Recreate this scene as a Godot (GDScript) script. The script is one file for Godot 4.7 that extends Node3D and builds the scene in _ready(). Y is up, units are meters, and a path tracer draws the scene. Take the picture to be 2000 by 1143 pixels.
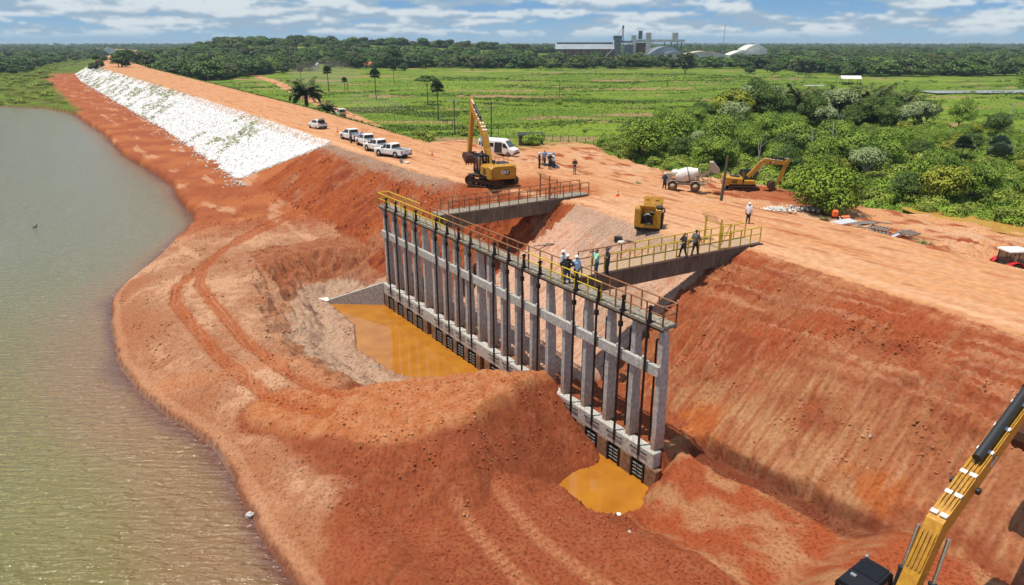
extends Node3D
# A dam under repair: red earth embankment, concrete water intake, lake, machines, meadow and forest.
# Frame of the intake: s runs along the dam away from the camera, t across it towards the valley, y up.
const SD := Vector2(-0.572, -0.820)
const ND := Vector2(0.820, -0.572)
const AX := Vector2(7.7, -32.0)
const LAKE_Y := -7.6
const POOL_Y := -9.4
const MEADOW := -5.2
var rng := RandomNumberGenerator.new()
var used := {}
var mats := {}
var nz := FastNoiseLite.new()
var nf := FastNoiseLite.new()
var nr := FastNoiseLite.new()
var tuS := 0.0
var tdS := 0.0
var shS := 0.0
var feS := 0.0

# ------------------------------------------------------------------ mesh builder
class MB:
	var v := PackedVector3Array()
	var n := PackedVector3Array()
	var c := PackedColorArray()
	var col := Color.WHITE
	func tri(a: Vector3, b: Vector3, d: Vector3) -> void:
		var m := (b - a).cross(d - a).normalized()
		v.append(a); v.append(d); v.append(b)
		n.append(m); n.append(m); n.append(m)
		c.append(col); c.append(col); c.append(col)
	func tri_n(a: Vector3, b: Vector3, d: Vector3, na: Vector3, nb: Vector3, nd: Vector3) -> void:
		if (b - a).cross(d - a).dot(na + nb + nd) < 0.0:
			v.append(a); v.append(b); v.append(d); n.append(na); n.append(nb); n.append(nd)
		else:
			v.append(a); v.append(d); v.append(b); n.append(na); n.append(nd); n.append(nb)
		c.append(col); c.append(col); c.append(col)
	func quad(a: Vector3, b: Vector3, d: Vector3, e: Vector3) -> void:
		tri(a, b, d); tri(a, d, e)
	func quad_o(a: Vector3, b: Vector3, d: Vector3, e: Vector3, inside: Vector3) -> void:
		if (b - a).cross(d - a).dot((a + d) * 0.5 - inside) < 0.0:
			quad(a, e, d, b)
		else:
			quad(a, b, d, e)
	func box(p: Vector3, s: Vector3, q := Basis.IDENTITY, bev := 0.0) -> void:
		var h := s * 0.5
		if bev <= 0.0:
			for ax in 3:
				for sg in [-1.0, 1.0]:
					var u := (ax + 1) % 3
					var w := (ax + 2) % 3
					var cs: Array[Vector3] = []
					for k in [[-1.0, -1.0], [1.0, -1.0], [1.0, 1.0], [-1.0, 1.0]]:
						var l := Vector3.ZERO
						l[ax] = sg * h[ax]; l[u] = k[0] * h[u]; l[w] = k[1] * h[w]
						cs.append(p + q * l)
					quad_o(cs[0], cs[1], cs[2], cs[3], p)
			return
		var bb := minf(bev, minf(h.x, minf(h.y, h.z)) * 0.9)
		var pts := {}
		for ax in 3:
			for sg in [-1.0, 1.0]:
				var u := (ax + 1) % 3
				var w := (ax + 2) % 3
				var cs: Array[Vector3] = []
				for k in [[-1.0, -1.0], [1.0, -1.0], [1.0, 1.0], [-1.0, 1.0]]:
					var l := Vector3.ZERO
					l[ax] = sg * h[ax]; l[u] = k[0] * (h[u] - bb); l[w] = k[1] * (h[w] - bb)
					var g := p + q * l
					cs.append(g)
					var sgn := [0, 0, 0]
					sgn[ax] = int(sg); sgn[u] = int(k[0]); sgn[w] = int(k[1])
					pts[[ax, sgn[0], sgn[1], sgn[2]]] = g
				quad_o(cs[0], cs[1], cs[2], cs[3], p)
		for ax in 3:  # edges along ax
			var u := (ax + 1) % 3
			var w := (ax + 2) % 3
			for k in [[-1, -1], [1, -1], [1, 1], [-1, 1]]:
				var e: Array[Vector3] = []
				for g in [[u, -1], [u, 1], [w, 1], [w, -1]]:
					var sgn := [0, 0, 0]
					sgn[ax] = g[1]; sgn[u] = k[0]; sgn[w] = k[1]
					e.append(pts[[g[0], sgn[0], sgn[1], sgn[2]]])
				quad_o(e[0], e[1], e[2], e[3], p)
		for x in [-1, 1]:
			for y in [-1, 1]:
				for z in [-1, 1]:
					var a: Vector3 = pts[[0, x, y, z]]
					var b: Vector3 = pts[[1, x, y, z]]
					var d: Vector3 = pts[[2, x, y, z]]
					if (b - a).cross(d - a).dot(a - p) < 0.0:
						tri(a, d, b)
					else:
						tri(a, b, d)
	func bar(a: Vector3, b: Vector3, wd: float, ht: float, bev := 0.0, up := Vector3.UP) -> void:
		var x := (b - a)
		var l := x.length()
		x = x.normalized()
		var y := up
		if absf(x.dot(up)) > 0.98:
			y = Vector3.RIGHT
		var z := x.cross(y).normalized()
		y = z.cross(x).normalized()
		box((a + b) * 0.5, Vector3(l, ht, wd), Basis(x, y, z), bev)
	func tube(pts: Array, rad: Array, sides := 8, caps := true) -> void:
		var rings: Array = []
		var norms: Array = []
		var up := Vector3.UP
		for i in pts.size():
			var dir: Vector3
			if i == 0: dir = pts[1] - pts[0]
			elif i == pts.size() - 1: dir = pts[i] - pts[i - 1]
			else: dir = (pts[i + 1] - pts[i]).normalized() + (pts[i] - pts[i - 1]).normalized()
			dir = dir.normalized()
			if i == 0:
				up = Vector3.UP if absf(dir.y) < 0.9 else Vector3.RIGHT
			var x := dir.cross(up).normalized()
			if x.length() < 0.1:
				x = dir.cross(Vector3.BACK).normalized()
			up = x.cross(dir).normalized()
			var r: float = rad[i] if i < rad.size() else rad[-1]
			var ring := PackedVector3Array()
			var nn := PackedVector3Array()
			for k in sides:
				var a := TAU * k / sides
				var o := x * cos(a) + up * sin(a)
				ring.append(pts[i] + o * r); nn.append(o)
			rings.append(ring); norms.append(nn)
		for i in pts.size() - 1:
			for k in sides:
				var j := (k + 1) % sides
				tri_n(rings[i][k], rings[i][j], rings[i + 1][j], norms[i][k], norms[i][j], norms[i + 1][j])
				tri_n(rings[i][k], rings[i + 1][j], rings[i + 1][k], norms[i][k], norms[i + 1][j], norms[i + 1][k])
		if caps:
			for e in [0, pts.size() - 1]:
				var o: Vector3 = (pts[0] - pts[1]).normalized() if e == 0 else (pts[e] - pts[e - 1]).normalized()
				for k in range(1, sides - 1):
					tri_n(rings[e][0], rings[e][k], rings[e][k + 1], o, o, o)
	func cyl(a: Vector3, b: Vector3, r: float, sides := 10) -> void:
		tube([a, b], [r, r], sides)
	func prism(poly: PackedVector2Array, z0: float, z1: float, q := Transform3D.IDENTITY) -> void:
		# polygon in x,y extruded along z
		var idx := Geometry2D.triangulate_polygon(poly)
		var mid := Vector2.ZERO
		for p in poly: mid += p
		mid /= poly.size()
		for e in [[z0, -1.0], [z1, 1.0]]:
			var o: Vector3 = q.basis * Vector3(0, 0, e[1] * signf(z1 - z0))
			o = o.normalized()
			for k in range(0, idx.size(), 3):
				tri_n(q * Vector3(poly[idx[k]].x, poly[idx[k]].y, e[0]), q * Vector3(poly[idx[k + 1]].x, poly[idx[k + 1]].y, e[0]), q * Vector3(poly[idx[k + 2]].x, poly[idx[k + 2]].y, e[0]), o, o, o)
		var ccw := not Geometry2D.is_polygon_clockwise(poly)
		for k in poly.size():
			var a := poly[k]
			var b := poly[(k + 1) % poly.size()]
			var d := (b - a).normalized()
			var o2 := Vector2(d.y, -d.x) if not ccw else Vector2(-d.y, d.x)
			# is_polygon_clockwise works with y down; test by stepping outwards
			if Geometry2D.is_point_in_polygon((a + b) * 0.5 + o2 * 0.002, poly):
				o2 = -o2
			var o := (q.basis * Vector3(o2.x, o2.y, 0)).normalized()
			var p0 := q * Vector3(a.x, a.y, z0)
			var p1 := q * Vector3(b.x, b.y, z0)
			var p2 := q * Vector3(b.x, b.y, z1)
			var p3 := q * Vector3(a.x, a.y, z1)
			tri_n(p0, p1, p2, o, o, o); tri_n(p0, p2, p3, o, o, o)
	func loft(rings: Array, closed := true, caps := true) -> void:
		# rings of equal length; flat facets turned away from the ring centres
		var cen: Array[Vector3] = []
		for r in rings:
			var m := Vector3.ZERO
			for p in r: m += p
			cen.append(m / r.size())
		for i in rings.size() - 1:
			var k2: int = rings[i].size() if closed else rings[i].size() - 1
			for k in k2:
				var j: int = (k + 1) % rings[i].size()
				quad_o(rings[i][k], rings[i][j], rings[i + 1][j], rings[i + 1][k], (cen[i] + cen[i + 1]) * 0.5)
		if caps:
			for e in [0, rings.size() - 1]:
				var o: Vector3 = (cen[0] - cen[1]) if e == 0 else (cen[e] - cen[e - 1])
				o = o.normalized()
				for k in rings[e].size():
					var j: int = (k + 1) % rings[e].size()
					tri_n(cen[e], rings[e][k], rings[e][j], o, o, o)
	func ball(p: Vector3, r: Vector3, seg := 8, q := Basis.IDENTITY, from := 0.0) -> void:
		# from: lowest latitude in parts of a half turn (0 = whole ball, 0.5 = upper half)
		var rows := maxi(3, seg / 2)
		var rings: Array = []
		for i in rows + 1:
			var la := -PI / 2 + PI * (from + (1.0 - from) * i / rows)
			var ring := PackedVector3Array()
			for k in seg:
				var lo := TAU * k / seg
				ring.append(Vector3(cos(la) * cos(lo), sin(la), cos(la) * sin(lo)))
			rings.append(ring)
		for i in rows:
			for k in seg:
				var j := (k + 1) % seg
				var a: Vector3 = rings[i][k]
				var b: Vector3 = rings[i][j]
				var d: Vector3 = rings[i + 1][j]
				var e: Vector3 = rings[i + 1][k]
				var na := (q * (a / r)).normalized(); var nb := (q * (b / r)).normalized()
				var nd := (q * (d / r)).normalized(); var ne := (q * (e / r)).normalized()
				if i > 0 or from > 0.0: tri_n(p + q * (a * r), p + q * (b * r), p + q * (d * r), na, nb, nd)
				if i < rows - 1: tri_n(p + q * (a * r), p + q * (d * r), p + q * (e * r), na, nd, ne)
	func mesh() -> ArrayMesh:
		var a := []
		a.resize(Mesh.ARRAY_MAX)
		a[Mesh.ARRAY_VERTEX] = v; a[Mesh.ARRAY_NORMAL] = n; a[Mesh.ARRAY_COLOR] = c
		var m := ArrayMesh.new()
		m.add_surface_from_arrays(Mesh.PRIMITIVE_TRIANGLES, a)
		return m

# ------------------------------------------------------------------ naming and metas
func numbered(called: String) -> String:
	if not used.has(called):
		used[called] = 0
		return called
	used[called] += 1
	return "%s_%03d" % [called, used[called]]
func tag(o: Node3D, label: String, category: String, group := "") -> Node3D:
	o.set_meta("label", label); o.set_meta("category", category)
	if group != "": o.set_meta("group", group)
	return o
func thing(called: String, label: String, category: String, at := Vector3.ZERO, dir := Vector2(1, 0), group := "") -> Node3D:
	var o := Node3D.new()
	o.name = numbered(called)
	add_child(o)
	o.transform = Transform3D(facing(dir), at)
	return tag(o, label, category, group)
func facing(dir: Vector2) -> Basis:   # local x looks along dir (x, z) and local z is to its right
	var d := dir.normalized()
	return Basis(Vector3(d.x, 0, d.y), Vector3.UP, Vector3(-d.y, 0, d.x))
func obj(called: String, b: MB, m: Material, parent: Node3D = self) -> MeshInstance3D:
	return put_mesh(called, b.mesh(), m, parent)
func put_mesh(called: String, mesh: Mesh, m: Material, parent: Node3D = self) -> MeshInstance3D:
	var o := MeshInstance3D.new()
	o.name = numbered(called) if parent == self else called
	o.mesh = mesh
	o.material_override = m
	parent.add_child(o, true)
	return o
func struct(called: String, mesh: Mesh, m: Material) -> MeshInstance3D:
	var o := put_mesh(called, mesh, m)
	o.set_meta("kind", "structure")
	return o
func dup(root: Node3D, label: String, at: Vector3, dir: Vector2, group := "") -> Node3D:
	var r: Node3D = root.duplicate()
	var base := String(root.name)
	if base.length() > 4 and base[-4] == "_" and base.right(3).is_valid_int(): base = base.left(-4)
	r.name = numbered(base)
	add_child(r)
	r.transform = Transform3D(facing(dir), at)
	r.set_meta("label", label)
	if group != "": r.set_meta("group", group)
	return r
func scatter(called: String, mesh: Mesh, m: Material, xf: Array, label: String, category: String, parent: Node3D = self, cols := []) -> void:
	if xf.is_empty(): return
	var mm := MultiMesh.new()
	mm.transform_format = MultiMesh.TRANSFORM_3D
	mm.use_colors = not cols.is_empty()
	mm.mesh = mesh
	mm.instance_count = xf.size()
	for i in xf.size():
		mm.set_instance_transform(i, xf[i])
		if not cols.is_empty(): mm.set_instance_color(i, cols[i])
	var o := MultiMeshInstance3D.new()
	o.name = numbered(called) if parent == self else called
	o.multimesh = mm
	o.material_override = m
	parent.add_child(o, true)
	o.set_meta("kind", "stuff")
	if parent == self: tag(o, label, category)

# ------------------------------------------------------------------ materials
func M(key: String, r := 0.5, g := 0.5, b := 0.5, rough := 0.8, metal := 0.0) -> StandardMaterial3D:
	if mats.has(key): return mats[key]
	var m := StandardMaterial3D.new()
	m.resource_name = key
	m.albedo_color = Color(r, g, b).linear_to_srgb()
	m.roughness = rough
	m.metallic = metal
	mats[key] = m
	return m
func noise_tex(seed_: int, freq: float, lo: Color, hi: Color, oct := 5, size := 512, cellular := false) -> NoiseTexture2D:
	var f := FastNoiseLite.new()
	f.seed = seed_
	f.noise_type = FastNoiseLite.TYPE_CELLULAR if cellular else FastNoiseLite.TYPE_SIMPLEX_SMOOTH
	f.frequency = freq
	f.fractal_octaves = oct
	var t := NoiseTexture2D.new()
	t.width = size; t.height = size
	t.seamless = true
	t.noise = f
	var g := Gradient.new()
	g.set_color(0, lo); g.set_color(1, hi)
	t.color_ramp = g
	return t
func bump_tex(seed_: int, freq: float, strength: float, oct := 5, size := 512) -> NoiseTexture2D:
	var f := FastNoiseLite.new()
	f.seed = seed_
	f.frequency = freq
	f.fractal_octaves = oct
	var t := NoiseTexture2D.new()
	t.width = size; t.height = size
	t.seamless = true
	t.noise = f
	t.as_normal_map = true
	t.bump_strength = strength
	return t
func tri_map(m: StandardMaterial3D, tex: Texture2D, bump: Texture2D, scale: Vector3, amount := 1.0) -> StandardMaterial3D:
	m.uv1_triplanar = true
	m.uv1_world_triplanar = true
	m.uv1_scale = scale
	if tex: m.albedo_texture = tex
	if bump:
		m.normal_enabled = true
		m.normal_texture = bump
		m.normal_scale = amount
	return m
func make_materials() -> void:
	var grain := noise_tex(11, 0.035, Color(0.66, 0.62, 0.6), Color(1.0, 1.0, 1.0), 6, 1024)
	grain.color_ramp.add_point(0.3, Color(0.82, 0.79, 0.78))
	grain.color_ramp.add_point(0.45, Color(0.93, 0.92, 0.91))
	var dust := noise_tex(13, 0.012, Color(0.84, 0.81, 0.79), Color(1.0, 1.0, 1.0), 6, 1024)
	var lumps := bump_tex(12, 0.045, 6.0, 6, 1024)
	for k in ["earth", "road", "grass"]:
		var m := M(k, 1, 1, 1, 0.95)
		m.vertex_color_use_as_albedo = true
		tri_map(m, dust if k == "road" else grain, lumps, Vector3.ONE * 0.11, {"earth": 0.6, "road": 0.12, "grass": 0.5}[k])
		m.metallic_specular = 0.2
	var stain := noise_tex(21, 0.012, Color(0.55, 0.54, 0.53), Color(1, 1, 1), 6, 512)
	var pits := bump_tex(22, 0.05, 3.0, 4, 512)
	tri_map(M("concrete", 0.62, 0.60, 0.57, 0.9), noise_tex(23, 0.016, Color(0.66, 0.65, 0.63), Color(1, 1, 1), 7, 1024), pits, Vector3(0.3, 0.14, 0.3), 0.5)
	M("concrete").vertex_color_use_as_albedo = true
	tri_map(M("deck", 0.42, 0.36, 0.28, 0.9), stain, pits, Vector3(0.5, 0.5, 0.5), 0.5)
	tri_map(M("girder", 0.26, 0.19, 0.13, 0.9), stain, pits, Vector3(0.4, 0.1, 0.4), 0.5)
	tri_map(M("stained", 0.36, 0.19, 0.1, 0.9), stain, pits, Vector3(0.6, 0.3, 0.6), 0.6)
	tri_map(M("black_iron", 0.022, 0.018, 0.016, 0.55), noise_tex(31, 0.05, Color(0.6, 0.45, 0.4), Color(1, 1, 1)), null, Vector3(2, 1, 2))
	var wear := noise_tex(41, 0.02, Color(0.7, 0.6, 0.5), Color(1, 1, 1), 6, 512)
	tri_map(M("rail_yellow", 0.86, 0.7, 0.05, 0.5), wear, null, Vector3.ONE * 0.8)
	tri_map(M("rail_rust", 0.42, 0.2, 0.1, 0.7), wear, null, Vector3.ONE * 0.8)
	tri_map(M("machine_yellow", 0.68, 0.37, 0.028, 0.42), wear, null, Vector3.ONE * 0.5)
	tri_map(M("machine_dusty", 0.6, 0.34, 0.06, 0.6), wear, null, Vector3.ONE * 0.5)
	tri_map(M("track_steel", 0.13, 0.06, 0.035, 0.8, 0.2), wear, pits, Vector3.ONE * 1.2)
	tri_map(M("white_paint", 0.86, 0.86, 0.85, 0.3), noise_tex(42, 0.01, Color(0.92, 0.9, 0.88), Color(1, 1, 1), 4, 256), null, Vector3.ONE * 0.4)
	tri_map(M("mixer_white", 0.78, 0.76, 0.72, 0.6), noise_tex(43, 0.01, Color(0.86, 0.82, 0.78), Color(1, 1, 1), 4, 256), null, Vector3.ONE * 0.7)
	tri_map(M("dirty_white", 0.5, 0.44, 0.37, 0.8), wear, pits, Vector3.ONE * 0.9)
	M("black_plastic", 0.02, 0.02, 0.022, 0.5)
	M("cab_black", 0.010, 0.012, 0.018, 0.6).metallic_specular = 0.25
	M("tyre", 0.025, 0.022, 0.02, 0.9)
	tri_map(M("tyre_dusty", 0.12, 0.06, 0.04, 0.95), wear, null, Vector3.ONE)
	M("rim", 0.35, 0.35, 0.36, 0.35, 0.7)
	M("glass_dark", 0.012, 0.015, 0.018, 0.06)
	M("glass_blue", 0.05, 0.07, 0.09, 0.08)
	M("lamp_red", 0.5, 0.02, 0.015, 0.3)
	M("lamp_clear", 0.8, 0.8, 0.78, 0.2)
	M("chrome", 0.75, 0.76, 0.78, 0.18, 1.0)
	M("grey_metal", 0.3, 0.31, 0.32, 0.5, 0.4)
	M("logo_dark", 0.05, 0.008, 0.01, 0.5)
	M("logo_white", 0.85, 0.85, 0.85, 0.5)
	M("bed_liner", 0.06, 0.06, 0.062, 0.8)
	M("plate_grey", 0.5, 0.5, 0.52, 0.5)
	M("orange_plastic", 0.85, 0.14, 0.025, 0.5)
	M("tractor_red", 0.5, 0.02, 0.025, 0.35)
	tri_map(M("wood", 0.3, 0.26, 0.22, 0.85), noise_tex(51, 0.02, Color(0.55, 0.52, 0.5), Color(1, 1, 1)), null, Vector3(0.6, 3, 0.6))
	tri_map(M("pole_wood", 0.26, 0.2, 0.14, 0.9), noise_tex(52, 0.03, Color(0.5, 0.48, 0.45), Color(1, 1, 1)), null, Vector3(3, 0.3, 3))
	tri_map(M("bark", 0.14, 0.115, 0.09, 0.95), noise_tex(53, 0.04, Color(0.5, 0.48, 0.45), Color(1, 1, 1)), pits, Vector3(2, 0.6, 2), 0.6)
	M("bark_pale", 0.4, 0.37, 0.32, 0.9)
	for k in ["leaf", "frond", "tuft"]:
		var m := M(k, 1, 1, 1, 0.62)
		m.vertex_color_use_as_albedo = true
		m.cull_mode = BaseMaterial3D.CULL_DISABLED
		m.backlight_enabled = true
		m.backlight = Color(0.1, 0.14, 0.03)
		m.metallic_specular = 0.3
	var st := M("stone_white", 1, 1, 1, 0.9)
	st.vertex_color_use_as_albedo = true
	var cl := M("clod", 1, 1, 1, 0.95)
	cl.vertex_color_use_as_albedo = true
	cl.metallic_specular = 0.1
	tri_map(M("brick_wall", 0.3, 0.15, 0.1, 0.9), stain, pits, Vector3.ONE * 0.2)
	tri_map(M("hall_brown", 0.34, 0.2, 0.15, 0.85), stain, null, Vector3.ONE * 0.03)
	tri_map(M("hall_rib", 0.17, 0.09, 0.065, 0.85), stain, null, Vector3.ONE * 0.03)
	tri_map(M("roof_metal", 0.30, 0.34, 0.39, 0.6, 0.0), noise_tex(44, 0.01, Color(0.86, 0.85, 0.84), Color(1, 1, 1), 4, 256), null, Vector3.ONE * 0.03)
	tri_map(M("roof_blue", 0.16, 0.2, 0.27, 0.5, 0.2), stain, null, Vector3.ONE * 0.03)
	tri_map(M("silo_blue", 0.19, 0.23, 0.28, 0.6, 0.0), stain, null, Vector3.ONE * 0.05)
	tri_map(M("mill_grey", 0.55, 0.54, 0.52, 0.8), mats["roof_metal"].albedo_texture, null, Vector3.ONE * 0.04)
	tri_map(M("mill_beige", 0.62, 0.52, 0.42, 0.8), mats["roof_metal"].albedo_texture, null, Vector3.ONE * 0.04)
	tri_map(M("mill_white", 0.8, 0.77, 0.72, 0.7), mats["roof_metal"].albedo_texture, null, Vector3.ONE * 0.04)
	M("roof_tile", 0.45, 0.13, 0.06, 0.8)
	M("opening_dark", 0.03, 0.028, 0.026, 0.9)

# ------------------------------------------------------------------ small maths
func w3(s: float, t: float, y := 0.0) -> Vector3:
	return Vector3(AX.x + SD.x * s + ND.x * t, y, AX.y + SD.y * s + ND.y * t)
func st_of(x: float, z: float) -> Vector2:
	var r := Vector2(x, z) - AX
	return Vector2(r.dot(SD), r.dot(ND))
func pl(a: PackedVector2Array, x: float) -> float:
	if x <= a[0].x: return a[0].y
	for i in a.size() - 1:
		if x < a[i + 1].x:
			return lerpf(a[i].y, a[i + 1].y, (x - a[i].x) / (a[i + 1].x - a[i].x))
	return a[-1].y
func poly(a: Array) -> PackedVector2Array:
	var p := PackedVector2Array()
	for k in range(0, a.size(), 2): p.append(Vector2(a[k], a[k + 1]))
	return p
func ss(a: float, b: float, x: float) -> float:
	return smoothstep(a, b, x)
func dist_line(p: Vector2, a: PackedVector2Array) -> float:
	var d := 1e9
	for i in a.size() - 1:
		d = minf(d, p.distance_squared_to(Geometry2D.get_closest_point_to_segment(p, a[i], a[i + 1])))
	return sqrt(d)

func setup_view() -> void:
	var cam := Camera3D.new()
	cam.position = Vector3(0, 13.8, 0)
	cam.rotation_degrees = Vector3(-20.088, 0, 0)
	cam.fov = 46.41
	cam.near = 0.2
	cam.far = 20000.0
	add_child(cam)
	var we := WorldEnvironment.new()
	var e := Environment.new()
	e.background_mode = Environment.BG_SKY
	e.sky = Sky.new()
	e.sky.sky_material = make_sky()
	e.background_energy_multiplier = 1.0
	e.tonemap_mode = Environment.TONE_MAPPER_LINEAR
	e.tonemap_exposure = 1.36
	e.fog_enabled = true
	e.fog_density = 0.00011
	e.fog_light_color = Color(0.78, 0.87, 0.95)
	e.sdfgi_enabled = true
	e.ssao_enabled = true
	e.ssil_enabled = true
	we.environment = e
	add_child(we)
	e.volumetric_fog_enabled = true
	e.volumetric_fog_density = 0.0
	var sun := DirectionalLight3D.new()
	sun.light_energy = 1.15
	sun.light_color = Color(1.0, 0.96, 0.88)
	sun.light_angular_distance = 0.5
	sun.shadow_enabled = true
	add_child(sun)
	sun.look_at_from_position(Vector3(-0.26, 1.0, 0.05) * 100.0, Vector3.ZERO, Vector3.FORWARD)
func make_sky() -> Material:
	var m := PanoramaSkyMaterial.new()
	# sky of fair-weather cumulus over the plain: fine rows near the horizon, coarse ones above
	var W := 3072
	var H := W / 2
	var img := Image.create(W, H, false, Image.FORMAT_RGBF)
	var hi := 384
	var big := Image.create(hi, hi / 2, false, Image.FORMAT_RGBF)
	for y in hi / 2:
		var el := (0.5 - (y + 0.5) / (hi / 2)) * PI
		for x in hi:
			big.set_pixel(x, y, sky_color((x + 0.5) / hi * TAU, el))
	big.resize(W, H, Image.INTERPOLATE_BILINEAR)
	img.blit_rect(big, Rect2i(0, 0, W, H), Vector2i.ZERO)
	var y0 := int(H * (0.5 - 9.0 / 180.0))
	var y1 := int(H * 0.5) + 2
	var fine := Image.create(W, y1 - y0, false, Image.FORMAT_RGBF)
	for y in y1 - y0:
		var el := (0.5 - (y0 + y + 0.5) / H) * PI
		for x in W:
			fine.set_pixel(x, y, sky_color((x + 0.5) / W * TAU, el))
	img.blit_rect(fine, Rect2i(0, 0, W, y1 - y0), Vector2i(0, y0))
	m.panorama = ImageTexture.create_from_image(img)
	return m
var nsk := FastNoiseLite.new()
func sky_color(az: float, el: float) -> Color:
	if el < 0.0:
		return Color(0.20, 0.21, 0.20)
	var base := Color(0.235, 0.37, 0.49).lerp(Color(0.15, 0.29, 0.48), ss(0.0, 0.06, el)).lerp(Color(0.09, 0.22, 0.48), ss(0.06, 0.9, el))
	# heaps of cloud: wide for their height near the horizon, lit from above, grey and flat below
	var k := 50.0 / (1.0 + el * 6.0)
	var q := Vector3(cos(az), 0, sin(az)) * 11.0 * k
	var h := el * 40.0 * k
	var n0 := nsk.get_noise_3d(q.x, h, q.z)
	var n1 := nsk.get_noise_3d(q.x, h + 13.0, q.z)
	var big := nsk.get_noise_3d(q.x * 0.28 + 70.0, h * 0.3, q.z * 0.28)
	var amt := n0 + big * 0.8 + 0.16 - 0.45 * absf(nsk.get_noise_3d(q.x * 2.6, h * 2.6 + 9.0, q.z * 2.6))
	var cover := ss(-0.14, 0.07, amt) * ss(0.002, 0.018, el)
	var light := ss(-0.10, 0.18, n0 - n1 * 0.8 + big * 0.15 - 0.3 * absf(nsk.get_noise_3d(q.x * 2.6, h * 2.6 + 9.0, q.z * 2.6)) + 0.03)
	var cl := Color(0.25, 0.34, 0.43).lerp(Color(0.53, 0.575, 0.60), light)
	return base.lerp(cl, cover * 0.92)

# ------------------------------------------------------------------ terrain
var TU := poly([-60, 19, -10, 15.2, 6, 16.8, 14, 15.0, 25, 16.4, 30, 14.2, 36, 13.0, 48, 11.6, 67, 11.9, 78, 12.0, 114, 13.2, 173, 14.8, 258, 15.6, 441, 17.4, 559, 22.5, 760, 44, 961, 75, 1212, 115, 1600, 190])
var TD := poly([-60, 29, -6, 26.8, 6, 28.2, 19, 27.2, 34, 26.5, 49, 24.9, 60, 24.1, 71, 24.2, 90, 25.5, 136, 28.9, 221, 32.8, 425, 41, 669, 56, 961, 86, 1212, 124, 1600, 199])
var SH := poly([-70, -15, -10, -18, 2, -19.2, 6, -19.6, 11.6, -19.4, 16, -19.8, 21.5, -21.5, 29, -22.7, 38, -22.3, 44.4, -21.5, 48.3, -20.1, 53.8, -17.1, 60.8, -13.6, 67, -10.6, 73, -8.9, 86, -8.6, 98, -7.4, 111, -7.9, 136.6, -9.6, 179, -9.1, 245, -11.5, 271, -17.4, 291, -30.6, 330, -75, 400, -180, 520, -380, 900, -1100, 1600, -2600])
var FE := poly([-60, 64, 4, 62, 17, 54.5, 31, 56, 49, 53.5, 66, 57.5, 77, 64])
var POOL := poly([38, -4.2, 34.6, 0.3, 0.3, 0.3, -1.2, -1.9, -1.0, -4.4, 2.6, -4.2, 12, -5, 18.7, -4.8, 21.5, -5.7, 26.3, -6.2, 31.2, -4.4])
var MOUND := poly([15, -15.5, 11.6, -13.2, 9.2, -11, 8.4, -8.5, 8.7, -5, 9.5, -1.8, 9.9, 0.4])
var MOUND_Y := [-6.15, -5.6, -4.95, -4.7, -4.95, -5.85, -6.4]
var MOUND_W := [1.6, 2.2, 3.0, 2.5, 1.5, 0.5, 0.05]
var RUT_A := poly([72, 10, 68, 6.5, 64.3, 3.2, 59, -3, 53.7, -7.8, 46.1, -13.0, 41.2, -16.4, 37, -17.4, 33, -17.3, 23.6, -16.9, 16.7, -15.8, 11, -14.0])
var RUT_B := poly([69, 9.5, 65, 5.2, 61, 0.8, 56.3, -3.7, 50.5, -10.1, 44.6, -13.6, 40, -14.9, 34, -14.9, 25.2, -14.8, 18.7, -13.9, 12, -12.2])
var RUT_C := poly([23, -20.5, 21.5, -18, 21, -15, 20, -12.5, 16, -12])
var RUT_D := poly([3.3, -8.5, 1, -8.9, -2, -9.2, -7, -8.6])
var RUT_E := poly([2.8, -11, 0, -11.3, -3, -11.4, -8, -10.9])
var SIDE := poly([60, 23, 76, 30, 91, 36, 119.5, 40, 163, 49.5, 235, 62.8, 340, 84, 495, 109, 625, 90, 800, 100])

func row(s: float) -> void:
	tuS = pl(TU, s)
	tdS = pl(TD, s)
	shS = pl(SH, s)
	feS = pl(FE, s)
func pool_dist(s: float, t: float) -> float:   # outside distance, negative inside
	var p := Vector2(s, t)
	var d := dist_line(p, POOL)
	d = minf(d, sqrt(p.distance_squared_to(Geometry2D.get_closest_point_to_segment(p, POOL[-1], POOL[0]))))
	return -d if Geometry2D.is_point_in_polygon(p, POOL) else d
func clump(s: float, t: float) -> float:   # broken soil: humps with sharp creases between them, in patches
	var m := ss(-0.35, 0.35, nf.get_noise_2d(s * 0.22 + 44.0, t * 0.22))
	return m * (0.6 - 1.7 * absf(nr.get_noise_2d(s * 2.1, t * 2.1)) + 0.5 * nr.get_noise_2d(s * 6.0, t * 6.0))
func mound(s: float, t: float) -> float:
	if s < -6.0 or s > 26.0 or t > 1.5 or t < -24.0: return -99.0
	var best := -99.0
	var p := Vector2(s, t)
	for i in MOUND.size() - 1:
		var a := MOUND[i]
		var ab := MOUND[i + 1] - a
		var k := clampf((p - a).dot(ab) / ab.length_squared(), 0, 1)
		var d := p.distance_to(a + ab * k)
		var y: float = lerpf(MOUND_Y[i], MOUND_Y[i + 1], k)
		var wd: float = lerpf(MOUND_W[i], MOUND_W[i + 1], k)
		best = maxf(best, y - maxf(0.0, d - wd) * lerpf(lerpf(lerpf(0.9, 0.5, ss(-17.5, -14.0, t)), 1.05, ss(-10.5, -7.0, t)), 0.84, ss(-3.0, -0.8, t)) - 0.05 * minf(d, wd))
	return best
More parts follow.
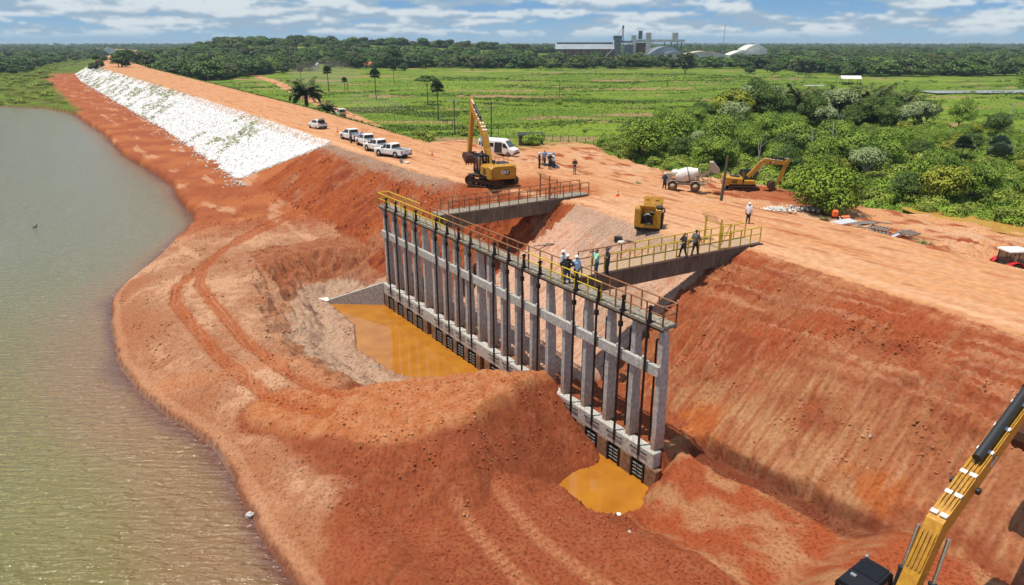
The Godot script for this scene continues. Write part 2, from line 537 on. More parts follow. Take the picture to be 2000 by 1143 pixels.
func gh(s: float, t: float) -> float:
	var y: float
	if t >= tdS - 0.01:
		# valley side
		var r := t - tdS
		var near := 1.0 - ss(72.0, 96.0, s)
		var ya := -minf(r * 0.36, 3.4)
		ya -= ss(12.0, 22.0, r) * 0.5
		ya -= 0.55 * exp(-(pow((s - 4.0) / 9.0, 2) + pow((t - 57.0) / 2.6, 2)))
		ya = lerpf(ya, MEADOW, ss(feS - 2.5, feS + 2.0, t))
		var yb := -minf(r * 0.52, -MEADOW)
		y = lerpf(yb, ya, near)
		if near > 0.0 and r > 3.0 and t < feS:
			y += nr.get_noise_2d(s * 0.22, t * 0.4) * 0.3 * ss(3.0, 8.0, r) + nr.get_noise_2d(s * 0.5, t * 1.6) * 0.1
			if s < 24.0:
				y += nf.get_noise_2d(s * 0.9, t * 0.9) * 0.75 * ss(6, 9, r) * (1.0 - ss(2.0, 9.0, s)) * (1.0 - ss(18.0, 24.0, r))
		if s > 55.0 and s < 100.0:
			var rd := dist_line(Vector2(s, t), SIDE)
			y = lerpf(y, minf(0.0, lerpf(0.0, MEADOW, ss(60.0, 112.0, s))), 1.0 - ss(3.5, 8.0, rd))
		if t > feS:
			var wp := w3(s, t)
			y += ss(0.1, 0.4, meadow_band(wp.x, wp.z)) * 0.55 * ss(feS, feS + 20.0, t)
			if t > 150.0 or s > 500.0:
				# low hills far off
				var p := w3(s, t)
				var h := 13.0 * exp(-(pow((p.x + 345.0) / 170.0, 2) + pow((p.z + 860.0) / 230.0, 2))) + 12.0 * exp(-(pow((p.x + 130.0) / 200.0, 2) + pow((p.z + 930.0) / 200.0, 2)))
				h += 5.0 * exp(-(pow((p.x - 60.0) / 500.0, 2) + pow((p.z + 1500.0) / 300.0, 2)))
				y += h * ss(tdS + 20.0, tdS + 130.0, t)
				y += nr.get_noise_2d(s * 0.004, t * 0.004) * 3.0 * ss(500.0, 1500.0, t)
		return y
	var run := tuS - t
	if run <= 0.0:
		y = 0.0
		var mid := (t - tuS) / maxf(1.0, tdS - tuS)
		y += 0.12 * sin(mid * PI) - 0.08
		if s < 120.0:
			y += nr.get_noise_2d(s * 0.12, t * 0.9) * 0.06 + nr.get_noise_2d(s * 0.3, t * 2.6) * 0.03
			# loose earth heaped round the large excavator and the first bridge
			y += 0.35 * exp(-(pow((s - 33.0) / 3.0, 2) + pow((t - 15.5) / 1.3, 2))) * (0.6 + nf.get_noise_2d(s * 3.0, t * 3.0))
		return y
	# ---- lake side slope
	var rim := 0.18 * run * exp(-run * 0.7)
	var near_y: float
	if run < 6.5: near_y = -0.40 * run
	else: near_y = -2.6 - 0.79 * (run - 6.5)
	var pink_y := -0.515 * run - rim
	var far_y := -0.575 * run + rim
	var rip_y := -0.55 * run
	var e := nr.get_noise_2d(t * 1.2, 7.0) * 0.5
	y = lerpf(near_y, pink_y, ss(7.7, 8.5, s + e * 0.6))
	var trough := -0.58 * run - 0.9 * ss(0.0, 3.0, run)
	y = lerpf(y, trough, ss(25.2, 26.2, s + e))
	y = lerpf(y, far_y, ss(26.9, 29.6, s + e))
	y = lerpf(y, rip_y, ss(74.0, 80.0, s))
	if s < 80.0:
		# scrape marks running down the slope, clods and slumps
		var k := ss(0.5, 3.0, run) * (ss(3.2, 6.0, t) if s < 2.0 else 1.0)
		var rough := 1.0
		if s > 8.2 and s < 25.4: rough = 0.3
		elif s >= 25.4: rough = 1.5
		y += k * rough * (nr.get_noise_2d(s * 2.6, t * 0.22) * 0.20 + nf.get_noise_2d(s * 0.55, t * 0.55) * 0.24 + clump(s, t) * 0.22)
		var crk := (1.0 - ss(0.0, 0.07, absf(nf.get_noise_2d(s * 0.16 + 90.0, t * 0.42)))) * ss(0.0, 0.25, nf.get_noise_2d(s * 0.3 + 15.0, t * 0.3))
		y -= k * crk * 0.3 * minf(rough, 1.0)
		if s > 29.0 and s < 60.0:
			y += k * absf(nf.get_noise_2d(s * 0.9 + 9.0, t * 0.7)) * 0.7 - k * 0.15
	var slope := y
	# behind the intake wall
	if s > -0.2 and s < 34.5 and t > 0.45:
		return maxf(slope, -7.32 + nr.get_noise_2d(s * 4.0, t * 4.0) * 0.12)
	# ---- bench, lake shore, channel
	var sd := t - shS
	var bench: float
	if sd < 0.0:
		bench = LAKE_Y - 0.12 + sd * 0.22
		bench = maxf(bench, LAKE_Y - 2.5)
		if s > 290.0: bench = maxf(bench, LAKE_Y - 1.0)
	else:
		var high := ss(56.0, 66.0, s)
		var scarp := lerpf(0.34, 0.95, high) * ss(0.0, lerpf(0.4, 0.8, high), sd + nf.get_noise_2d(s * 0.5, 3.0) * lerpf(0.35, 0.9, high))
		var top := lerpf(1.75, 1.5, high)
		bench = LAKE_Y - 0.12 + scarp + (top - scarp) * (1.0 - exp(-sd * lerpf(0.34, 0.5, high)))
		if s > 250.0:
			bench = lerpf(bench, LAKE_Y + 0.15 + minf(sd * 0.02, 1.2), ss(250.0, 290.0, s))
		elif s < 110.0:
			bench += (nf.get_noise_2d(s * 0.5, t * 0.5) * 0.22 + clump(s + 30.0, t) * 0.13) * ss(0.3, 2.5, sd)
			bench -= (1.0 - ss(0.0, 0.06, absf(nf.get_noise_2d(s * 0.13 + 7.0, t * 0.2)))) * 0.16 * ss(0.8, 2.0, sd)
			bench = lerpf(bench, minf(bench, -7.3), ss(6.5, 2.5, s) * ss(-16.5, -13.5, t) * ss(1.0, 4.0, sd))
	var low := bench
	if s < 58.0 and t > -22.0:
		var pd := pool_dist(s, t)
		var ch: float
		if pd < 0.0: ch = POOL_Y - 0.25 + pd * 0.6
		else:
			var slab := ss(11.0, 15.0, s) * (1.0 - ss(33.0, 40.0, s))
			var a := 0.58 * pd
			var b := 0.10 * pd + 0.5 * ss(2.2, 3.4, pd) + maxf(0.0, pd - 3.0) * 0.42 + 0.18 * maxf(0, pd - 5.0)
			ch = POOL_Y + 0.12 + lerpf(a, b, slab) + nr.get_noise_2d(s * 1.1, t * 1.1) * 0.2 * (1.0 - ss(0.0, 1.6, pd))
			ch += nf.get_noise_2d(s * 0.8, t * 0.8) * 0.55 * ss(1.0, 4.0, pd) + nr.get_noise_2d(s * 3.0, t * 3.0) * 0.12 * ss(0.2, 1.0, pd)
			if s > 30.0:   # gully head beyond the wing wall
				ch += nf.get_noise_2d(s * 0.5 + 30.0, t * 1.4) * 0.9 * ss(0.8, 4.0, pd) - 0.35 * ss(3.0, 8.0, pd)
		low = minf(bench, ch)
		if s < 1.0:
			# trench along the foot of the near slope, a lip before it, then down to the pool and up again towards the camera
			var fl := nf.get_noise_2d(s * 0.8, t * 0.8)
			var foot := lerpf(-7.45, -8.1, ss(0.1, -1.4, s) * ss(1.7, 2.5, t) * ss(-13.5, -9.0, s)) + 0.13 * maxf(0.0, -2.6 - s)
			foot = lerpf(foot, -7.75 + 0.1 * maxf(0.0, -2.6 - s), ss(-1.0, -3.0, s) * (1.0 - ss(1.2, 2.4, t)))
			foot -= 0.33 * clampf(0.6 - t, 0.0, 3.0) * ss(-9.0, -3.0, s)
			foot += 0.55 * maxf(0.0, -3.2 - t) + fl * 0.3 + nr.get_noise_2d(s * 2.5, t * 2.5) * 0.08
			if pd < 2.5: foot = minf(foot, POOL_Y + 0.05 + 1.25 * pd + nr.get_noise_2d(s * 2.0, t * 2.0) * 0.25)
			low = minf(bench, foot) if t > -12.0 else lerpf(minf(low, bench), minf(bench, foot), ss(-14.0, -12.0, t))
			# level stand of the near excavator
			var st := ss(-9.5, -12.5, s) * (1.0 - ss(2.0, 5.0, t)) * ss(-13.0, -10.5, t)
			low = lerpf(low, -5.3, st)
	# the slope stands over the trench with a small broken scarp
	if t < 0.45 and s > 0.0 and s < 34.4 + (0.3 - t) * 0.73: slope = -99.0   # held back by the intake and its wing wall
	if s > 0.4: y = maxf(low, slope)
	else:
		var eg := 3.35 + nf.get_noise_2d(s * 0.5, 2.0) * 0.8 + nr.get_noise_2d(s * 1.6, 5.0) * 0.12
		y = lerpf(low, maxf(slope, low), ss(eg - 0.05, eg + 0.16, t))
	var mo := mound(s, t)
	if mo > -20.0:
		var m2 := mo + nf.get_noise_2d(s * 1.3, t * 1.3) * 0.14 + clump(s, t + 60.0) * 0.12
		y = maxf(y, m2)
	# ruts
	if s > -8.0 and s < 74.0 and t < 11.0 and t > -21.0:
		var p := Vector2(s, t)
		var d := minf(dist_line(p, RUT_A), dist_line(p, RUT_B))
		if d < 1.0: y += -0.10 * (1.0 - ss(0.25, 0.5, d)) + 0.05 * ss(0.3, 0.55, d) * (1.0 - ss(0.55, 1.0, d)) + (1.0 - ss(0.3, 0.5, d)) * nr.get_noise_2d(s * 9.0, t * 9.0) * 0.08
		var d2 := minf(dist_line(p, RUT_D), dist_line(p, RUT_E))
		if d2 < 0.8:
			y += -0.05 * (1.0 - ss(0.25, 0.45, d2)) + 0.025 * sin(s * 22.0) * (1.0 - ss(0.3, 0.45, d2))
	return y
func ground_at(x: float, z: float) -> float:
	var p := st_of(x, z)
	row(p.x)
	return gh(p.x, p.y)

# base colours of the soil and grass, linear
const C_ROAD := Color(0.60, 0.305, 0.15)
const C_ROADR := Color(0.46, 0.185, 0.085)
const C_PALE := Color(0.63, 0.375, 0.225)
const C_RED := Color(0.335, 0.086, 0.035)
const C_DEEP := Color(0.25, 0.060, 0.028)
const C_BROWN := Color(0.35, 0.132, 0.06)
const C_ORANGE := Color(0.42, 0.12, 0.034)
const C_OCHRE := Color(0.43, 0.225, 0.11)
const C_TAN := Color(0.42, 0.218, 0.128)
const C_PINK := Color(0.60, 0.37, 0.27)
const C_GREY := Color(0.36, 0.26, 0.19)
const C_GRASS := Color(0.13, 0.22, 0.024)
const C_GRASS2 := Color(0.20, 0.28, 0.035)
const C_GRASSD := Color(0.085, 0.15, 0.022)
const C_MARSH := Color(0.125, 0.12, 0.03)
var cls := 0
func meadow_band(x: float, z: float) -> float:   # dikes and old paddies: long bands across the meadow, high on the dikes
	var w := nf.get_noise_2d(x * 0.009, z * 0.009) * 34.0
	var v := nr.get_noise_2d(x * 0.008 + 3.0, (z + w + x * 0.12) * 0.042)
	return v * 0.8 + nr.get_noise_2d(x * 0.05, z * 0.2) * 0.2
func gc(s: float, t: float, y: float) -> Color:
	var a := nf.get_noise_2d(s * 0.16, t * 0.16)
	var b := nr.get_noise_2d(s * 0.9, t * 0.9)
	var c: Color
	cls = 0
	var sd := t - shS
	if t > tdS - 0.3:
		var r := t - tdS
		var near := 1.0 - ss(72.0, 96.0, s)
		# soil of the lane and the diggings, then grass
		var soil := C_ROAD.lerp(C_PALE, ss(-0.2, 0.5, a + b * 0.4)).lerp(C_RED, ss(0.1, 0.5, nr.get_noise_2d(s * 0.12 + 50.0, t * 0.5)))
		soil = soil.lerp(C_RED, ss(17.0, 20.0, r + b * 2.0) * (1.0 - ss(30.0, 36.0, s)) * ss(16.0, 22.0, s) * 0.8)
		var wp := w3(s, t)
		var bd := meadow_band(wp.x, wp.z)
		var gr := C_GRASS.lerp(C_GRASS2, ss(-0.35, 0.1, bd)).lerp(C_GRASSD, ss(0.16, 0.36, bd))
		gr = gr.lerp(C_GRASS2 * 1.15, 0.7 * ss(0.15, 0.5, nf.get_noise_2d(wp.x * 0.012, wp.z * 0.03 + 9.0)))
		gr = gr.lerp(C_GRASSD, 0.45 * ss(0.1, 0.5, b))
		if t > 45.0:
			var bare := ss(0.30, 0.40, nf.get_noise_2d(wp.x * 0.02 + 31.0, wp.z * 0.07))
			bare = maxf(bare, ss(1.0, 0.8, Vector2((wp.x - 43.0 + (wp.z + 198.0) * 0.4) / 22.0, (wp.z + 198.0) / 5.5).length() + b * 0.1))
			bare = maxf(bare, ss(1.0, 0.8, Vector2((wp.x - 92.0) / 20.0, (wp.z + 232.0) / 10.0).length() + b * 0.15))
			bare = maxf(bare, ss(1.0, 0.7, Vector2((wp.x - 14.0) / 12.0, (wp.z + 146.0) / 5.0).length() + b * 0.15) * 0.8)
			gr = gr.lerp(Color(0.40, 0.24, 0.14), bare * 0.85 * (1.0 - ss(320.0, 500.0, t)))
			gr = gr.lerp(Color(0.085, 0.115, 0.035), ss(350.0, 700.0, t))
		var g := 0.0
		var lane := near * (1.0 - ss(feS - 1.5, feS + 1.0, t + b * 1.5))
		g = 1.0 - lane
		# grassy verge at the road shoulder
		g = maxf(g, near * ss(1.2, 2.4, r + b) * (1.0 - ss(4.0, 6.5, r + b * 2.0)) * ss(-0.25, 0.25, nf.get_noise_2d(s * 0.3, t * 0.2 + 5.0)) * 0.75)
		if r < 2.0: g *= ss(0.3, 1.6, r + b)
		var rd := 99.0
		if s > 50.0 and s < 820.0 and t < 140.0:
			rd = dist_line(Vector2(s, t), SIDE)
			var wd := 2.6 + 5.0 * (1.0 - ss(70.0, 105.0, s))
			g *= ss(wd - 0.8, wd + 1.0, rd + b * 1.2)
		c = soil.lerp(gr, clampf(g, 0, 1))
		cls = 2 if g > 0.5 else (1 if rd < 6.0 else 0)
		return c
	if t > tuS - 0.4:
		cls = 1
		var st := nr.get_noise_2d(s * 0.05, t * 0.75) * 0.8 + nr.get_noise_2d(s * 0.12, t * 2.2) * 0.35
		c = C_ROAD.lerp(C_PALE, ss(-0.1, 0.5, st) * 0.6).lerp(C_ROADR, ss(0.15, 0.5, -st + a * 0.4) * 0.45)
		if s < 40.0:
			c = c.lerp(C_PALE, 0.55 * ss(-4.0, -1.0, tuS + 3.0 - t) * (1.0 - ss(25.0, 27.0, s)) * ss(8.0, 9.0, s))
			c = c.lerp(C_ORANGE.lerp(C_DEEP, 0.3 + b * 0.4), 0.85 * ss(26.0, 28.5, s + b) * (1.0 - ss(36.0, 41.0, s)) * (1.0 - ss(19.5, 22.5, t + b)))
		c = c.lerp(C_ROADR, 0.6 * (1.0 - ss(0.0, 1.2, tdS - t)))
		c = c.lerp(C_RED, 0.6 * ss(0.38, 0.5, nr.get_noise_2d(s * 0.10 + 20.0, t * 1.5)))
		c = c.lerp(C_PALE * 1.08, 0.7 * (1.0 - ss(0.1, 0.9, absf(t - tuS - 0.5 + b * 0.2))))
		return c
	var run := tuS - t
	var strk := nr.get_noise_2d(s * 1.9, t * 0.16)
	var scarp_shade := 0.0
	if s < 0.3 and t > 3.1 and t < 4.0: scarp_shade = (1.0 - ss(3.5, 3.9, t)) * ss(0.3, -0.8, s) * ss(-14.0, -9.0, s)
	if sd < 0.0:
		return C_BROWN.lerp(C_DEEP, 0.3)
	if s > 76.0 and y > -6.0 - 0.01 and run < 12.0 and run / 11.0 * 12.6 < s - 76.8:
		c = Color(0.56, 0.52, 0.47)
		if s > 545.0:
			cls = 2
			c = C_GRASS
		return c
	var slope_zone := y > -7.2 and t > 0.5
	if s > 40.0 and t < 3.0: slope_zone = y > -5.75
	if s < 1.0: slope_zone = t > 3.2
	if slope_zone and s < 80.0:
		if s < 8.1:
			c = C_BROWN.lerp(C_RED, ss(-0.25, 0.35, a + strk * 0.6))
			c = c.lerp(C_OCHRE, ss(0.0, 0.55, strk * 0.8 + nf.get_noise_2d(s * 0.1 + 3.0, t * 0.35) * 0.9) * ss(5.0, 9.0, run) * 0.9)
			c = c.lerp(C_DEEP, ss(0.22, 0.5, nf.get_noise_2d(s * 0.22 + 70.0, t * 0.5)) * 0.75)
			c = c.lerp(C_ORANGE, ss(0.2, 0.5, nf.get_noise_2d(s * 0.25 + 20.0, t * 0.4 + 8.0)) * ss(7.0, 10.0, run) * 0.8)
			c = c.lerp(C_ROAD, 0.5 * (1.0 - ss(0.0, 1.5, run + b)))
			c = c.lerp(C_PALE, 0.28 * ss(0.12, 0.3, nr.get_noise_2d(s * 0.07 + 13.0, t * 1.2)) * (1.0 - ss(5.5, 8.0, run)))
			c = c.lerp(C_DEEP, 0.4 * ss(0.2, 0.36, nr.get_noise_2d(s * 0.1 + 33.0, t * 1.6)) * (1.0 - ss(6.0, 9.0, run)))
			c = c.lerp(C_PALE, 0.22 * ss(0.22, 0.42, nr.get_noise_2d(s * 3.2, t * 0.3 + 5.0)) * ss(5.0, 8.0, run))
			c = c.lerp(C_DEEP, 0.45 * ss(0.25, 0.45, nr.get_noise_2d(s * 2.7 + 9.0, t * 0.35)))
		elif s < 25.6:
			c = C_PINK.lerp(C_GREY, ss(-0.1, 0.55, a + strk * 0.7) * 0.7).lerp(C_ROADR, ss(0.2, 0.6, b + strk) * 0.5)
			c = c.lerp(C_GREY, 0.6 * (1.0 - ss(1.5, 3.5, run + b)) * ss(0.0, 0.8, run))
		else:
			c = C_RED.lerp(C_DEEP, ss(0.0, 0.5, a + b * 0.4)).lerp(C_ORANGE, ss(-0.05, 0.4, strk) * 0.65)
			c = c.lerp(C_TAN, ss(0.1, 0.5, nf.get_noise_2d(s * 0.3 + 5.0, t * 0.3)) * 0.5)
			c = c.lerp(C_GREY, 0.8 * (1.0 - ss(1.0, 2.6, run + b)) * ss(38.0, 44.0, s))
	else:
		c = C_TAN.lerp(C_PALE, ss(0.0, 0.4, b * 0.4 + a) * 0.6).lerp(C_BROWN, ss(0.0, 0.4, -a + b * 0.5) * 0.6)
		c = c.lerp(C_DEEP.lerp(C_BROWN, 0.5), 0.35 * ss(0.2, 0.45, nf.get_noise_2d(s * 0.9, t * 0.9 + 40.0)))
		if s > 48.0:
			c = c.lerp(C_RED.lerp(C_ORANGE, ss(-0.3, 0.4, a)), ss(48.0, 62.0, s + b * 5.0 + t * 0.4) * 0.85)
			c = c.lerp(C_PALE, 0.6 * ss(0.25, 0.5, nf.get_noise_2d(s * 0.09, t * 0.4)))
			if s > 255.0:
				pass
			if s > 225.0:
				var g := maxf(ss(-8.0, -10.5, t + b * 2.0 + a * 3.0) * ss(228.0, 250.0, s), ss(545.0, 590.0, s))
				c = c.lerp(C_MARSH.lerp(C_GRASS, ss(-0.3, 0.4, a)), g)
				if g > 0.5: cls = 2
		else:
			# darker wet fringe, gullies, pale slab by the pool
			c = c.lerp(C_BROWN, 0.7 * (1.0 - ss(0.4, 4.5, sd + b * 1.5)))
			if s > 11.0 and s < 40.0 and y < -7.4:
				c = c.lerp(Color(0.50, 0.34, 0.24).lerp(C_GREY, ss(-0.1, 0.5, b) * 0.7), 0.85)
				c = c.lerp(Color(0.16, 0.075, 0.06), ss(0.16, 0.34, nf.get_noise_2d(s * 0.2 + 60.0, t * 0.6)) * ss(-8.9, -8.5, -absf(y + 8.6) - 8.4 + 0.0) * 0.8)
			if s > 36.0 and y > -7.9 and t > -9.0:
				c = c.lerp(C_BROWN.lerp(C_DEEP, 0.4 + b), 0.75)
		if s < 18.0:
			var mo := mound(s, t)
			if mo > -20.0 or s < 12.0:
				var fresh := ss(0.7, 0.0, y - mo) if mo > -20.0 else 0.0
				# tipped red earth spreads over the fore ground
				fresh = maxf(fresh, ss(-15.9, -14.6, t + 3.0 * ss(8.0, 0.0, s) + b * 0.7 + nf.get_noise_2d(s * 0.4, t * 0.4) * 1.4) * ss(12.5, 9.5, s))
				var red := C_RED.lerp(C_DEEP, 0.68 + a * 0.5).lerp(C_BROWN, 0.15 + 0.3 * ss(0.0, 0.5, b))
				if mo > -20.0: red = red.lerp(C_ORANGE.lerp(C_ROAD, 0.45 + b * 0.4), 0.75 * ss(-0.55, -0.2, mound_flat(s, t)) * (1.0 - ss(0.12, 0.4, y - mo)))  # over the earth's own red, sunlit top and shaded sides put into its colour
				c = c.lerp(red, fresh)
			if s < 0.3 and t > 1.8 and t < 4.0: scarp_shade = ss(1.9, 2.4, t) * (1.0 - ss(3.5, 3.9, t)) * ss(0.3, -0.8, s) * ss(-14.0, -9.0, s)
			if s < 0.5 and t > -4.0:
				c = C_RED.lerp(C_OCHRE, ss(-0.3, 0.5, nf.get_noise_2d(s * 0.4, t * 0.7 + 3.0) + b * 0.3) * 0.8)
	# ruts
	if s > -9.0 and s < 74.0 and t < 11.0 and t > -22.0:
		var p := Vector2(s, t)
		var d := minf(dist_line(p, RUT_A), dist_line(p, RUT_B))
		if d < 1.4: c = c.lerp(C_ORANGE.lerp(C_RED, 0.55 + b * 0.5), 0.92 * (1.0 - ss(0.42, 0.62, d + b * 0.12)) * (0.75 + 0.25 * sin(d * 24.0)))
		d = dist_line(p, RUT_C)
		if d < 1.2: c = c.lerp(C_ROADR, 0.6 * (1.0 - ss(0.5, 1.1, d)))
		d = minf(dist_line(p, RUT_D), dist_line(p, RUT_E))
		if d < 0.8: c = c.lerp(C_ROAD, 0.42 * (1.0 - ss(0.22, 0.42, d + b * 0.15)) * (0.65 + 0.35 * sin(s * 14.0)) * ss(4.0, 1.0, s))
	if scarp_shade > 0.0: c = c.lerp(Color(0.13, 0.035, 0.02), 0.75 * scarp_shade)  # shade of the scarp and ditch painted into the soil colour
	# wet rim of the water
	if sd > 0.0 and y < -7.0 and sd < 2.2 and s < 66.0: c = c.lerp(C_PALE, 0.25 * ss(0.25, 0.45, sd + b * 0.1) * (1.0 - ss(0.7, 1.5, sd + b * 0.4)))
	if y < LAKE_Y + 0.3 and sd < 2.5: c = c.lerp(Color(0.13, 0.05, 0.035), 0.55)
	if y < POOL_Y + 0.3 and t > -9.0 and s < 40.0: c = c.lerp(C_DEEP, 0.5 * ss(0.3, 0.0, y - POOL_Y))
	return c
func mound_flat(s: float, t: float) -> float:   # 0 on the flat top of the mound, below 0 on its sides
	var p := Vector2(s, t)
	var best := -9.0
	for i in MOUND.size() - 1:
		var a := MOUND[i]
		var ab := MOUND[i + 1] - a
		var k := clampf((p - a).dot(ab) / ab.length_squared(), 0, 1)
		var d := p.distance_to(a + ab * k)
		best = maxf(best, lerpf(MOUND_W[i], MOUND_W[i + 1], k) - d)
	return clampf(best, -2.0, 0.0) * 0.8

func axis(parts: Array) -> PackedFloat64Array:   # [from, to, step] ... with steps that may grow
	var a := PackedFloat64Array()
	for p in parts:
		var x: float = p[0]
		var k: float = p[2]
		while x < p[1] - 1e-4:
			a.append(x)
			x += k
			if p.size() > 3: k = maxf(k * p[3], 2.0) if p[3] < 1.0 else k * p[3]
	a.append(parts[-1][1])
	return a
func build_ground() -> void:
	var A := axis([[-6000.0, -60.0, 1700.0, 0.72], [-60.0, -17.0, 2.0], [-17.0, 42.0, 0.15], [42.0, 96.0, 0.32], [96.0, 200.0, 0.8, 1.012], [200.0, 620.0, 3.2, 1.012], [620.0, 9000.0, 9.0, 1.06]])
	var B := axis([[-6000.0, -200.0, 1650.0, 0.72], [-200.0, -28.0, 20.0, 0.88], [-28.0, -24.0, 0.5], [-24.0, 17.0, 0.15], [17.0, 30.0, 0.3], [30.0, 62.0, 0.45], [62.0, 200.0, 0.9, 1.012], [200.0, 9000.0, 3.5, 1.055]])
	var na := A.size()
	var nb := B.size()
	var V := PackedVector3Array()
	var C := PackedColorArray()
	var K := PackedByteArray()
	V.resize(na * nb); C.resize(na * nb); K.resize(na * nb)
	for i in na:
		var s := A[i]
		row(s)
		for j in nb:
			var t := B[j]
			var y := gh(s, t)
			V[i * nb + j] = w3(s, t, y)
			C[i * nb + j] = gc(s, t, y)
			K[i * nb + j] = cls
	var N := PackedVector3Array()
	N.resize(na * nb)
	for i in na:
		var i0 := maxi(i - 1, 0)
		var i1 := mini(i + 1, na - 1)
		for j in nb:
			var j0 := maxi(j - 1, 0)
			var j1 := mini(j + 1, nb - 1)
			var q := (V[i * nb + j1] - V[i * nb + j0]).cross(V[i1 * nb + j] - V[i0 * nb + j])
			N[i * nb + j] = (q if q.y > 0 else -q).normalized()
	var called := ["ground", "dirt_road", "grass_meadow"]
	var keys := ["earth", "road", "grass"]
	for k in 3:
		var map := PackedInt32Array()
		map.resize(na * nb)
		map.fill(-1)
		var v := PackedVector3Array()
		var n := PackedVector3Array()
		var c := PackedColorArray()
		var ix := PackedInt32Array()
		for i in na - 1:
			for j in nb - 1:
				var p := i * nb + j
				if K[p] != k: continue
				for q in [p, p + 1, p + nb + 1, p + nb]:
					if map[q] < 0:
						map[q] = v.size()
						v.append(V[q]); n.append(N[q]); c.append(C[q])
				var a := map[p]
				var b := map[p + 1]
				var d := map[p + nb + 1]
				var e := map[p + nb]
				ix.append(a); ix.append(d); ix.append(b)
				ix.append(a); ix.append(e); ix.append(d)
		var arr := []
		arr.resize(Mesh.ARRAY_MAX)
		arr[Mesh.ARRAY_VERTEX] = v; arr[Mesh.ARRAY_NORMAL] = n; arr[Mesh.ARRAY_COLOR] = c; arr[Mesh.ARRAY_INDEX] = ix
		var m := ArrayMesh.new()
		m.add_surface_from_arrays(Mesh.PRIMITIVE_TRIANGLES, arr)
		struct(called[k], m, M(keys[k]))
	print("ground ", na, " x ", nb)
func build_water() -> void:
	# lake: murky water, browner over the shallows by the shore
	var A := axis([[-400.0, -20.0, 100.0, 0.74], [-20.0, 120.0, 1.0], [120.0, 560.0, 3.0, 1.02]])
	var v := PackedVector3Array(); var n := PackedVector3Array(); var c := PackedColorArray(); var ix := PackedInt32Array()
	var offs := [3.0, 0.6, 0.0, -0.7, -1.5, -2.5, -4.0, -6.0, -9.0, -14.0, -22.0, -40.0, -90.0, -220.0, -700.0, -2500.0]
	for i in A.size():
		row(A[i])
		for o in offs:
			v.append(w3(A[i], shS + o, LAKE_Y)); n.append(Vector3.UP)
			var d: float = -o + nf.get_noise_2d(A[i] * 0.12, o * 0.3) * 0.7
			var k := Color(0.13, 0.052, 0.034).lerp(Color(0.22, 0.125, 0.05), ss(0.1, 1.0, d)).lerp(Color(0.17, 0.135, 0.032), ss(2.5, 7.0, d)).lerp(Color(0.135, 0.135, 0.026), ss(7.0, 15.0, d))
			k = k.lerp(Color(0.17, 0.155, 0.085), ss(25.0, 75.0, A[i]) * ss(0.5, 3.0, d))
			c.append(k)
	var w := offs.size()
	for i in A.size() - 1:
		for j in w - 1:
			var a := i * w + j
			# s grows away, offsets shrink towards the lake
			ix.append(a); ix.append(a + 1); ix.append(a + w + 1)
			ix.append(a); ix.append(a + w + 1); ix.append(a + w)
	var arr := []
	arr.resize(Mesh.ARRAY_MAX)
	arr[Mesh.ARRAY_VERTEX] = v; arr[Mesh.ARRAY_NORMAL] = n; arr[Mesh.ARRAY_COLOR] = c; arr[Mesh.ARRAY_INDEX] = ix
	var m := ArrayMesh.new()
	m.add_surface_from_arrays(Mesh.PRIMITIVE_TRIANGLES, arr)
	var wm := M("lake_water", 1, 1, 1, 0.12)
	wm.vertex_color_use_as_albedo = true
	wm.metallic_specular = 0.6
	wm.normal_scale = 1.6
	tri_map(wm, null, bump_tex(61, 0.009, 34.0, 6, 1024), Vector3(0.06, 0.1, 0.24), 1.0)
	struct("lake_water", m, wm)
	var b := MB.new()
	b.quad(w3(-4, 1.5, POOL_Y), w3(-4, -9, POOL_Y), w3(41, -9, POOL_Y), w3(41, 1.5, POOL_Y))
	var pm := M("pool_water", 0.43, 0.18, 0.02, 0.05)
	tri_map(pm, noise_tex(63, 0.006, Color(0.9, 0.85, 0.8), Color(1, 1, 1), 3), bump_tex(62, 0.02, 1.0, 3), Vector3.ONE * 0.15, 0.05)
	struct("pool_water", b.mesh(), pm)
	# orange puddle in the diggings on the valley side
	b = MB.new()
	var ring := PackedVector3Array()
	for k in 24:
		var a := TAU * k / 24
		ring.append(w3(4.0 + cos(a) * 12.0, 57.0 + sin(a) * 3.4, -4.08))
	for k in 24:
		b.tri_n(w3(4.0, 57.0, -4.08), ring[k], ring[(k + 1) % 24], Vector3.UP, Vector3.UP, Vector3.UP)
	struct("puddle_water", b.mesh(), M("puddle", 0.5, 0.27, 0.07, 0.08))
	# far stretch of river in the meadow
	b = MB.new()
	for k in 12:
		var x0 := 165.0 + k * 20.0
		var x1 := x0 + 20.0
		var f0 := -283.0 - pow(k / 12.0, 1.5) * 45.0
		var f1 := -283.0 - pow((k + 1) / 12.0, 1.5) * 45.0
		b.quad(Vector3(x0, -4.55, f0 + 7), Vector3(x1, -4.55, f1 + 7), Vector3(x1, -4.55, f1 - 8), Vector3(x0, -4.55, f0 - 8))
	struct("river_water", b.mesh(), M("river", 0.34, 0.29, 0.24, 0.2))

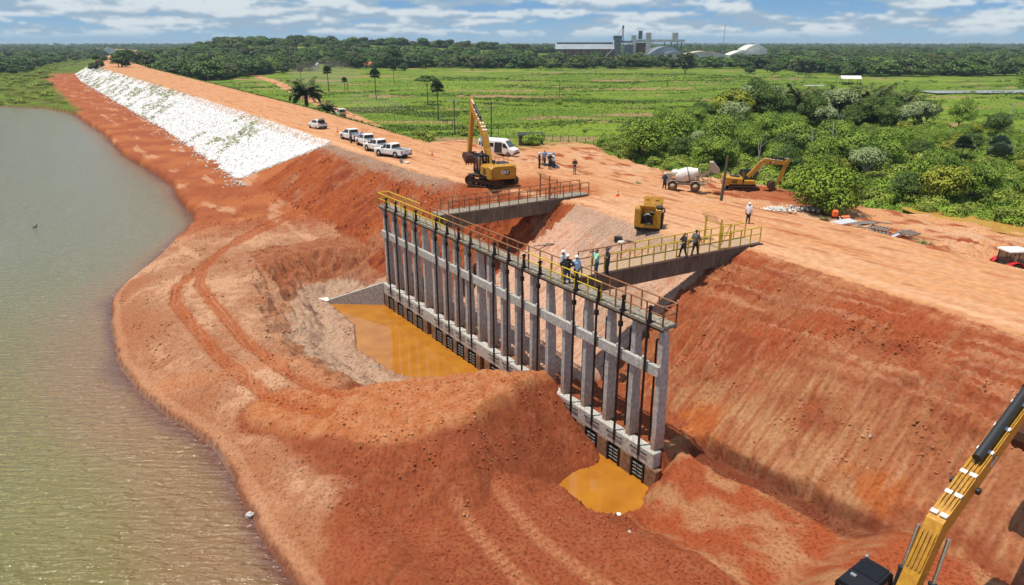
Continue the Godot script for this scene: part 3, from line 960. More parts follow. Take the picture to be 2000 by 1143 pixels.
# ------------------------------------------------------------------ intake of concrete frames and gates, with its walkway
func rail_run(parent: Node3D, a: Vector3, b: Vector3, step: float, m: Material, m2: Material = null, split := 2.0) -> void:
	# posts, top rail and middle rail; past the share «split» of its length the paint is m2
	var l := a.distance_to(b)
	var n := int(round(l / step))
	var d := (b - a) / n
	for i in n + 1:
		var k := MB.new()
		var p := a + d * i
		k.box(p + Vector3(0, 0.54, 0), Vector3(0.066, 1.08, 0.066))
		obj("rail_post", k, m2 if m2 and float(i) / n > split else m, parent)
	var cut := minf(split, 1.0)
	for h in [1.1, 0.6]:
		var r := 0.042 if h > 1.0 else 0.034
		var up := Vector3(0, h, 0)
		var k := MB.new()
		k.tube([a + up, a.lerp(b, cut) + up], [r], 6)
		obj("top_rail" if h > 1.0 else "middle_rail", k, m, parent)
		if m2 and split < 1.0:
			k = MB.new()
			k.tube([a.lerp(b, cut) + up, b + up], [r], 6)
			obj("top_rail" if h > 1.0 else "middle_rail", k, m2, parent)
func muddy(b: MB, from_y: float) -> void:   # splashed red mud on the lowest part
	for i in b.v.size():
		var k := clampf((from_y - b.v[i].y) / 1.4, 0.0, 1.0)
		b.c[i] = Color.WHITE.lerp(Color(0.82, 0.52, 0.38), k * 0.8)
func build_intake() -> void:
	var o := thing("water_intake", "long grey concrete intake frame of slender columns with a railed walkway on top", "water intake", Vector3(AX.x, 0, AX.y), SD)
	var con := M("concrete")
	var iron := M("black_iron")
	var L := 34.3
	var starts := [[0.2, 1.97], [9.75, 1.72], [18.0, 1.70], [26.4, 1.86]]
	# columns: narrow at the top, deep at the foot
	for m in starts:
		for k in 5:
			var s0: float = m[0] + m[1] * k
			if m[0] > 26.0: s0 = minf(s0, L - 0.35)
			var b := MB.new()
			var tall := 0.0
			var r: Array = []
			var hw := 0.15
			for lev in [[-7.25, 0.88], [-6.6, 0.86], [-5.6, 0.83], [-2.8, 0.74], [-2.0, 0.70], [-0.06, 0.54]]:
				var y: float = lev[0]
				var t1: float = lev[1]
				r.append(PackedVector3Array([Vector3(s0 - hw, y, 0.14), Vector3(s0 + hw, y, 0.14), Vector3(s0 + hw, y, t1), Vector3(s0 - hw, y, t1)]))
			b.loft(r)
			muddy(b, -5.6)
			obj("column", b, con, o)
	# waist beam with its stem guides, base wall, sill and floor behind it
	var b := MB.new()
	b.box(Vector3(L / 2, -2.42, 0.11), Vector3(L - 0.2, 0.62, 0.24), Basis.IDENTITY, 0.03)
	obj("waist_beam", b, con, o)
	b = MB.new()
	b.box(Vector3(L / 2, -7.72, 0.22), Vector3(L + 0.3, 0.98, 0.62), Basis.IDENTITY, 0.04)
	muddy(b, -7.9)
	obj("base_wall", b, con, o)
	b = MB.new()
	b.box(Vector3(L / 2, -9.9, 0.62), Vector3(L + 0.3, 5.1, 0.2))
	b.box(Vector3(L / 2, -9.7, 0.25), Vector3(L + 0.3, 0.5, 0.9))
	obj("sill", b, M("stained"), o)
	# stems, gates, racks and piers
	for m in starts:
		for k in 4:
			var s0: float = m[0] + m[1] * (k + 0.5) - 0.22
			var st := MB.new()
			st.cyl(Vector3(s0, -7.85, -0.13), Vector3(s0, 0.1, -0.13), 0.07, 8)
			st.box(Vector3(s0, -0.55, -0.13), Vector3(0.2, 0.3, 0.2))
			obj("gate_stem", st, iron, o)
			var rod := MB.new()
			rod.cyl(Vector3(s0, -9.3, -0.16), Vector3(s0, -7.85, -0.16), 0.022, 5)
			obj("gate_rod", rod, iron, o)
			var ped := MB.new()   # lifting gear on the deck
			ped.tube([Vector3(s0, 0.17, -0.0), Vector3(s0, 0.24, -0.0), Vector3(s0, 0.26, -0.0), Vector3(s0, 0.92, -0.0), Vector3(s0, 0.94, 0.0), Vector3(s0, 1.08, 0.0)], [0.2, 0.2, 0.12, 0.085, 0.12, 0.1], 10)
			ped.cyl(Vector3(s0, 1.0, -0.2), Vector3(s0, 1.0, 0.18), 0.035, 6)
			obj("gate_lift", ped, iron, o)
			var gd := MB.new()
			gd.box(Vector3(s0 + 0.12, -2.12, -0.06), Vector3(0.3, 0.62, 0.16), Basis.IDENTITY, 0.03)
			obj("stem_guide", gd, con, o)
			var cross := MB.new()
			cross.bar(Vector3(s0 - 0.62, -7.5, -0.17), Vector3(s0 + 0.62, -7.5, -0.17), 0.05, 0.05)
			cross.bar(Vector3(s0 - 0.6, -7.5, -0.17), Vector3(s0 - 0.6, -7.5, -0.06), 0.05, 0.05)
			cross.bar(Vector3(s0 + 0.6, -7.5, -0.17), Vector3(s0 + 0.6, -7.5, -0.06), 0.05, 0.05)
			obj("stem_bracket", cross, iron, o)
			# air pipe with its bent end, at the back
			var ap := MB.new()
			var px := s0 + 0.16
			var pts: Array = [Vector3(px, -7.3, 0.85), Vector3(px, -1.25, 0.85)]
			for q in 7:
				var a := PI * (1.0 - q / 6.0)
				pts.append(Vector3(px - 0.0 - (cos(a) + 1.0) * 0.19, -1.2 + sin(a) * 0.19, 0.85))
			pts.append(Vector3(px - 0.38, -1.34, 0.85))
			ap.tube(pts, [0.062], 8)
			obj("air_pipe", ap, iron, o)
			# opening: frame, rack bars
			var fr := MB.new()
			for e in [-0.47, 0.47]:
				fr.box(Vector3(s0 + e, -8.85, -0.1), Vector3(0.1, 1.3, 0.16))
			fr.box(Vector3(s0, -8.82, 0.28), Vector3(0.86, 1.24, 0.05))
			obj("gate_frame", fr, iron, o)
			for q in 4:
				var rk := MB.new()
				rk.bar(Vector3(s0 - 0.4, -8.5 - q * 0.22, -0.07), Vector3(s0 + 0.4, -8.5 - q * 0.22, -0.07), 0.06, 0.06)
				obj("rack_bar", rk, M("grey_metal"), o)
			for q in 3:
				var rk := MB.new()
				rk.bar(Vector3(s0 - 0.25 + q * 0.25, -8.3, 0.02), Vector3(s0 - 0.25 + q * 0.25, -9.5, 0.02), 0.035, 0.035)
				obj("rack_bar", rk, iron, o)
		for k in 5:
			var s0: float = minf(m[0] + m[1] * k - 0.22, L - 0.3)
			var pr := MB.new()
			var wd: float = m[1] - 1.1
			if k == 4: wd = 0.75
			pr.box(Vector3(s0 + (0.1 if k == 4 else 0.0), -8.9, 0.12), Vector3(wd, 1.39, 0.5), Basis.IDENTITY, 0.03)
			obj("pier", pr, M("stained"), o)
	# deck in slabs, with a dark strip under both long edges
	var n := 16
	for k in n:
		var x0 := -0.05 + (L + 0.1) * k / n
		var x1 := -0.05 + (L + 0.1) * (k + 1) / n
		var dk := MB.new()
		dk.box(Vector3((x0 + x1) / 2, 0.1, 0.47), Vector3(x1 - x0 - 0.012, 0.17, 1.08), Basis.IDENTITY, 0.012)
		obj("deck_slab", dk, M("deck"), o)
	b = MB.new()
	for t in [-0.01, 0.95]:
		b.box(Vector3(L / 2, -0.035, t), Vector3(L, 0.1, 0.1))
	obj("deck_edge", b, iron, o)
	# rails: rusty at the near end, yellow at the bridge and far end
	var ry := M("rail_yellow")
	var rr := M("rail_rust")
	var y := 0.18
	var rl := Node3D.new(); rl.name = "railing"; o.add_child(rl)
	rail_run(rl, Vector3(0.03, y, -0.02), Vector3(4.7, y, -0.02), 1.17, rr)
	rail_run(rl, Vector3(4.7, y, -0.02), Vector3(11.6, y, -0.02), 1.15, ry)
	rail_run(rl, Vector3(11.6, y, -0.02), Vector3(22.0, y, -0.02), 1.155, rr)
	rail_run(rl, Vector3(22.0, y, -0.02), Vector3(L - 0.03, y, -0.02), 1.14, ry)
	rail_run(rl, Vector3(0.03, y, -0.02), Vector3(0.03, y, 0.96), 0.97, rr)
	rail_run(rl, Vector3(L - 0.03, y, -0.02), Vector3(L - 0.03, y, 0.96), 0.97, ry)
	rail_run(rl, Vector3(0.03, y, 0.96), Vector3(7.55, y, 0.96), 1.25, rr)
	rail_run(rl, Vector3(9.2, y, 0.96), Vector3(26.5, y, 0.96), 1.23, rr)
	rail_run(rl, Vector3(28.2, y, 0.96), Vector3(L - 0.03, y, 0.96), 1.2, ry)
	# wing wall at the far end
	var ww := MB.new()
	var a := Vector3(L + 0.1, 0, -0.05)
	var e := Vector3(L + 3.6, 0, -4.6)
	var side := (e - a).cross(Vector3.UP).normalized() * 0.14
	var ring1 := PackedVector3Array([a - side + Vector3(0, -11, 0), a + side + Vector3(0, -11, 0), a + side + Vector3(0, -7.2, 0), a - side + Vector3(0, -7.2, 0)])
	var ring2 := PackedVector3Array([e - side + Vector3(0, -11, 0), e + side + Vector3(0, -11, 0), e + side + Vector3(0, -9.15, 0), e - side + Vector3(0, -9.15, 0)])
	ww.loft([ring1, ring2])
	obj("wing_wall", ww, con, o)

func bridge(called: String, label: String, p0: Vector3, p1: Vector3, m: Material, m2: Material, split: float, gate_at: float) -> void:
	# p0 on the intake, p1 on the crest, both on the near edge of the deck; local x runs p0 -> p1, local z towards the camera is negative
	var d := Vector2(p1.x - p0.x, p1.z - p0.z)
	var l := d.length()
	var o := thing(called, label, "footbridge", Vector3(p0.x, 0, p0.z), d, "footbridges from the crest to the intake")
	var wd := 1.55   # lies to the left of x (away from the camera)
	var b := MB.new()
	for z in [-0.22, -wd + 0.22]:
		var poly2 := PackedVector2Array([Vector2(0.35, 0.06), Vector2(l - 0.6, 0.06), Vector2(l - 0.6, -0.55), Vector2(l - 3.0, -1.12), Vector2(0.35, -1.12)])
		b.prism(poly2, z - 0.14, z + 0.14)
	obj("girder", b, M("girder"), o)
	var n := 8
	for k in n:
		var dk := MB.new()
		dk.box(Vector3(l * (k + 0.5) / n, 0.12, -wd / 2), Vector3(l / n - 0.012, 0.13, wd), Basis.IDENTITY, 0.012)
		obj("deck_slab", dk, M("deck") if split > 0.5 else M("deck_dusty"), o)
	var rl := Node3D.new(); rl.name = "railing"; o.add_child(rl)
	rail_run(rl, Vector3(0.9, 0.185, -0.05), Vector3(l, 0.185, -0.05), 0.98, m)
	rail_run(rl, Vector3(0.9, 0.185, -wd + 0.05), Vector3(l, 0.185, -wd + 0.05), 1.16, m2, m, split)
	# tall door frame across the deck with its mesh leaf standing open
	var g := Node3D.new(); g.name = "gate_frame"; o.add_child(g)
	for z in [-0.05, -wd + 0.05]:
		var k := MB.new()
		k.box(Vector3(gate_at, 1.25, z), Vector3(0.1, 2.2, 0.1))
		obj("gate_post", k, m, g)
	var k2 := MB.new()
	k2.bar(Vector3(gate_at, 2.0, -0.1), Vector3(gate_at, 2.0, -wd + 0.1), 0.06, 0.06)
	obj("gate_beam", k2, m, g)
	var gm := MB.new()
	for q in 9:
		var z := -0.1 - (wd - 0.2) * q / 8.0
		gm.bar(Vector3(gate_at - 0.05, 2.02, z), Vector3(gate_at - 0.5, 2.6, z), 0.014, 0.014)
	for q in 5:
		gm.bar(Vector3(gate_at - 0.05 - 0.11 * q, 2.02 + 0.145 * q, -0.1), Vector3(gate_at - 0.05 - 0.11 * q, 2.02 + 0.145 * q, -wd + 0.1), 0.014, 0.014)
	obj("gate_mesh", gm, M("rail_rust"), g)
	gm = MB.new()
	var x0 := gate_at + 0.05
	for q in [[0.25, 0.25], [1.15, 1.15], [1.95, 1.95]]:
		gm.bar(Vector3(x0, q[0], -0.05), Vector3(x0 + 0.75, q[1], 0.1), 0.05, 0.05)
	gm.bar(Vector3(x0 + 0.75, 0.22, 0.1), Vector3(x0 + 0.75, 1.98, 0.1), 0.05, 0.05)
	gm.bar(Vector3(x0, 0.25, -0.05), Vector3(x0 + 0.75, 1.95, 0.1), 0.035, 0.035)
	obj("gate_leaf", gm, m, g)
	var ab := MB.new()   # seat in the bank
	ab.box(Vector3(l - 0.3, -0.35, -wd / 2), Vector3(1.2, 0.78, wd + 0.1), Basis.IDENTITY, 0.03)
	obj("abutment", ab, M("girder"), o)
func build_bridges() -> void:
	tri_map(M("deck_dusty", 0.5, 0.36, 0.25, 0.95), noise_tex(71, 0.02, Color(0.75, 0.7, 0.65), Color(1, 1, 1)), null, Vector3.ONE * 0.6)
	bridge("access_bridge", "nearer footbridge with bright yellow railings and a tall yellow gate frame", Vector3(5.1, 0, -40.6) - Vector3(0.9, 0, -0.55), Vector3(18.1, 0, -48.0), M("rail_yellow"), M("rail_rust"), 0.3, 11.9)
	bridge("access_bridge", "farther footbridge with thin rusty railings and a rusty gate frame, beside the large excavator", Vector3(-5.2, 0, -56.7) - Vector3(0.9, 0, -0.55), Vector3(7.4, 0, -64.9), M("rail_rust"), M("rail_rust"), 2.0, 11.4)

# ------------------------------------------------------------------ plants
func leaf_quad(b: MB, p: Vector3, size: float, n: Vector3, col: Color) -> void:
	# one spray of leaves: two bent facets
	var x := n.cross(Vector3(rng.randf() - 0.5, rng.randf() - 0.5, rng.randf() - 0.5)).normalized()
	if x.length() < 0.5: x = Vector3.RIGHT
	var y := n.cross(x).normalized()
	var l := size * rng.randf_range(0.7, 1.35)
	var w := size * rng.randf_range(0.35, 0.7)
	b.col = col
	var tip := p + x * l - n * size * 0.25
	var mid := p + n * size * 0.15
	var up := n.lerp(Vector3.UP, 0.3).normalized()
	var a := p - x * l * 0.5
	b.tri_n(a, mid + y * w, tip, up, up, up)
	b.tri_n(a, mid - y * w, tip, up, up, up)
func crown(seed_: int, r: Vector3, blobs: int, leaves: int, size: float, c1: Color, c2: Color, low := -0.5) -> ArrayMesh:
	rng.seed = seed_
	var b := MB.new()
	var cen: Array = []
	for i in blobs:
		var a := TAU * (i * 0.618 + rng.randf() * 0.2)
		var h := rng.randf_range(low, 1.0)
		var k := sqrt(maxf(0.05, 1.0 - h * h)) * rng.randf_range(0.35, 0.95)
		cen.append([Vector3(cos(a) * k * r.x * 0.8, h * r.y * 0.75, sin(a) * k * r.z * 0.8), rng.randf_range(0.28, 0.5), rng.randf()])
	for i in leaves:
		var q = cen[rng.randi() % blobs]
		var d := Vector3(rng.randfn(), rng.randfn() * 0.9 + 0.25, rng.randfn()).normalized()
		var rad: float = q[1] * (0.75 + 0.35 * rng.randf())
		var p: Vector3 = q[0] + d * Vector3(r.x, r.y * 0.8, r.z) * rad
		var col := c1.lerp(c2, clampf(q[2] * 0.75 + rng.randf() * 0.45, 0, 1))
		leaf_quad(b, p, size, (d + Vector3(rng.randf() - 0.5, rng.randf() - 0.2, rng.randf() - 0.5) * 0.9).normalized(), col)
	return b.mesh()
func wood(seed_: int, h: float, r: float, spread: Vector3, crown_h: float, limbs: int) -> ArrayMesh:
	rng.seed = seed_
	var b := MB.new()
	var lean := Vector3(rng.randf() - 0.5, 0, rng.randf() - 0.5) * h * 0.12
	var top := Vector3(0, h, 0) + lean
	b.tube([Vector3(0, -0.4, 0), Vector3(0, h * 0.4, 0) + lean * 0.3, top], [r * 1.25, r * 0.9, r * 0.65], 7)
	for i in limbs:
		var a := TAU * i / limbs + rng.randf()
		var e := top + Vector3(cos(a) * spread.x * 0.65, crown_h * rng.randf_range(0.15, 0.75), sin(a) * spread.z * 0.65)
		var m := top.lerp(e, 0.5) + Vector3(0, crown_h * 0.08, 0)
		b.tube([top - Vector3(0, h * 0.15, 0), m, e], [r * 0.5, r * 0.32, r * 0.1], 5)
	return b.mesh()
func fan_crown(seed_: int, n: int, len_: float, c1: Color, c2: Color, skirt := true) -> ArrayMesh:
	# round head of stiff fan leaves
	rng.seed = seed_
	var b := MB.new()
	for i in n:
		var a := TAU * i * 0.618034
		var el := lerpf(1.35, -0.75 if skirt else -0.2, float(i) / n) + rng.randf() * 0.2
		var d := Vector3(cos(a) * cos(el), sin(el), sin(a) * cos(el))
		var st := d * len_ * 0.5
		b.col = c1
		b.tube([Vector3.ZERO, st], [0.05, 0.03], 4, false)
		var x := d.cross(Vector3.UP).normalized()
		if x.length() < 0.3: x = Vector3.RIGHT
		var up := x.cross(d).normalized()
		var old := float(i) / n > 0.86
		for k in 11:
			var f := (k / 10.0 - 0.5) * 2.5
			var e := (d * cos(f) + x * sin(f)).normalized()
			b.col = c1.lerp(c2, rng.randf()) if not old else Color(0.16, 0.12, 0.06)
			var tip := st + e * len_ * rng.randf_range(0.48, 0.6) - Vector3(0, len_ * 0.08 * absf(f), 0)
			var wd := e.cross(up).normalized() * len_ * 0.075
			var mid := st + e * len_ * 0.3 + up * len_ * 0.03
			b.tri_n(st, mid + wd, tip, up, up, up)
			b.tri_n(st, mid - wd, tip, up, up, up)
	return b.mesh()
func feather_crown(seed_: int, n: int, len_: float, c1: Color, c2: Color, rise := 1.2) -> ArrayMesh:
	# long arching fronds with drooping leaflets
	rng.seed = seed_
	var b := MB.new()
	for i in n:
		var a := TAU * i * 0.618034 + rng.randf() * 0.3
		var el := lerpf(rise, -0.1, float(i) / n)
		var dir := Vector3(cos(a), 0, sin(a))
		var side := dir.cross(Vector3.UP)
		var p := Vector3.ZERO
		var pts: Array = [p]
		var l := len_ * rng.randf_range(0.8, 1.1)
		for k in 8:
			var e := el - 0.24 * k * (0.6 + 0.5 * rng.randf())
			p += (dir * cos(e) + Vector3.UP * sin(e)) * l / 8.0
			pts.append(p)
		b.col = c2
		b.tube(pts, [0.06, 0.05, 0.04, 0.03, 0.02], 4, false)
		for k in range(1, 9):
			for h in 3:
				var q: Vector3 = pts[k - 1].lerp(pts[k], h / 3.0)
				var fl: float = l * 0.26 * sin(PI * clampf((k - 0.4 + h / 3.0) / 8.8, 0.08, 0.96))
				for sg in [-1.0, 1.0]:
					b.col = c1.lerp(c2, rng.randf())
					var tip: Vector3 = q + side * sg * fl + dir * fl * 0.45 - Vector3(0, fl * rng.randf_range(0.25, 0.7), 0)
					var up := Vector3(0, 1, 0)
					b.tri_n(q - dir * 0.1, q + dir * 0.3 * len_ / 3.0, tip, up, up, up)
	return b.mesh()
func tuft(seed_: int, n: int, h: float, c1: Color, c2: Color, spread := 0.5, wd := 0.06) -> ArrayMesh:
	rng.seed = seed_
	var b := MB.new()
	for i in n:
		var a := rng.randf() * TAU
		var o := Vector3(cos(a), 0, sin(a))
		var base := o * rng.randf() * spread * 0.5
		var l := h * rng.randf_range(0.55, 1.1)
		var tip := base + o * l * rng.randf_range(0.15, 0.8) + Vector3(0, l * rng.randf_range(0.6, 1.0), 0)
		var mid := base.lerp(tip, 0.55) + Vector3(0, l * 0.12, 0)
		var x := Vector3(-o.z, 0, o.x) * wd
		b.col = c1.lerp(c2, rng.randf())
		var up := Vector3(o.x * 0.4, 1, o.z * 0.4).normalized()
		b.tri_n(base - x, base + x, mid + x * 0.8, up, up, up)
		b.tri_n(base - x, mid + x * 0.8, mid - x * 0.8, up, up, up)
		b.tri_n(mid - x * 0.8, mid + x * 0.8, tip, up, up, up)
	return b.mesh()
var kinds := {}
func tree_kind(key: String, called: String, wood_mesh: Mesh, wood_mat: Material, crown_mesh: Mesh, crown_mat: Material, lift: float) -> void:
	kinds[key] = [called, wood_mesh, wood_mat, crown_mesh, crown_mat, lift]
func plant(key: String, label: String, category: String, at: Vector3, size: float, turn: float, group := "", squash := 1.0) -> Node3D:
	var k = kinds[key]
	var o := thing(k[0], label, category, at, Vector2(cos(turn), sin(turn)), group)
	o.scale = Vector3(size, size * squash, size)
	if k[1]: put_mesh("trunk", k[1], k[2], o)
	var c := put_mesh("crown" if k[1] else "foliage", k[3], k[4], o)
	c.position.y = k[5]
	return o
func make_kinds() -> void:
	var bark: Material = M("bark")
	var leaf: Material = M("leaf")
	var g1 := Color(0.07, 0.125, 0.018)
	var g2 := Color(0.23, 0.33, 0.04)
	var y2 := Color(0.34, 0.36, 0.035)
	var d1 := Color(0.034, 0.065, 0.016)
	var d2 := Color(0.115, 0.175, 0.034)
	tree_kind("broad_a", "broadleaf_tree", wood(101, 2.0, 0.16, Vector3(2.6, 1, 2.6), 2.6, 5), bark, crown(201, Vector3(3.0, 2.3, 3.0), 34, 6000, 0.17, g1, g2), leaf, 3.7)
	tree_kind("broad_b", "broadleaf_tree", wood(102, 2.4, 0.17, Vector3(2.2, 1, 2.6), 3.0, 6), bark, crown(202, Vector3(2.6, 2.8, 3.0), 30, 6000, 0.165, g1, Color(0.28, 0.4, 0.05)), leaf, 4.2)
	tree_kind("broad_c", "broadleaf_tree", wood(103, 2.0, 0.15, Vector3(2.4, 1, 2.2), 2.4, 5), bark, crown(203, Vector3(2.8, 2.1, 2.5), 28, 5000, 0.18, Color(0.05, 0.075, 0.012), y2), leaf, 3.4)
	tree_kind("broad_d", "broadleaf_tree", wood(104, 2.6, 0.18, Vector3(2.6, 1, 2.6), 2.6, 6), bark, crown(204, Vector3(3.0, 2.4, 2.8), 30, 5500, 0.17, d1, d2), leaf, 4.1)
	tree_kind("silver", "pale_stemmed_tree", wood(105, 3.0, 0.11, Vector3(3.0, 1, 3.0), 2.6, 8), M("bark_pale"), crown(205, Vector3(2.8, 1.7, 2.8), 34, 2600, 0.19, Color(0.13, 0.18, 0.07), Color(0.32, 0.38, 0.17), 0.0), leaf, 4.3)
	tree_kind("shrub_a", "leafy_shrub", null, null, crown(206, Vector3(1.7, 1.3, 1.7), 20, 2600, 0.135, Color(0.09, 0.16, 0.02), Color(0.29, 0.42, 0.045)), leaf, 0.9)
	tree_kind("shrub_b", "leafy_shrub", null, null, crown(207, Vector3(1.9, 1.2, 1.6), 18, 2400, 0.14, Color(0.1, 0.15, 0.03), Color(0.31, 0.37, 0.05)), leaf, 0.8)
	tree_kind("far_a", "round_crowned_tree", wood(108, 2.2, 0.3, Vector3(3, 1, 3), 3, 5), bark, crown(208, Vector3(4.2, 3.4, 4.2), 26, 1500, 0.55, d1, Color(0.055, 0.095, 0.025)), leaf, 5.0)
	tree_kind("far_b", "round_crowned_tree", wood(109, 2.0, 0.3, Vector3(3, 1, 3), 3, 5), bark, crown(209, Vector3(4.6, 2.8, 4.0), 22, 1400, 0.55, Color(0.02, 0.05, 0.012), Color(0.08, 0.12, 0.025)), leaf, 4.4)
	tree_kind("far_c", "round_crowned_tree", wood(110, 2.0, 0.25, Vector3(3, 1, 3), 3, 5), bark, crown(210, Vector3(3.6, 3.6, 3.6), 22, 1300, 0.55, Color(0.03, 0.05, 0.02), Color(0.075, 0.09, 0.035)), leaf, 5.0)
	tree_kind("flat_top", "flat_topped_tree", wood(111, 5.0, 0.12, Vector3(1.5, 1, 1.5), 0.8, 5), bark, crown(211, Vector3(2.9, 0.9, 2.4), 16, 1400, 0.25, d1, d2), leaf, 6.0)
	# palms
	var trunk := MB.new()
	trunk.tube([Vector3(0, -0.3, 0), Vector3(0.05, 3, 0.02), Vector3(0.0, 6.6, 0)], [0.19, 0.13, 0.12], 8)
	tree_kind("fan_palm", "fan_palm", trunk.mesh(), M("pole_wood"), fan_crown(212, 44, 1.75, Color(0.035, 0.06, 0.03), Color(0.11, 0.15, 0.075)), M("frond"), 6.9)
	trunk = MB.new()
	trunk.tube([Vector3(0, -0.3, 0), Vector3(0.05, 1.2, 0.0), Vector3(0.1, 2.6, 0)], [0.32, 0.28, 0.24], 8)
	tree_kind("feather_palm", "feather_palm", trunk.mesh(), M("pole_wood"), feather_crown(213, 32, 3.5, Color(0.045, 0.08, 0.02), Color(0.15, 0.17, 0.04), 1.45), M("frond"), 2.6)
	tree_kind("palm_bush", "palm_bush", null, null, feather_crown(214, 16, 2.6, Color(0.03, 0.07, 0.02), Color(0.08, 0.13, 0.03), 1.45), M("frond"), 0.1)
	tree_kind("fan_bush", "palm_bush", null, null, fan_crown(215, 26, 1.5, Color(0.07, 0.11, 0.06), Color(0.19, 0.24, 0.14), false), M("frond"), 0.7)
	# tall grass by the road
	tree_kind("grass_a", "grass_clump", null, null, tuft(216, 160, 0.95, Color(0.13, 0.19, 0.05), Color(0.26, 0.29, 0.13), 0.9, 0.025), M("tuft"), 0.0)
	tree_kind("grass_b", "grass_clump", null, null, tuft(217, 140, 0.8, Color(0.16, 0.15, 0.05), Color(0.28, 0.25, 0.1), 1.0, 0.025), M("tuft"), 0.0)
	# broad leaved bush with upright bright sprays
	tree_kind("round_bush", "dense_bush", wood(118, 0.6, 0.14, Vector3(2.4, 1, 2.4), 2.0, 6), bark, crown(218, Vector3(3.3, 2.9, 3.1), 52, 12000, 0.155, Color(0.035, 0.07, 0.01), Color(0.22, 0.31, 0.03), -0.8), leaf, 2.5)
func thicket_place(p: Vector2) -> String:
	var az := p.x / -p.y
	var side := "behind the concrete mixer"
	if az < 0.2: side = "left end of the thicket"
	elif az > 0.62: side = "above the tractor"
	elif az > 0.47: side = "above the plank pile"
	elif az > 0.33: side = "behind the digging excavator"
	var d := p.length()
	var depth := "in the front row" if d < 105.0 else ("mid wood" if d < 145.0 else "at the far side")
	return " " + depth + " " + side
func in_poly(p: Vector2, a: PackedVector2Array) -> bool:
	return Geometry2D.is_point_in_polygon(p, a)
func gpos(x: float, z: float, dy := -0.05) -> Vector3:
	return Vector3(x, ground_at(x, z) + dy, z)
func build_plants() -> void:
	make_kinds()
	var r2 := RandomNumberGenerator.new()
	r2.seed = 77
	# ---- thicket on the valley side: bounded in plan (x, z)
	var edge := poly([16, -134, 18, -121, 24, -104, 33, -93, 41, -88, 43, -79, 53, -69.5, 66, -63, 90, -52, 150, -50, 175, -85, 160, -140, 128, -150, 106, -148, 97, -163, 84, -190, 66, -196, 52, -186, 47, -168, 34, -150])
	var placed: Array = []
	var n := 0
	var tries := 0
	var broad := ["broad_a", "broad_b", "broad_c", "broad_a", "broad_b", "silver", "broad_d"]
	var names := {
		"broad_a": "mid green broadleaf tree",
		"broad_b": "bright green broadleaf tree",
		"broad_c": "yellow green broadleaf tree",
		"broad_d": "dark green broadleaf tree",
		"silver": "grey green pale stemmed tree"}
	while n < 290 and tries < 6000:
		tries += 1
		var p := Vector2(r2.randf_range(15, 140), r2.randf_range(-197, -52))
		if not in_poly(p, edge): continue
		var d := p.length() / 100.0
		var sc := r2.randf_range(0.62, 1.0)
		if p.x > 60 and p.y > -150: sc *= 0.72      # lower scrub to the right
		var ok := true
		for q in placed:
			if p.distance_to(q[0]) < (sc + q[1]) * 1.75: ok = false; break
		if not ok: continue
		placed.append([p, sc])
		if p.x < 62 or p.y < -150: sc *= r2.randf_range(1.0, 1.4)
		var key: String = broad[r2.randi() % broad.size()]
		if p.x > 62 and p.x < 100 and p.y < -150 and p.y > -195: key = ["silver", "broad_d"][r2.randi() % 2]; sc *= 1.15
		if p.x > 70 and p.y > -140 and key == "silver": key = "broad_b"
		var where := thicket_place(p)
		plant(key, names[key] + where, "tree", gpos(p.x, p.y, -0.2), sc, r2.randf() * TAU, key.replace("broad_", "thicket trees ") + where, r2.randf_range(0.85, 1.1))
		n += 1
	# undergrowth that closes the thicket
	var xf: Array = []
	for i in 5200:
		var p := Vector2(r2.randf_range(14, 170), r2.randf_range(-197, -50))
		if not in_poly(p, edge): continue
		var s := r2.randf_range(0.7, 1.35)
		xf.append(Transform3D(Basis(Vector3.UP, r2.randf() * TAU).scaled(Vector3(s, s * r2.randf_range(0.7, 1.3), s)), gpos(p.x, p.y, 0.55)))
	var half: int = xf.size() / 2
	scatter("undergrowth", kinds["shrub_a"][3], M("leaf"), xf.slice(0, half), "green undergrowth filling the thicket beyond the dam road", "undergrowth")
	scatter("undergrowth", kinds["shrub_b"][3], M("leaf"), xf.slice(half), "yellow green undergrowth filling the thicket beyond the dam road", "undergrowth")
	# single plants one can point to
	plant("round_bush", "large dense bright green bush between the white rubble and the plank pile", "bush", gpos(34.2, -73.6, -0.3), 1.22, 0.4)
	plant("broad_d", "tall dark tree at the left corner of the thicket above the dirt lane", "tree", gpos(21.5, -117.0), 1.15, 1.0)
	plant("broad_c", "tall yellow green tree rising over the middle of the thicket", "tree", gpos(50.0, -160.0), 1.7, 2.0)
	plant("broad_d", "tall dark tree next to the yellow green one in mid thicket", "tree", gpos(58.0, -163.0), 1.6, 0.7)
	plant("broad_d", "round dark tree standing over low scrub at the right of the thicket", "tree", gpos(96.0, -138.0), 0.95, 0.2)
	for q in [[76.0, -172.0, 1.1], [82.0, -176.0, 1.2], [88.0, -170.0, 1.35], [93.0, -166.0, 1.15], [84.0, -166.0, 1.0], [72.0, -178.0, 1.25], [79.0, -168.0, 1.3], [96.0, -171.0, 1.2], [90.0, -178.0, 1.3], [75.0, -164.0, 1.05]]:
		plant("feather_palm", "tall arching palm among grey stems at the far right of the thicket", "palm", gpos(q[0], q[1]), q[2] * 1.5, q[0], "tall palms in the thicket")
	for q in [[72.0, -110.0], [75.5, -106.5], [79.0, -112.0], [70.0, -118.0]]:
		plant("fan_bush", "silvery fan palm bush growing in the low scrub on the right", "palm", gpos(q[0], q[1], 1.6), r2.randf_range(1.1, 1.5), q[0], "silvery palm bushes")
	plant("fan_palm", "single fan palm with a dark trunk skirt in the right scrub", "palm", gpos(66.0, -101.0), 0.75, 0.3)
	# bare pale stems sticking out of the thicket
	var bare := MB.new()
	bare.tube([Vector3(0, 0, 0), Vector3(0.3, 3.5, 0.1), Vector3(1.2, 7.0, 0.2)], [0.13, 0.1, 0.04], 6)
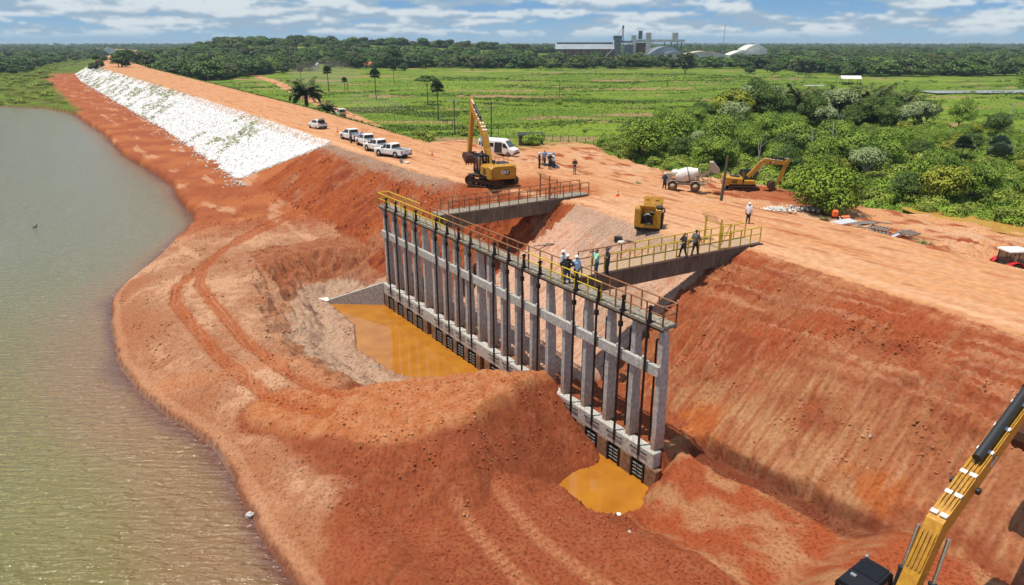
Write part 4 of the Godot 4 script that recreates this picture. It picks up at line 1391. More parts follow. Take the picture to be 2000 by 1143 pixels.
	bare.tube([Vector3(0.3, 3.5, 0.1), Vector3(-0.5, 5.8, 0.4)], [0.06, 0.02], 5)
	bare.tube([Vector3(0.7, 5.0, 0.15), Vector3(1.6, 5.9, -0.4)], [0.05, 0.02], 5)
	for q in [[52.0, -112.0, "bare white leaning stem standing in the middle of the thicket"], [58.0, -128.0, "bare pale stem rising behind the tall yellow green trees"], [66.0, -140.0, "bare grey stem left of the tall palms"], [46.0, -105.0, "short bare white stem above the digging excavator"], [108.0, -152.0, "bare pale branching stem at the right end of the thicket by the meadow"], [36.0, -100.0, "thin bare grey stem above the concrete mixer"]]:
		var b := put_mesh("bare_stem", bare.mesh(), M("bark_pale"))
		b.position = gpos(q[0], q[1])
		b.rotation.y = q[0]
		tag(b, q[2], "dead tree")
	# ---- palms over the meadow
	for q in [[-19.3, -183.2, 1.17, "tallest slender fan palm, at the right end of the row in the meadow"], [-48.3, -251.7, 1.25, "slender fan palm in mid meadow, third from the right"], [-75.4, -292.2, 1.2, "slender fan palm left of the bare post in the meadow"], [-66.5, -283.0, 0.75, "short fan palm beside the bare post in the meadow"], [-104.0, -352.0, 0.95, "leftmost fan palm of the meadow, by the distant dirt track"], [-60.5, -366.0, 1.05, "far fan palm with low bushes at its foot, before the treeline"]]:
		plant("fan_palm", q[3], "palm", gpos(q[0], q[1]), q[2], q[0], "", 1.0)
	plant("flat_top", "small tree with a flat dark crown on a thin stem in the meadow", "tree", gpos(-27.4, -230.4), 1.35, 0.5)
	plant("feather_palm", "big drooping palm on the bank beside the dam road", "palm", gpos(-61.0, -209.0), 1.95, 0.0)
	plant("feather_palm", "small drooping palm beside the dam road, near the approaching truck", "palm", gpos(-48.5, -184.0), 1.05, 1.0)
	for q in [[-71.0, -221.0, 1.2], [-68.0, -216.0, 0.9], [-66.0, -213.5, 0.8]]:
		plant("palm_bush", "dark palm bush on the bank left of the big drooping palm", "palm", gpos(q[0], q[1]), q[2], q[0], "palm bushes on the bank")
	# ---- bushes and trees on the meadow
	for q in [[44.0, -208.0, 0.9, "shrub_a", "grey green bush at the left front of the thicket's top edge"], [15.5, -232.0, 0.9, "shrub_a", "small round bush alone on the open meadow"], [-10.0, -152.0, 1.4, "shrub_b", "low bush at the foot of the lamp pole in the meadow"], [-16.0, -124.0, 1.3, "shrub_b", "brownish bush where the side track meets the dam road"], [4.0, -132.0, 1.3, "shrub_a", "bright green shrub beside the low brick hut"]]:
		plant(q[3], q[4], "bush", gpos(q[0], q[1]), q[2], q[0])
	for q in [[73.0, -225.0, 0.75], [80.0, -222.0, 0.8], [97.0, -232.0, 0.7], [103.0, -234.0, 0.72], [110.0, -232.0, 0.75], [119.0, -228.0, 0.6]]:
		plant("broad_d", "small dark tree in the row behind the thicket on the meadow", "tree", gpos(q[0], q[1], -1.2), q[2], q[0], "small trees in the meadow row")
	plant("broad_b", "lone tree with a bare trunk at the right edge of the meadow", "tree", gpos(182.0, -251.0), 1.5, 1.0)
	plant("far_c", "large broad purplish tree before the mill at the meadow's far edge", "tree", gpos(110.0, -455.0, -1.4), 1.75, 1.0)
	plant("far_c", "purplish round tree right of the mill at the meadow's far edge", "tree", gpos(186.0, -460.0, -1.2), 1.3, 2.0)
	plant("far_a", "dark round tree left of the dirt track at the meadow's edge", "tree", gpos(-182.0, -425.0, -1.0), 1.5, 2.0)
	plant("far_a", "big dark tree behind the far fan palm at the treeline", "tree", gpos(-85.0, -520.0, -1.0), 1.9, 2.5)
	for q in [[-150.0, -470.0, 1.2, "far_b", "green round tree right of the dark one at the left meadow's edge"], [-128.0, -505.0, 1.0, "far_c", "brownish tree beside the small white house"], [-98.0, -515.0, 1.1, "far_b", "green tree just left of the orange roofed cottage"], [-75.0, -500.0, 0.8, "far_a", "small dark tree before the treeline right of the cottage"], [-20.0, -530.0, 1.3, "far_c", "broad brownish tree before the middle treeline"], [20.0, -560.0, 1.2, "far_b", "green tree before the treeline left of the pale barn"], [64.0, -560.0, 0.9, "far_a", "dark tree standing before the grain hall"], [86.0, -575.0, 0.8, "far_b", "bushy tree at the foot of the mill tower"]]:
		plant(q[3], q[4], "tree", gpos(q[0], q[1], -1.0), q[2], q[0])
	# rows of far trees that can still be told apart
	var rows_ := [[-250, -430, -120, -560, 34, "treeline on the hill behind the left meadow"], [-120, -560, 75, -600, 40, "treeline behind the middle meadow"], [150, -470, 420, -520, 34, "treeline behind the right meadow"], [-330, -560, -150, -640, 24, "wooded hill on the left"], [60, -650, 330, -640, 16, "trees in front of the mill"], [-275, -320, -640, -700, 30, "trees left of the dam across the marsh"]]
	for q in rows_:
		for i in q[4]:
			var f: float = (i + r2.randf() * 0.9) / q[4]
			var x: float = lerpf(q[0], q[2], f) + r2.randf_range(-8, 8)
			var z: float = lerpf(q[1], q[3], f) + r2.randf_range(-22, 22)
			var key: String = ["far_a", "far_b", "far_b", "far_c"][r2.randi() % 4]
			plant(key, {"far_a": "dark", "far_b": "mid green", "far_c": "brownish green"}[key] + " round crowned tree of the " + q[5], "tree", gpos(x, z, -0.9), (0.75 + pow(r2.randf(), 1.5) * 0.9) * (0.62 if q[5].begins_with("trees in front") else 1.0), r2.randf() * TAU, key.replace("far_", "kind ") + " " + q[5], r2.randf_range(0.75, 1.0))
	# forest to the horizon, one mass
	var fx := [[], [], []]
	var fc := [[], [], []]
	for i in 26000:
		var a := r2.randf_range(-0.78, 0.78)
		var d := 420.0 + pow(r2.randf(), 1.7) * 5200.0
		var x := sin(a) * d
		var z := -cos(a) * d
		if not forest_here(x, z, d, r2): continue
		var s := (0.7 + pow(r2.randf(), 2.0) * 1.1) * (1.0 + d / 6000.0)
		var kk := r2.randi() % 3
		var tone := r2.randf_range(0.8, 1.9)
		fc[kk].append(Color(tone * r2.randf_range(0.9, 1.15), tone, tone * 0.9))
		fx[kk].append(Transform3D(Basis(Vector3.UP, r2.randf() * TAU).scaled(Vector3(s * 1.15, s * r2.randf_range(0.7, 1.0), s * 1.15)), gpos(x, z, 2.6 * s)))
	for k in 3:
		scatter("forest_canopy", kinds[["far_a", "far_b", "far_c"][k]][3], M("leaf"), fx[k], ["dark green", "mid green", "brownish green"][k] + " forest canopy spreading to the horizon behind the meadow", "forest", self, fc[k])
	# marsh scrub left of the dam
	var mx: Array = []
	for i in 5200:
		var x := r2.randf_range(-700, -110)
		var z := r2.randf_range(-900, -235)
		var p := st_of(x, z)
		row(p.x)
		if p.y > tuS - 27.0 or p.y < shS + 1.0: continue
		var s := 0.5 + pow(r2.randf(), 2.0) * 1.5
		if r2.randf() < 0.55 and z > -330: s *= 0.5
		mx.append(Transform3D(Basis(Vector3.UP, r2.randf() * TAU).scaled(Vector3(s * 1.3, s * r2.randf_range(0.5, 1.0), s * 1.3)), Vector3(x, gh(p.x, p.y) + 0.3, z)))
	scatter("marsh_scrub", kinds["shrub_b"][3], M("leaf"), mx, "olive green scrub in the marsh beyond the lake", "scrub")
	# ---- grass
	var t1 := tuft(301, 9, 0.45, Color(0.11, 0.19, 0.02), Color(0.24, 0.32, 0.045), 1.0, 0.07)
	var t2 := tuft(302, 9, 0.6, Color(0.075, 0.14, 0.018), Color(0.16, 0.24, 0.035), 1.2, 0.08)
	var gx := [[], []]
	for i in 52000:
		var p := Vector2(r2.randf_range(40, 330), r2.randf_range(20, 330))
		if r2.randf() < 0.5: p = Vector2(r2.randf_range(30, 190), r2.randf_range(26, 150))
		row(p.x)
		if p.y < tdS + 1.0: continue
		var y := gh(p.x, p.y)
		gc(p.x, p.y, y)
		if cls != 2: continue
		var wp := w3(p.x, p.y)
		var dark := meadow_band(wp.x, wp.z) > 0.22
		if not dark and r2.randf() < 0.45: continue
		var far := (p.length() / 150.0)
		var s := r2.randf_range(0.5, 1.1) * (0.65 + far * 0.3) * (0.95 if dark else 0.7)
		gx[1 if dark else 0].append(Transform3D(Basis(Vector3.UP, r2.randf() * TAU).scaled(Vector3(s, s, s)), w3(p.x, p.y, y - 0.05)))
	scatter("meadow_grass", t1, M("tuft"), gx[0], "bright green grass of the open meadow", "grass")
	scatter("meadow_grass", t2, M("tuft"), gx[1], "dark rank grass on the dikes of the meadow", "grass")
	# low bushes along the dikes
	var bx: Array = []
	for i in 5000:
		var p := Vector2(r2.randf_range(60, 420), r2.randf_range(60, 430))
		var wp := w3(p.x, p.y)
		if meadow_band(wp.x, wp.z) < 0.30 or r2.randf() < 0.72: continue
		row(p.x)
		var s := r2.randf_range(0.25, 0.6) * (0.6 + p.length() / 500.0)
		bx.append(Transform3D(Basis(Vector3.UP, r2.randf() * TAU).scaled(Vector3(s * 1.2, s * 0.7, s * 1.2)), w3(p.x, p.y, gh(p.x, p.y) + 0.3 * s)))
	scatter("dike_bushes", kinds["shrub_a"][3], M("leaf"), bx, "low green bushes growing along the meadow dikes", "bushes")
	# clumps by the road
	for q in [[36.0, -57.6, 1.25, "grass_a", "big pale grass clump on the road shoulder left of the red tractor"], [38.6, -55.4, 1.0, "grass_a", "second pale grass clump nearest to the red tractor"], [32.2, -68.6, 0.95, "grass_b", "yellowish shrub of grass below the dense bush on the road edge"], [30.2, -62.8, 0.8, "grass_a", "small green grass tuft below the plank pile"], [31.2, -65.0, 1.1, "grass_b", "brownish weed clump left of the plank pile"]]:
		plant(q[3], q[4], "grass clump", gpos(q[0], q[1]), q[2], q[0])
	for q in [[7.6, -86.0], [8.2, -84.6], [9.0, -84.0], [17.0, -72.5], [14.0, -76.0], [20.0, -68.5]]:
		plant("grass_a", "low green weed clump on the verge of the dam road", "grass clump", gpos(q[0], q[1]), r2.randf_range(0.6, 0.9), q[0], "weed clumps on the verge")
	# verge weeds along the dam road
	var vx: Array = []
	for i in 5000:
		var s := r2.randf_range(62.0, 520.0)
		row(s)
		var t := tdS + absf(r2.randfn()) * 1.2 + 0.6
		if dist_line(Vector2(s, t), SIDE) < 5.0: continue
		var k := r2.randf_range(0.5, 1.2)
		vx.append(Transform3D(Basis(Vector3.UP, r2.randf() * TAU).scaled(Vector3(k, k, k)), w3(s, t, gh(s, t) - 0.05)))
	scatter("verge_weeds", t2, M("tuft"), vx, "weeds along the far verge of the dam road", "weeds")
func forest_here(x: float, z: float, d: float, r2: RandomNumberGenerator) -> bool:
	var p := st_of(x, z)
	row(p.x)
	if absf(p.y - tuS) < 30.0 or (p.y < tuS and p.y > tuS - 45.0 and p.x < 900.0): return false
	if p.x < 560.0 and p.y < tuS and p.y > tuS - 140.0: return false
	# open meadow and the mill yard stay clear
	if p.y > tdS and p.x < 330.0 and p.y < 330.0: return false
	if x > -160.0 and x < 200.0 and z > -560.0: return false
	if x > 20.0 and x < 330.0 and z > -960.0 and z < -640.0: return r2.randf() < 0.05 and z > -690.0
	if x > 150.0 and z > -430.0: return false
	if p.y < tuS and z > -420.0: return false
	if x > -240.0 and x < 0.0 and z < -800.0 and z > -900.0: return false   # light field on the hill
	if d > 1500.0: return nz.get_noise_2d(x * 0.002, z * 0.002) > -0.35
	return true

# ------------------------------------------------------------------ vehicles and machines (local x forward, z to the right)
func wheel(parent: Node3D, p: Vector3, r: float, wd: float, tyre: Material, rim: Material, called := "wheel") -> void:
	var b := MB.new()
	b.tube([p + Vector3(0, 0, -wd / 2), p + Vector3(0, 0, -wd / 2 + 0.03), p + Vector3(0, 0, wd / 2 - 0.03), p + Vector3(0, 0, wd / 2)], [r * 0.93, r, r, r * 0.93], 18)
	var o := obj(called, b, tyre, parent)
	var k := MB.new()
	for sg in [-1.0, 1.0]:
		k.tube([p + Vector3(0, 0, sg * (wd / 2 - 0.01)), p + Vector3(0, 0, sg * (wd / 2 + 0.008)), p + Vector3(0, 0, sg * (wd / 2 + 0.012))], [r * 0.62, r * 0.6, r * 0.2], 14)
	obj("rim", k, rim, o)
func car_ring(x: float, prof: Array) -> PackedVector3Array:
	# prof: [y, half width] from the sill up to the middle of the roof
	var p := PackedVector3Array()
	for q in prof: p.append(Vector3(x, q[0], q[1]))
	for i in range(prof.size() - 1, -1, -1): p.append(Vector3(x, prof[i][0], -prof[i][1]))
	return p
func panel(parent: Node3D, called: String, m: Material, pts: Array, out: Vector3, lift := 0.012) -> void:
	var b := MB.new()
	var o := out.normalized() * lift
	var q: Array = []
	for p in pts: q.append(p + o)
	for k in range(1, q.size() - 1):
		b.tri_n(q[0], q[k], q[k + 1], out.normalized(), out.normalized(), out.normalized())
	# a thin edge gives the pane its thickness
	for k in q.size():
		var a: Vector3 = pts[k] - o
		var d: Vector3 = pts[(k + 1) % q.size()] - o
		var e := (d - a).cross(out).normalized()
		b.tri_n(a, d, q[(k + 1) % q.size()], e, e, e)
		b.tri_n(a, q[(k + 1) % q.size()], q[k], e, e, e)
	obj(called, b, m, parent)
func make_pickup(label: String) -> Node3D:
	var o := thing("pickup_truck", label, "pickup truck", Vector3.ZERO, Vector2(1, 0), "white pickups parked along the crest")
	var wp := M("white_paint")
	var b := MB.new()
	var lower := func(x: float, y0: float, y1: float, w: float) -> PackedVector3Array:
		return car_ring(x, [[y0, w * 0.94], [y0 + 0.12, w], [y1 - 0.12, w], [y1, w * 0.93]])
	b.loft([lower.call(2.66, 0.5, 0.92, 0.74), lower.call(2.5, 0.42, 1.02, 0.88), lower.call(1.2, 0.4, 1.1, 0.92), lower.call(-0.72, 0.4, 1.12, 0.92)])
	obj("body", b, wp, o)
	b = MB.new()   # load bed: sides, floor, headboard
	for z in [-0.87, 0.87]:
		b.box(Vector3(-1.66, 0.78, z), Vector3(1.9, 0.7, 0.1), Basis.IDENTITY, 0.025)
	b.box(Vector3(-0.76, 0.8, 0), Vector3(0.08, 0.66, 1.7))
	b.box(Vector3(-1.66, 0.5, 0), Vector3(1.88, 0.12, 1.7))
	obj("load_bed", b, wp, o)
	b = MB.new()
	b.box(Vector3(-1.66, 0.585, 0), Vector3(1.74, 0.05, 1.6))
	obj("bed_liner", b, M("bed_liner"), o)
	b = MB.new()
	b.box(Vector3(-2.64, 0.8, 0), Vector3(0.08, 0.58, 1.72), Basis.IDENTITY, 0.025)
	var tg := obj("tailgate", b, wp, o)
	b = MB.new()
	b.box(Vector3(-2.69, 0.95, 0), Vector3(0.03, 0.07, 0.3))
	obj("handle", b, M("black_plastic"), tg)
	b = MB.new()   # cabin
	b.loft([car_ring(1.28, [[1.06, 0.84], [1.1, 0.84]]), car_ring(0.55, [[1.06, 0.86], [1.66, 0.68]]), car_ring(0.2, [[1.06, 0.87], [1.75, 0.66]]), car_ring(-0.55, [[1.06, 0.87], [1.76, 0.66]]), car_ring(-0.74, [[1.06, 0.86], [1.66, 0.68]])])
	obj("cab", b, wp, o)
	var gl := M("glass_dark")
	panel(o, "windscreen", gl, [Vector3(1.16, 1.15, 0.74), Vector3(1.16, 1.15, -0.74), Vector3(0.58, 1.62, -0.62), Vector3(0.58, 1.62, 0.62)], Vector3(0.62, 0.78, 0), 0.02)
	panel(o, "rear_window", gl, [Vector3(-0.74, 1.2, -0.7), Vector3(-0.74, 1.2, 0.7), Vector3(-0.74, 1.6, 0.62), Vector3(-0.74, 1.6, -0.62)], Vector3(-1, 0.0, 0), 0.015)
	for sg in [-1.0, 1.0]:
		panel(o, "side_window", gl, [Vector3(0.92, 1.17, sg * 0.845), Vector3(0.3, 1.17, sg * 0.845), Vector3(0.3, 1.62, sg * 0.71), Vector3(0.62, 1.58, sg * 0.72)], Vector3(0, 0.28, sg), 0.02)
		panel(o, "side_window", gl, [Vector3(0.2, 1.17, sg * 0.845), Vector3(-0.55, 1.17, sg * 0.845), Vector3(-0.5, 1.62, sg * 0.71), Vector3(0.2, 1.63, sg * 0.71)], Vector3(0, 0.28, sg), 0.02)
		b = MB.new()
		b.box(Vector3(0.85, 1.2, sg * 1.0), Vector3(0.12, 0.18, 0.2), Basis.IDENTITY, 0.03)
		obj("mirror", b, M("black_plastic"), o)
		b = MB.new()
		b.box(Vector3(-2.63, 0.82, sg * 0.83), Vector3(0.12, 0.34, 0.16), Basis.IDENTITY, 0.02)
		obj("tail_light", b, M("lamp_red"), o)
		b = MB.new()
		b.box(Vector3(2.56, 0.84, sg * 0.66), Vector3(0.14, 0.16, 0.3), Basis.IDENTITY, 0.03)
		obj("headlight", b, M("lamp_clear"), o)
		for x in [1.62, -1.5]:
			b = MB.new()   # dark wheel arch
			b.cyl(Vector3(x, 0.42, sg * 0.6), Vector3(x, 0.42, sg * 0.928), 0.47, 16)
			obj("wheel_arch", b, M("black_plastic"), o)
			wheel(o, Vector3(x, 0.37, sg * 0.82), 0.37, 0.26, M("tyre"), M("rim"))
	b = MB.new()
	b.box(Vector3(-2.76, 0.5, 0), Vector3(0.16, 0.18, 1.66), Basis.IDENTITY, 0.03)
	b.box(Vector3(2.66, 0.52, 0), Vector3(0.16, 0.24, 1.6), Basis.IDENTITY, 0.04)
	b.box(Vector3(0.0, 0.36, 0), Vector3(4.4, 0.14, 1.3))
	obj("bumper", b, M("black_plastic"), o)
	b = MB.new()
	b.box(Vector3(-2.85, 0.56, 0), Vector3(0.02, 0.12, 0.4))
	obj("number_plate", b, M("plate_grey"), o)
	return o
func build_cars() -> void:
	var s2 := SD
	var p1 := make_pickup("white pickup farthest along the crest, with a person in blue at its tailgate")
	p1.transform = Transform3D(facing(s2.rotated(-0.05)), gpos(-24.2, -104.9, 0.0))
	dup(p1, "second white pickup of the parked row, just ahead of the last two", gpos(-20.6, -98.6, 0.0), s2.rotated(0.05))
	dup(p1, "third white pickup, parked between the second and the nearest one", gpos(-18.0, -93.4, 0.0), s2.rotated(-0.16))
	dup(p1, "white pickup at the near end of the parked row", gpos(-15.5, -89.2, 0.0), s2.rotated(-0.3))
	# hatchback with its tailgate up
	var o := thing("hatchback_car", "small white hatchback with its tailgate raised, alone on the crest", "car", gpos(-33.4, -120.0, 0.0), s2.rotated(-0.1))
	var wp := M("white_paint")
	var b := MB.new()
	var lw := func(x: float, y0: float, y1: float, w: float) -> PackedVector3Array:
		return car_ring(x, [[y0, w * 0.95], [y0 + 0.1, w], [y1 - 0.12, w], [y1, w * 0.92]])
	b.loft([lw.call(2.1, 0.4, 0.75, 0.7), lw.call(1.9, 0.3, 0.85, 0.84), lw.call(1.0, 0.26, 1.0, 0.88), lw.call(-1.7, 0.26, 1.02, 0.88), lw.call(-2.05, 0.36, 0.8, 0.82)])
	obj("body", b, wp, o)
	b = MB.new()
	b.loft([car_ring(1.15, [[0.95, 0.8], [1.0, 0.8]]), car_ring(0.3, [[0.96, 0.82], [1.46, 0.62]]), car_ring(-0.3, [[0.96, 0.83], [1.56, 0.62]]), car_ring(-1.5, [[0.96, 0.82], [1.5, 0.6]])])
	obj("cab", b, wp, o)
	panel(o, "boot_opening", M("opening_dark"), [Vector3(-1.52, 0.98, -0.72), Vector3(-1.52, 0.98, 0.72), Vector3(-1.5, 1.47, 0.56), Vector3(-1.5, 1.47, -0.56)], Vector3(-1, 0.1, 0), 0.02)
	panel(o, "boot_floor", M("opening_dark"), [Vector3(-1.55, 1.02, -0.7), Vector3(-1.55, 1.02, 0.7), Vector3(-1.95, 0.9, 0.66), Vector3(-1.95, 0.9, -0.66)], Vector3(-0.3, 1, 0), 0.02)
	b = MB.new()
	b.box(Vector3(-1.85, 1.72, 0), Vector3(0.95, 0.06, 1.25), Basis(Vector3.BACK, -0.45), 0.02)
	var tg := obj("tailgate", b, wp, o)
	b = MB.new()
	b.box(Vector3(-1.9, 1.78, 0), Vector3(0.5, 0.03, 1.05), Basis(Vector3.BACK, -0.45))
	obj("rear_window", b, M("glass_dark"), tg)
	panel(o, "windscreen", M("glass_dark"), [Vector3(1.05, 1.03, 0.7), Vector3(1.05, 1.03, -0.7), Vector3(0.36, 1.42, -0.57), Vector3(0.36, 1.42, 0.57)], Vector3(0.5, 0.87, 0), 0.025)
	for sg in [-1.0, 1.0]:
		panel(o, "side_window", M("glass_dark"), [Vector3(0.75, 1.03, sg * 0.81), Vector3(-0.25, 1.03, sg * 0.81), Vector3(-0.25, 1.46, sg * 0.665), Vector3(0.3, 1.4, sg * 0.67)], Vector3(0, 0.3, sg), 0.02)
		panel(o, "side_window", M("glass_dark"), [Vector3(-0.33, 1.03, sg * 0.81), Vector3(-1.3, 1.03, sg * 0.81), Vector3(-1.2, 1.43, sg * 0.665), Vector3(-0.33, 1.46, sg * 0.665)], Vector3(0, 0.3, sg), 0.02)
		b = MB.new()
		b.box(Vector3(-1.92, 0.86, sg * 0.72), Vector3(0.2, 0.24, 0.22), Basis.IDENTITY, 0.03)
		obj("tail_light", b, M("lamp_red"), o)
		for x in [1.3, -1.25]:
			wheel(o, Vector3(x, 0.32, sg * 0.78), 0.33, 0.22, M("tyre"), M("rim"))
	b = MB.new()
	b.box(Vector3(-2.06, 0.42, 0), Vector3(0.16, 0.2, 1.5), Basis.IDENTITY, 0.04)
	obj("bumper", b, M("black_plastic"), o)
	# light truck coming up the dirt track
	o = thing("flatbed_truck", "greyish white light truck coming up the side track towards the dam road", "truck", gpos(-47.2, -193.0, 0.0), Vector2(0.45, 0.9))
	var dw := M("mixer_white")
	b = MB.new()
	b.loft([car_ring(2.6, [[0.6, 0.9], [1.35, 0.95]]), car_ring(2.45, [[0.5, 0.98], [2.05, 0.86]]), car_ring(2.2, [[0.5, 1.0], [2.3, 0.84]]), car_ring(1.0, [[0.5, 1.0], [2.3, 0.84]])])
	obj("cab", b, dw, o)
	panel(o, "windscreen", M("glass_dark"), [Vector3(2.6, 1.4, 0.8), Vector3(2.6, 1.4, -0.8), Vector3(2.44, 2.08, -0.74), Vector3(2.44, 2.08, 0.74)], Vector3(1, 0.2, 0), 0.03)
	for sg in [-1.0, 1.0]:
		panel(o, "side_window", M("glass_dark"), [Vector3(2.3, 1.4, sg * 0.93), Vector3(1.3, 1.4, sg * 0.93), Vector3(1.3, 2.1, sg * 0.87), Vector3(2.15, 2.1, sg * 0.87)], Vector3(0, 0.1, sg), 0.02)
		b = MB.new()
		b.box(Vector3(2.6, 0.85, sg * 0.68), Vector3(0.12, 0.16, 0.3), Basis.IDENTITY, 0.02)
		obj("headlight", b, M("lamp_clear"), o)
		b = MB.new()
		b.box(Vector3(2.3, 1.7, sg * 1.12), Vector3(0.06, 0.4, 0.2))
		obj("mirror", b, M("black_plastic"), o)
		for x in [1.8, -1.6]:
			wheel(o, Vector3(x, 0.42, sg * 0.82), 0.42, 0.26, M("tyre_dusty"), M("rim"))
	b = MB.new()
	b.box(Vector3(2.62, 0.55, 0), Vector3(0.16, 0.3, 1.9), Basis.IDENTITY, 0.03)
	b.box(Vector3(-0.3, 0.6, 0), Vector3(4.8, 0.16, 1.0))
	obj("bumper", b, M("black_plastic"), o)
	b = MB.new()
	b.box(Vector3(-0.9, 0.86, 0), Vector3(3.5, 0.12, 1.95))
	for z in [-0.94, 0.94]: b.box(Vector3(-0.9, 1.15, z), Vector3(3.5, 0.46, 0.06))
	b.box(Vector3(0.82, 1.5, 0), Vector3(0.06, 1.2, 1.9))
	obj("load_bed", b, dw, o)
	# minibus with its side door open
	o = thing("minibus", "white high roofed minibus with its side door open behind the large excavator", "minibus", gpos(-2.2, -113.4, 0.0), Vector2(0.86, 0.5))
	b = MB.new()
	var vr := func(x: float, y0: float, ym: float, y1: float, w: float, wt: float) -> PackedVector3Array:
		return car_ring(x, [[y0, w * 0.97], [y0 + 0.25, w], [ym, w], [lerpf(ym, y1, 0.75), wt + 0.06], [y1, wt * 0.75]])
	b.loft([vr.call(3.45, 0.5, 0.85, 1.05, 0.78, 0.7), vr.call(3.25, 0.4, 1.0, 1.2, 0.92, 0.75), vr.call(2.55, 0.38, 1.2, 1.42, 0.98, 0.8), vr.call(1.65, 0.38, 1.3, 2.45, 0.99, 0.78), vr.call(1.2, 0.38, 1.3, 2.66, 0.99, 0.78), vr.call(-3.2, 0.4, 1.3, 2.66, 0.99, 0.78), vr.call(-3.4, 0.5, 1.3, 2.5, 0.96, 0.74)])
	obj("body", b, wp, o)
	panel(o, "windscreen", M("glass_blue"), [Vector3(2.52, 1.46, 0.78), Vector3(2.52, 1.46, -0.78), Vector3(1.72, 2.38, -0.66), Vector3(1.72, 2.38, 0.66)], Vector3(0.75, 0.66, 0), 0.04)
	for sg in [-1.0, 1.0]:
		panel(o, "side_window", M("glass_dark"), [Vector3(2.3, 1.35, sg * 0.985), Vector3(1.35, 1.35, sg * 0.985), Vector3(1.35, 2.05, sg * 0.93), Vector3(1.75, 2.02, sg * 0.93)], Vector3(0, 0.08, sg), 0.025)
		for q in 3:
			var x0 := -0.35 - q * 0.98
			panel(o, "side_window", M("glass_dark"), [Vector3(x0, 1.35, sg * 0.985), Vector3(x0 - 0.88, 1.35, sg * 0.985), Vector3(x0 - 0.88, 2.05, sg * 0.93), Vector3(x0, 2.05, sg * 0.93)], Vector3(0, 0.08, sg), 0.025)
		for x in [2.35, -1.7]:
			wheel(o, Vector3(x, 0.36, sg * 0.88), 0.36, 0.26, M("tyre"), M("rim"))
		b = MB.new()
		b.box(Vector3(3.3, 0.92, sg * 0.66), Vector3(0.2, 0.24, 0.3), Basis.IDENTITY, 0.04)
		obj("headlight", b, M("lamp_clear"), o)
		b = MB.new()
		b.box(Vector3(2.15, 1.5, sg * 1.18), Vector3(0.14, 0.36, 0.24), Basis.IDENTITY, 0.04)
		obj("mirror", b, M("black_plastic"), o)
	panel(o, "door_opening", M("opening_dark"), [Vector3(1.2, 0.5, 1.0), Vector3(-0.15, 0.5, 1.0), Vector3(-0.15, 2.15, 0.95), Vector3(1.2, 2.15, 0.95)], Vector3(0, 0.04, 1), 0.03)
	b = MB.new()
	b.box(Vector3(-0.85, 1.3, 1.09), Vector3(1.35, 1.65, 0.06), Basis.IDENTITY, 0.02)
	var dr := obj("sliding_door", b, wp, o)
	b = MB.new()
	b.box(Vector3(-0.85, 1.72, 1.12), Vector3(1.1, 0.62, 0.03))
	obj("window", b, M("glass_dark"), dr)
	b = MB.new()
	b.box(Vector3(3.45, 0.52, 0), Vector3(0.16, 0.3, 1.7), Basis.IDENTITY, 0.05)
	b.box(Vector3(3.4, 0.88, 0), Vector3(0.12, 0.2, 0.9), Basis.IDENTITY, 0.03)
	obj("bumper", b, M("black_plastic"), o)

func cat_mark(parent: Node3D, at: Vector3, normal: Vector3, right: Vector3, h: float) -> void:
	# dark hexagon at the right end, white letters, small yellow triangle over the middle letter
	var up := normal.cross(right).normalized()
	var q := Transform3D(Basis(right, up, normal), at)
	var b := MB.new()
	b.prism(PackedVector2Array([Vector2(h * 0.15, -h * 0.72), Vector2(h * 1.05, -h * 0.72), Vector2(h * 1.5, 0), Vector2(h * 1.05, h * 0.72), Vector2(h * 0.15, h * 0.72), Vector2(-h * 0.25, 0)]), 0.002, 0.012, q)
	var lg := obj("emblem", b, M("logo_dark"), parent)
	var t := TextMesh.new()
	t.text = "CAT"
	var f := SystemFont.new()
	f.font_names = PackedStringArray(["Droid Sans"])
	f.font_weight = 800
	t.font = f
	t.font_size = 64
	t.pixel_size = h * 0.0195
	t.depth = 0.012
	var m := MeshInstance3D.new()
	m.name = "lettering"
	m.mesh = t
	m.material_override = M("logo_white")
	lg.add_child(m, true)
	m.transform = Transform3D(Basis(right * 1.0, up, normal), at + normal * 0.018)
	b = MB.new()
	b.prism(PackedVector2Array([Vector2(-h * 0.32, -h * 0.46), Vector2(h * 0.32, -h * 0.46), Vector2(0, h * 0.02)]), 0.026, 0.034, q)
	obj("emblem_triangle", b, M("machine_yellow"), lg)
func strip(pts: Array, wds: Array) -> PackedVector2Array:   # outline of a bent bar in the x,y plane
	var l: Array = []
	var r: Array = []
	for i in pts.size():
		var d: Vector2
		if i == 0: d = pts[1] - pts[0]
		elif i == pts.size() - 1: d = pts[i] - pts[i - 1]
		else: d = (pts[i + 1] - pts[i]).normalized() + (pts[i] - pts[i - 1]).normalized()
		var n: Vector2 = Vector2(-d.y, d.x).normalized() * wds[i] * 0.5
		l.append(pts[i] + n); r.push_front(pts[i] - n)
	return PackedVector2Array(l + r)
func ram(parent: Node3D, a: Vector3, b: Vector3, r: float, share := 0.55, black := true) -> void:
	var k := MB.new()
	var m := a.lerp(b, share)
	k.tube([a, m, m + (b - a).normalized() * 0.001, m + (b - a).normalized() * 0.08], [r, r, r * 1.2, r * 1.2], 10)
	var c := obj("ram_cylinder", k, M("black_plastic") if black else M("machine_yellow"), parent)
	k = MB.new()
	k.cyl(m, b, r * 0.55, 8)
	obj("ram_rod", k, M("chrome"), c)
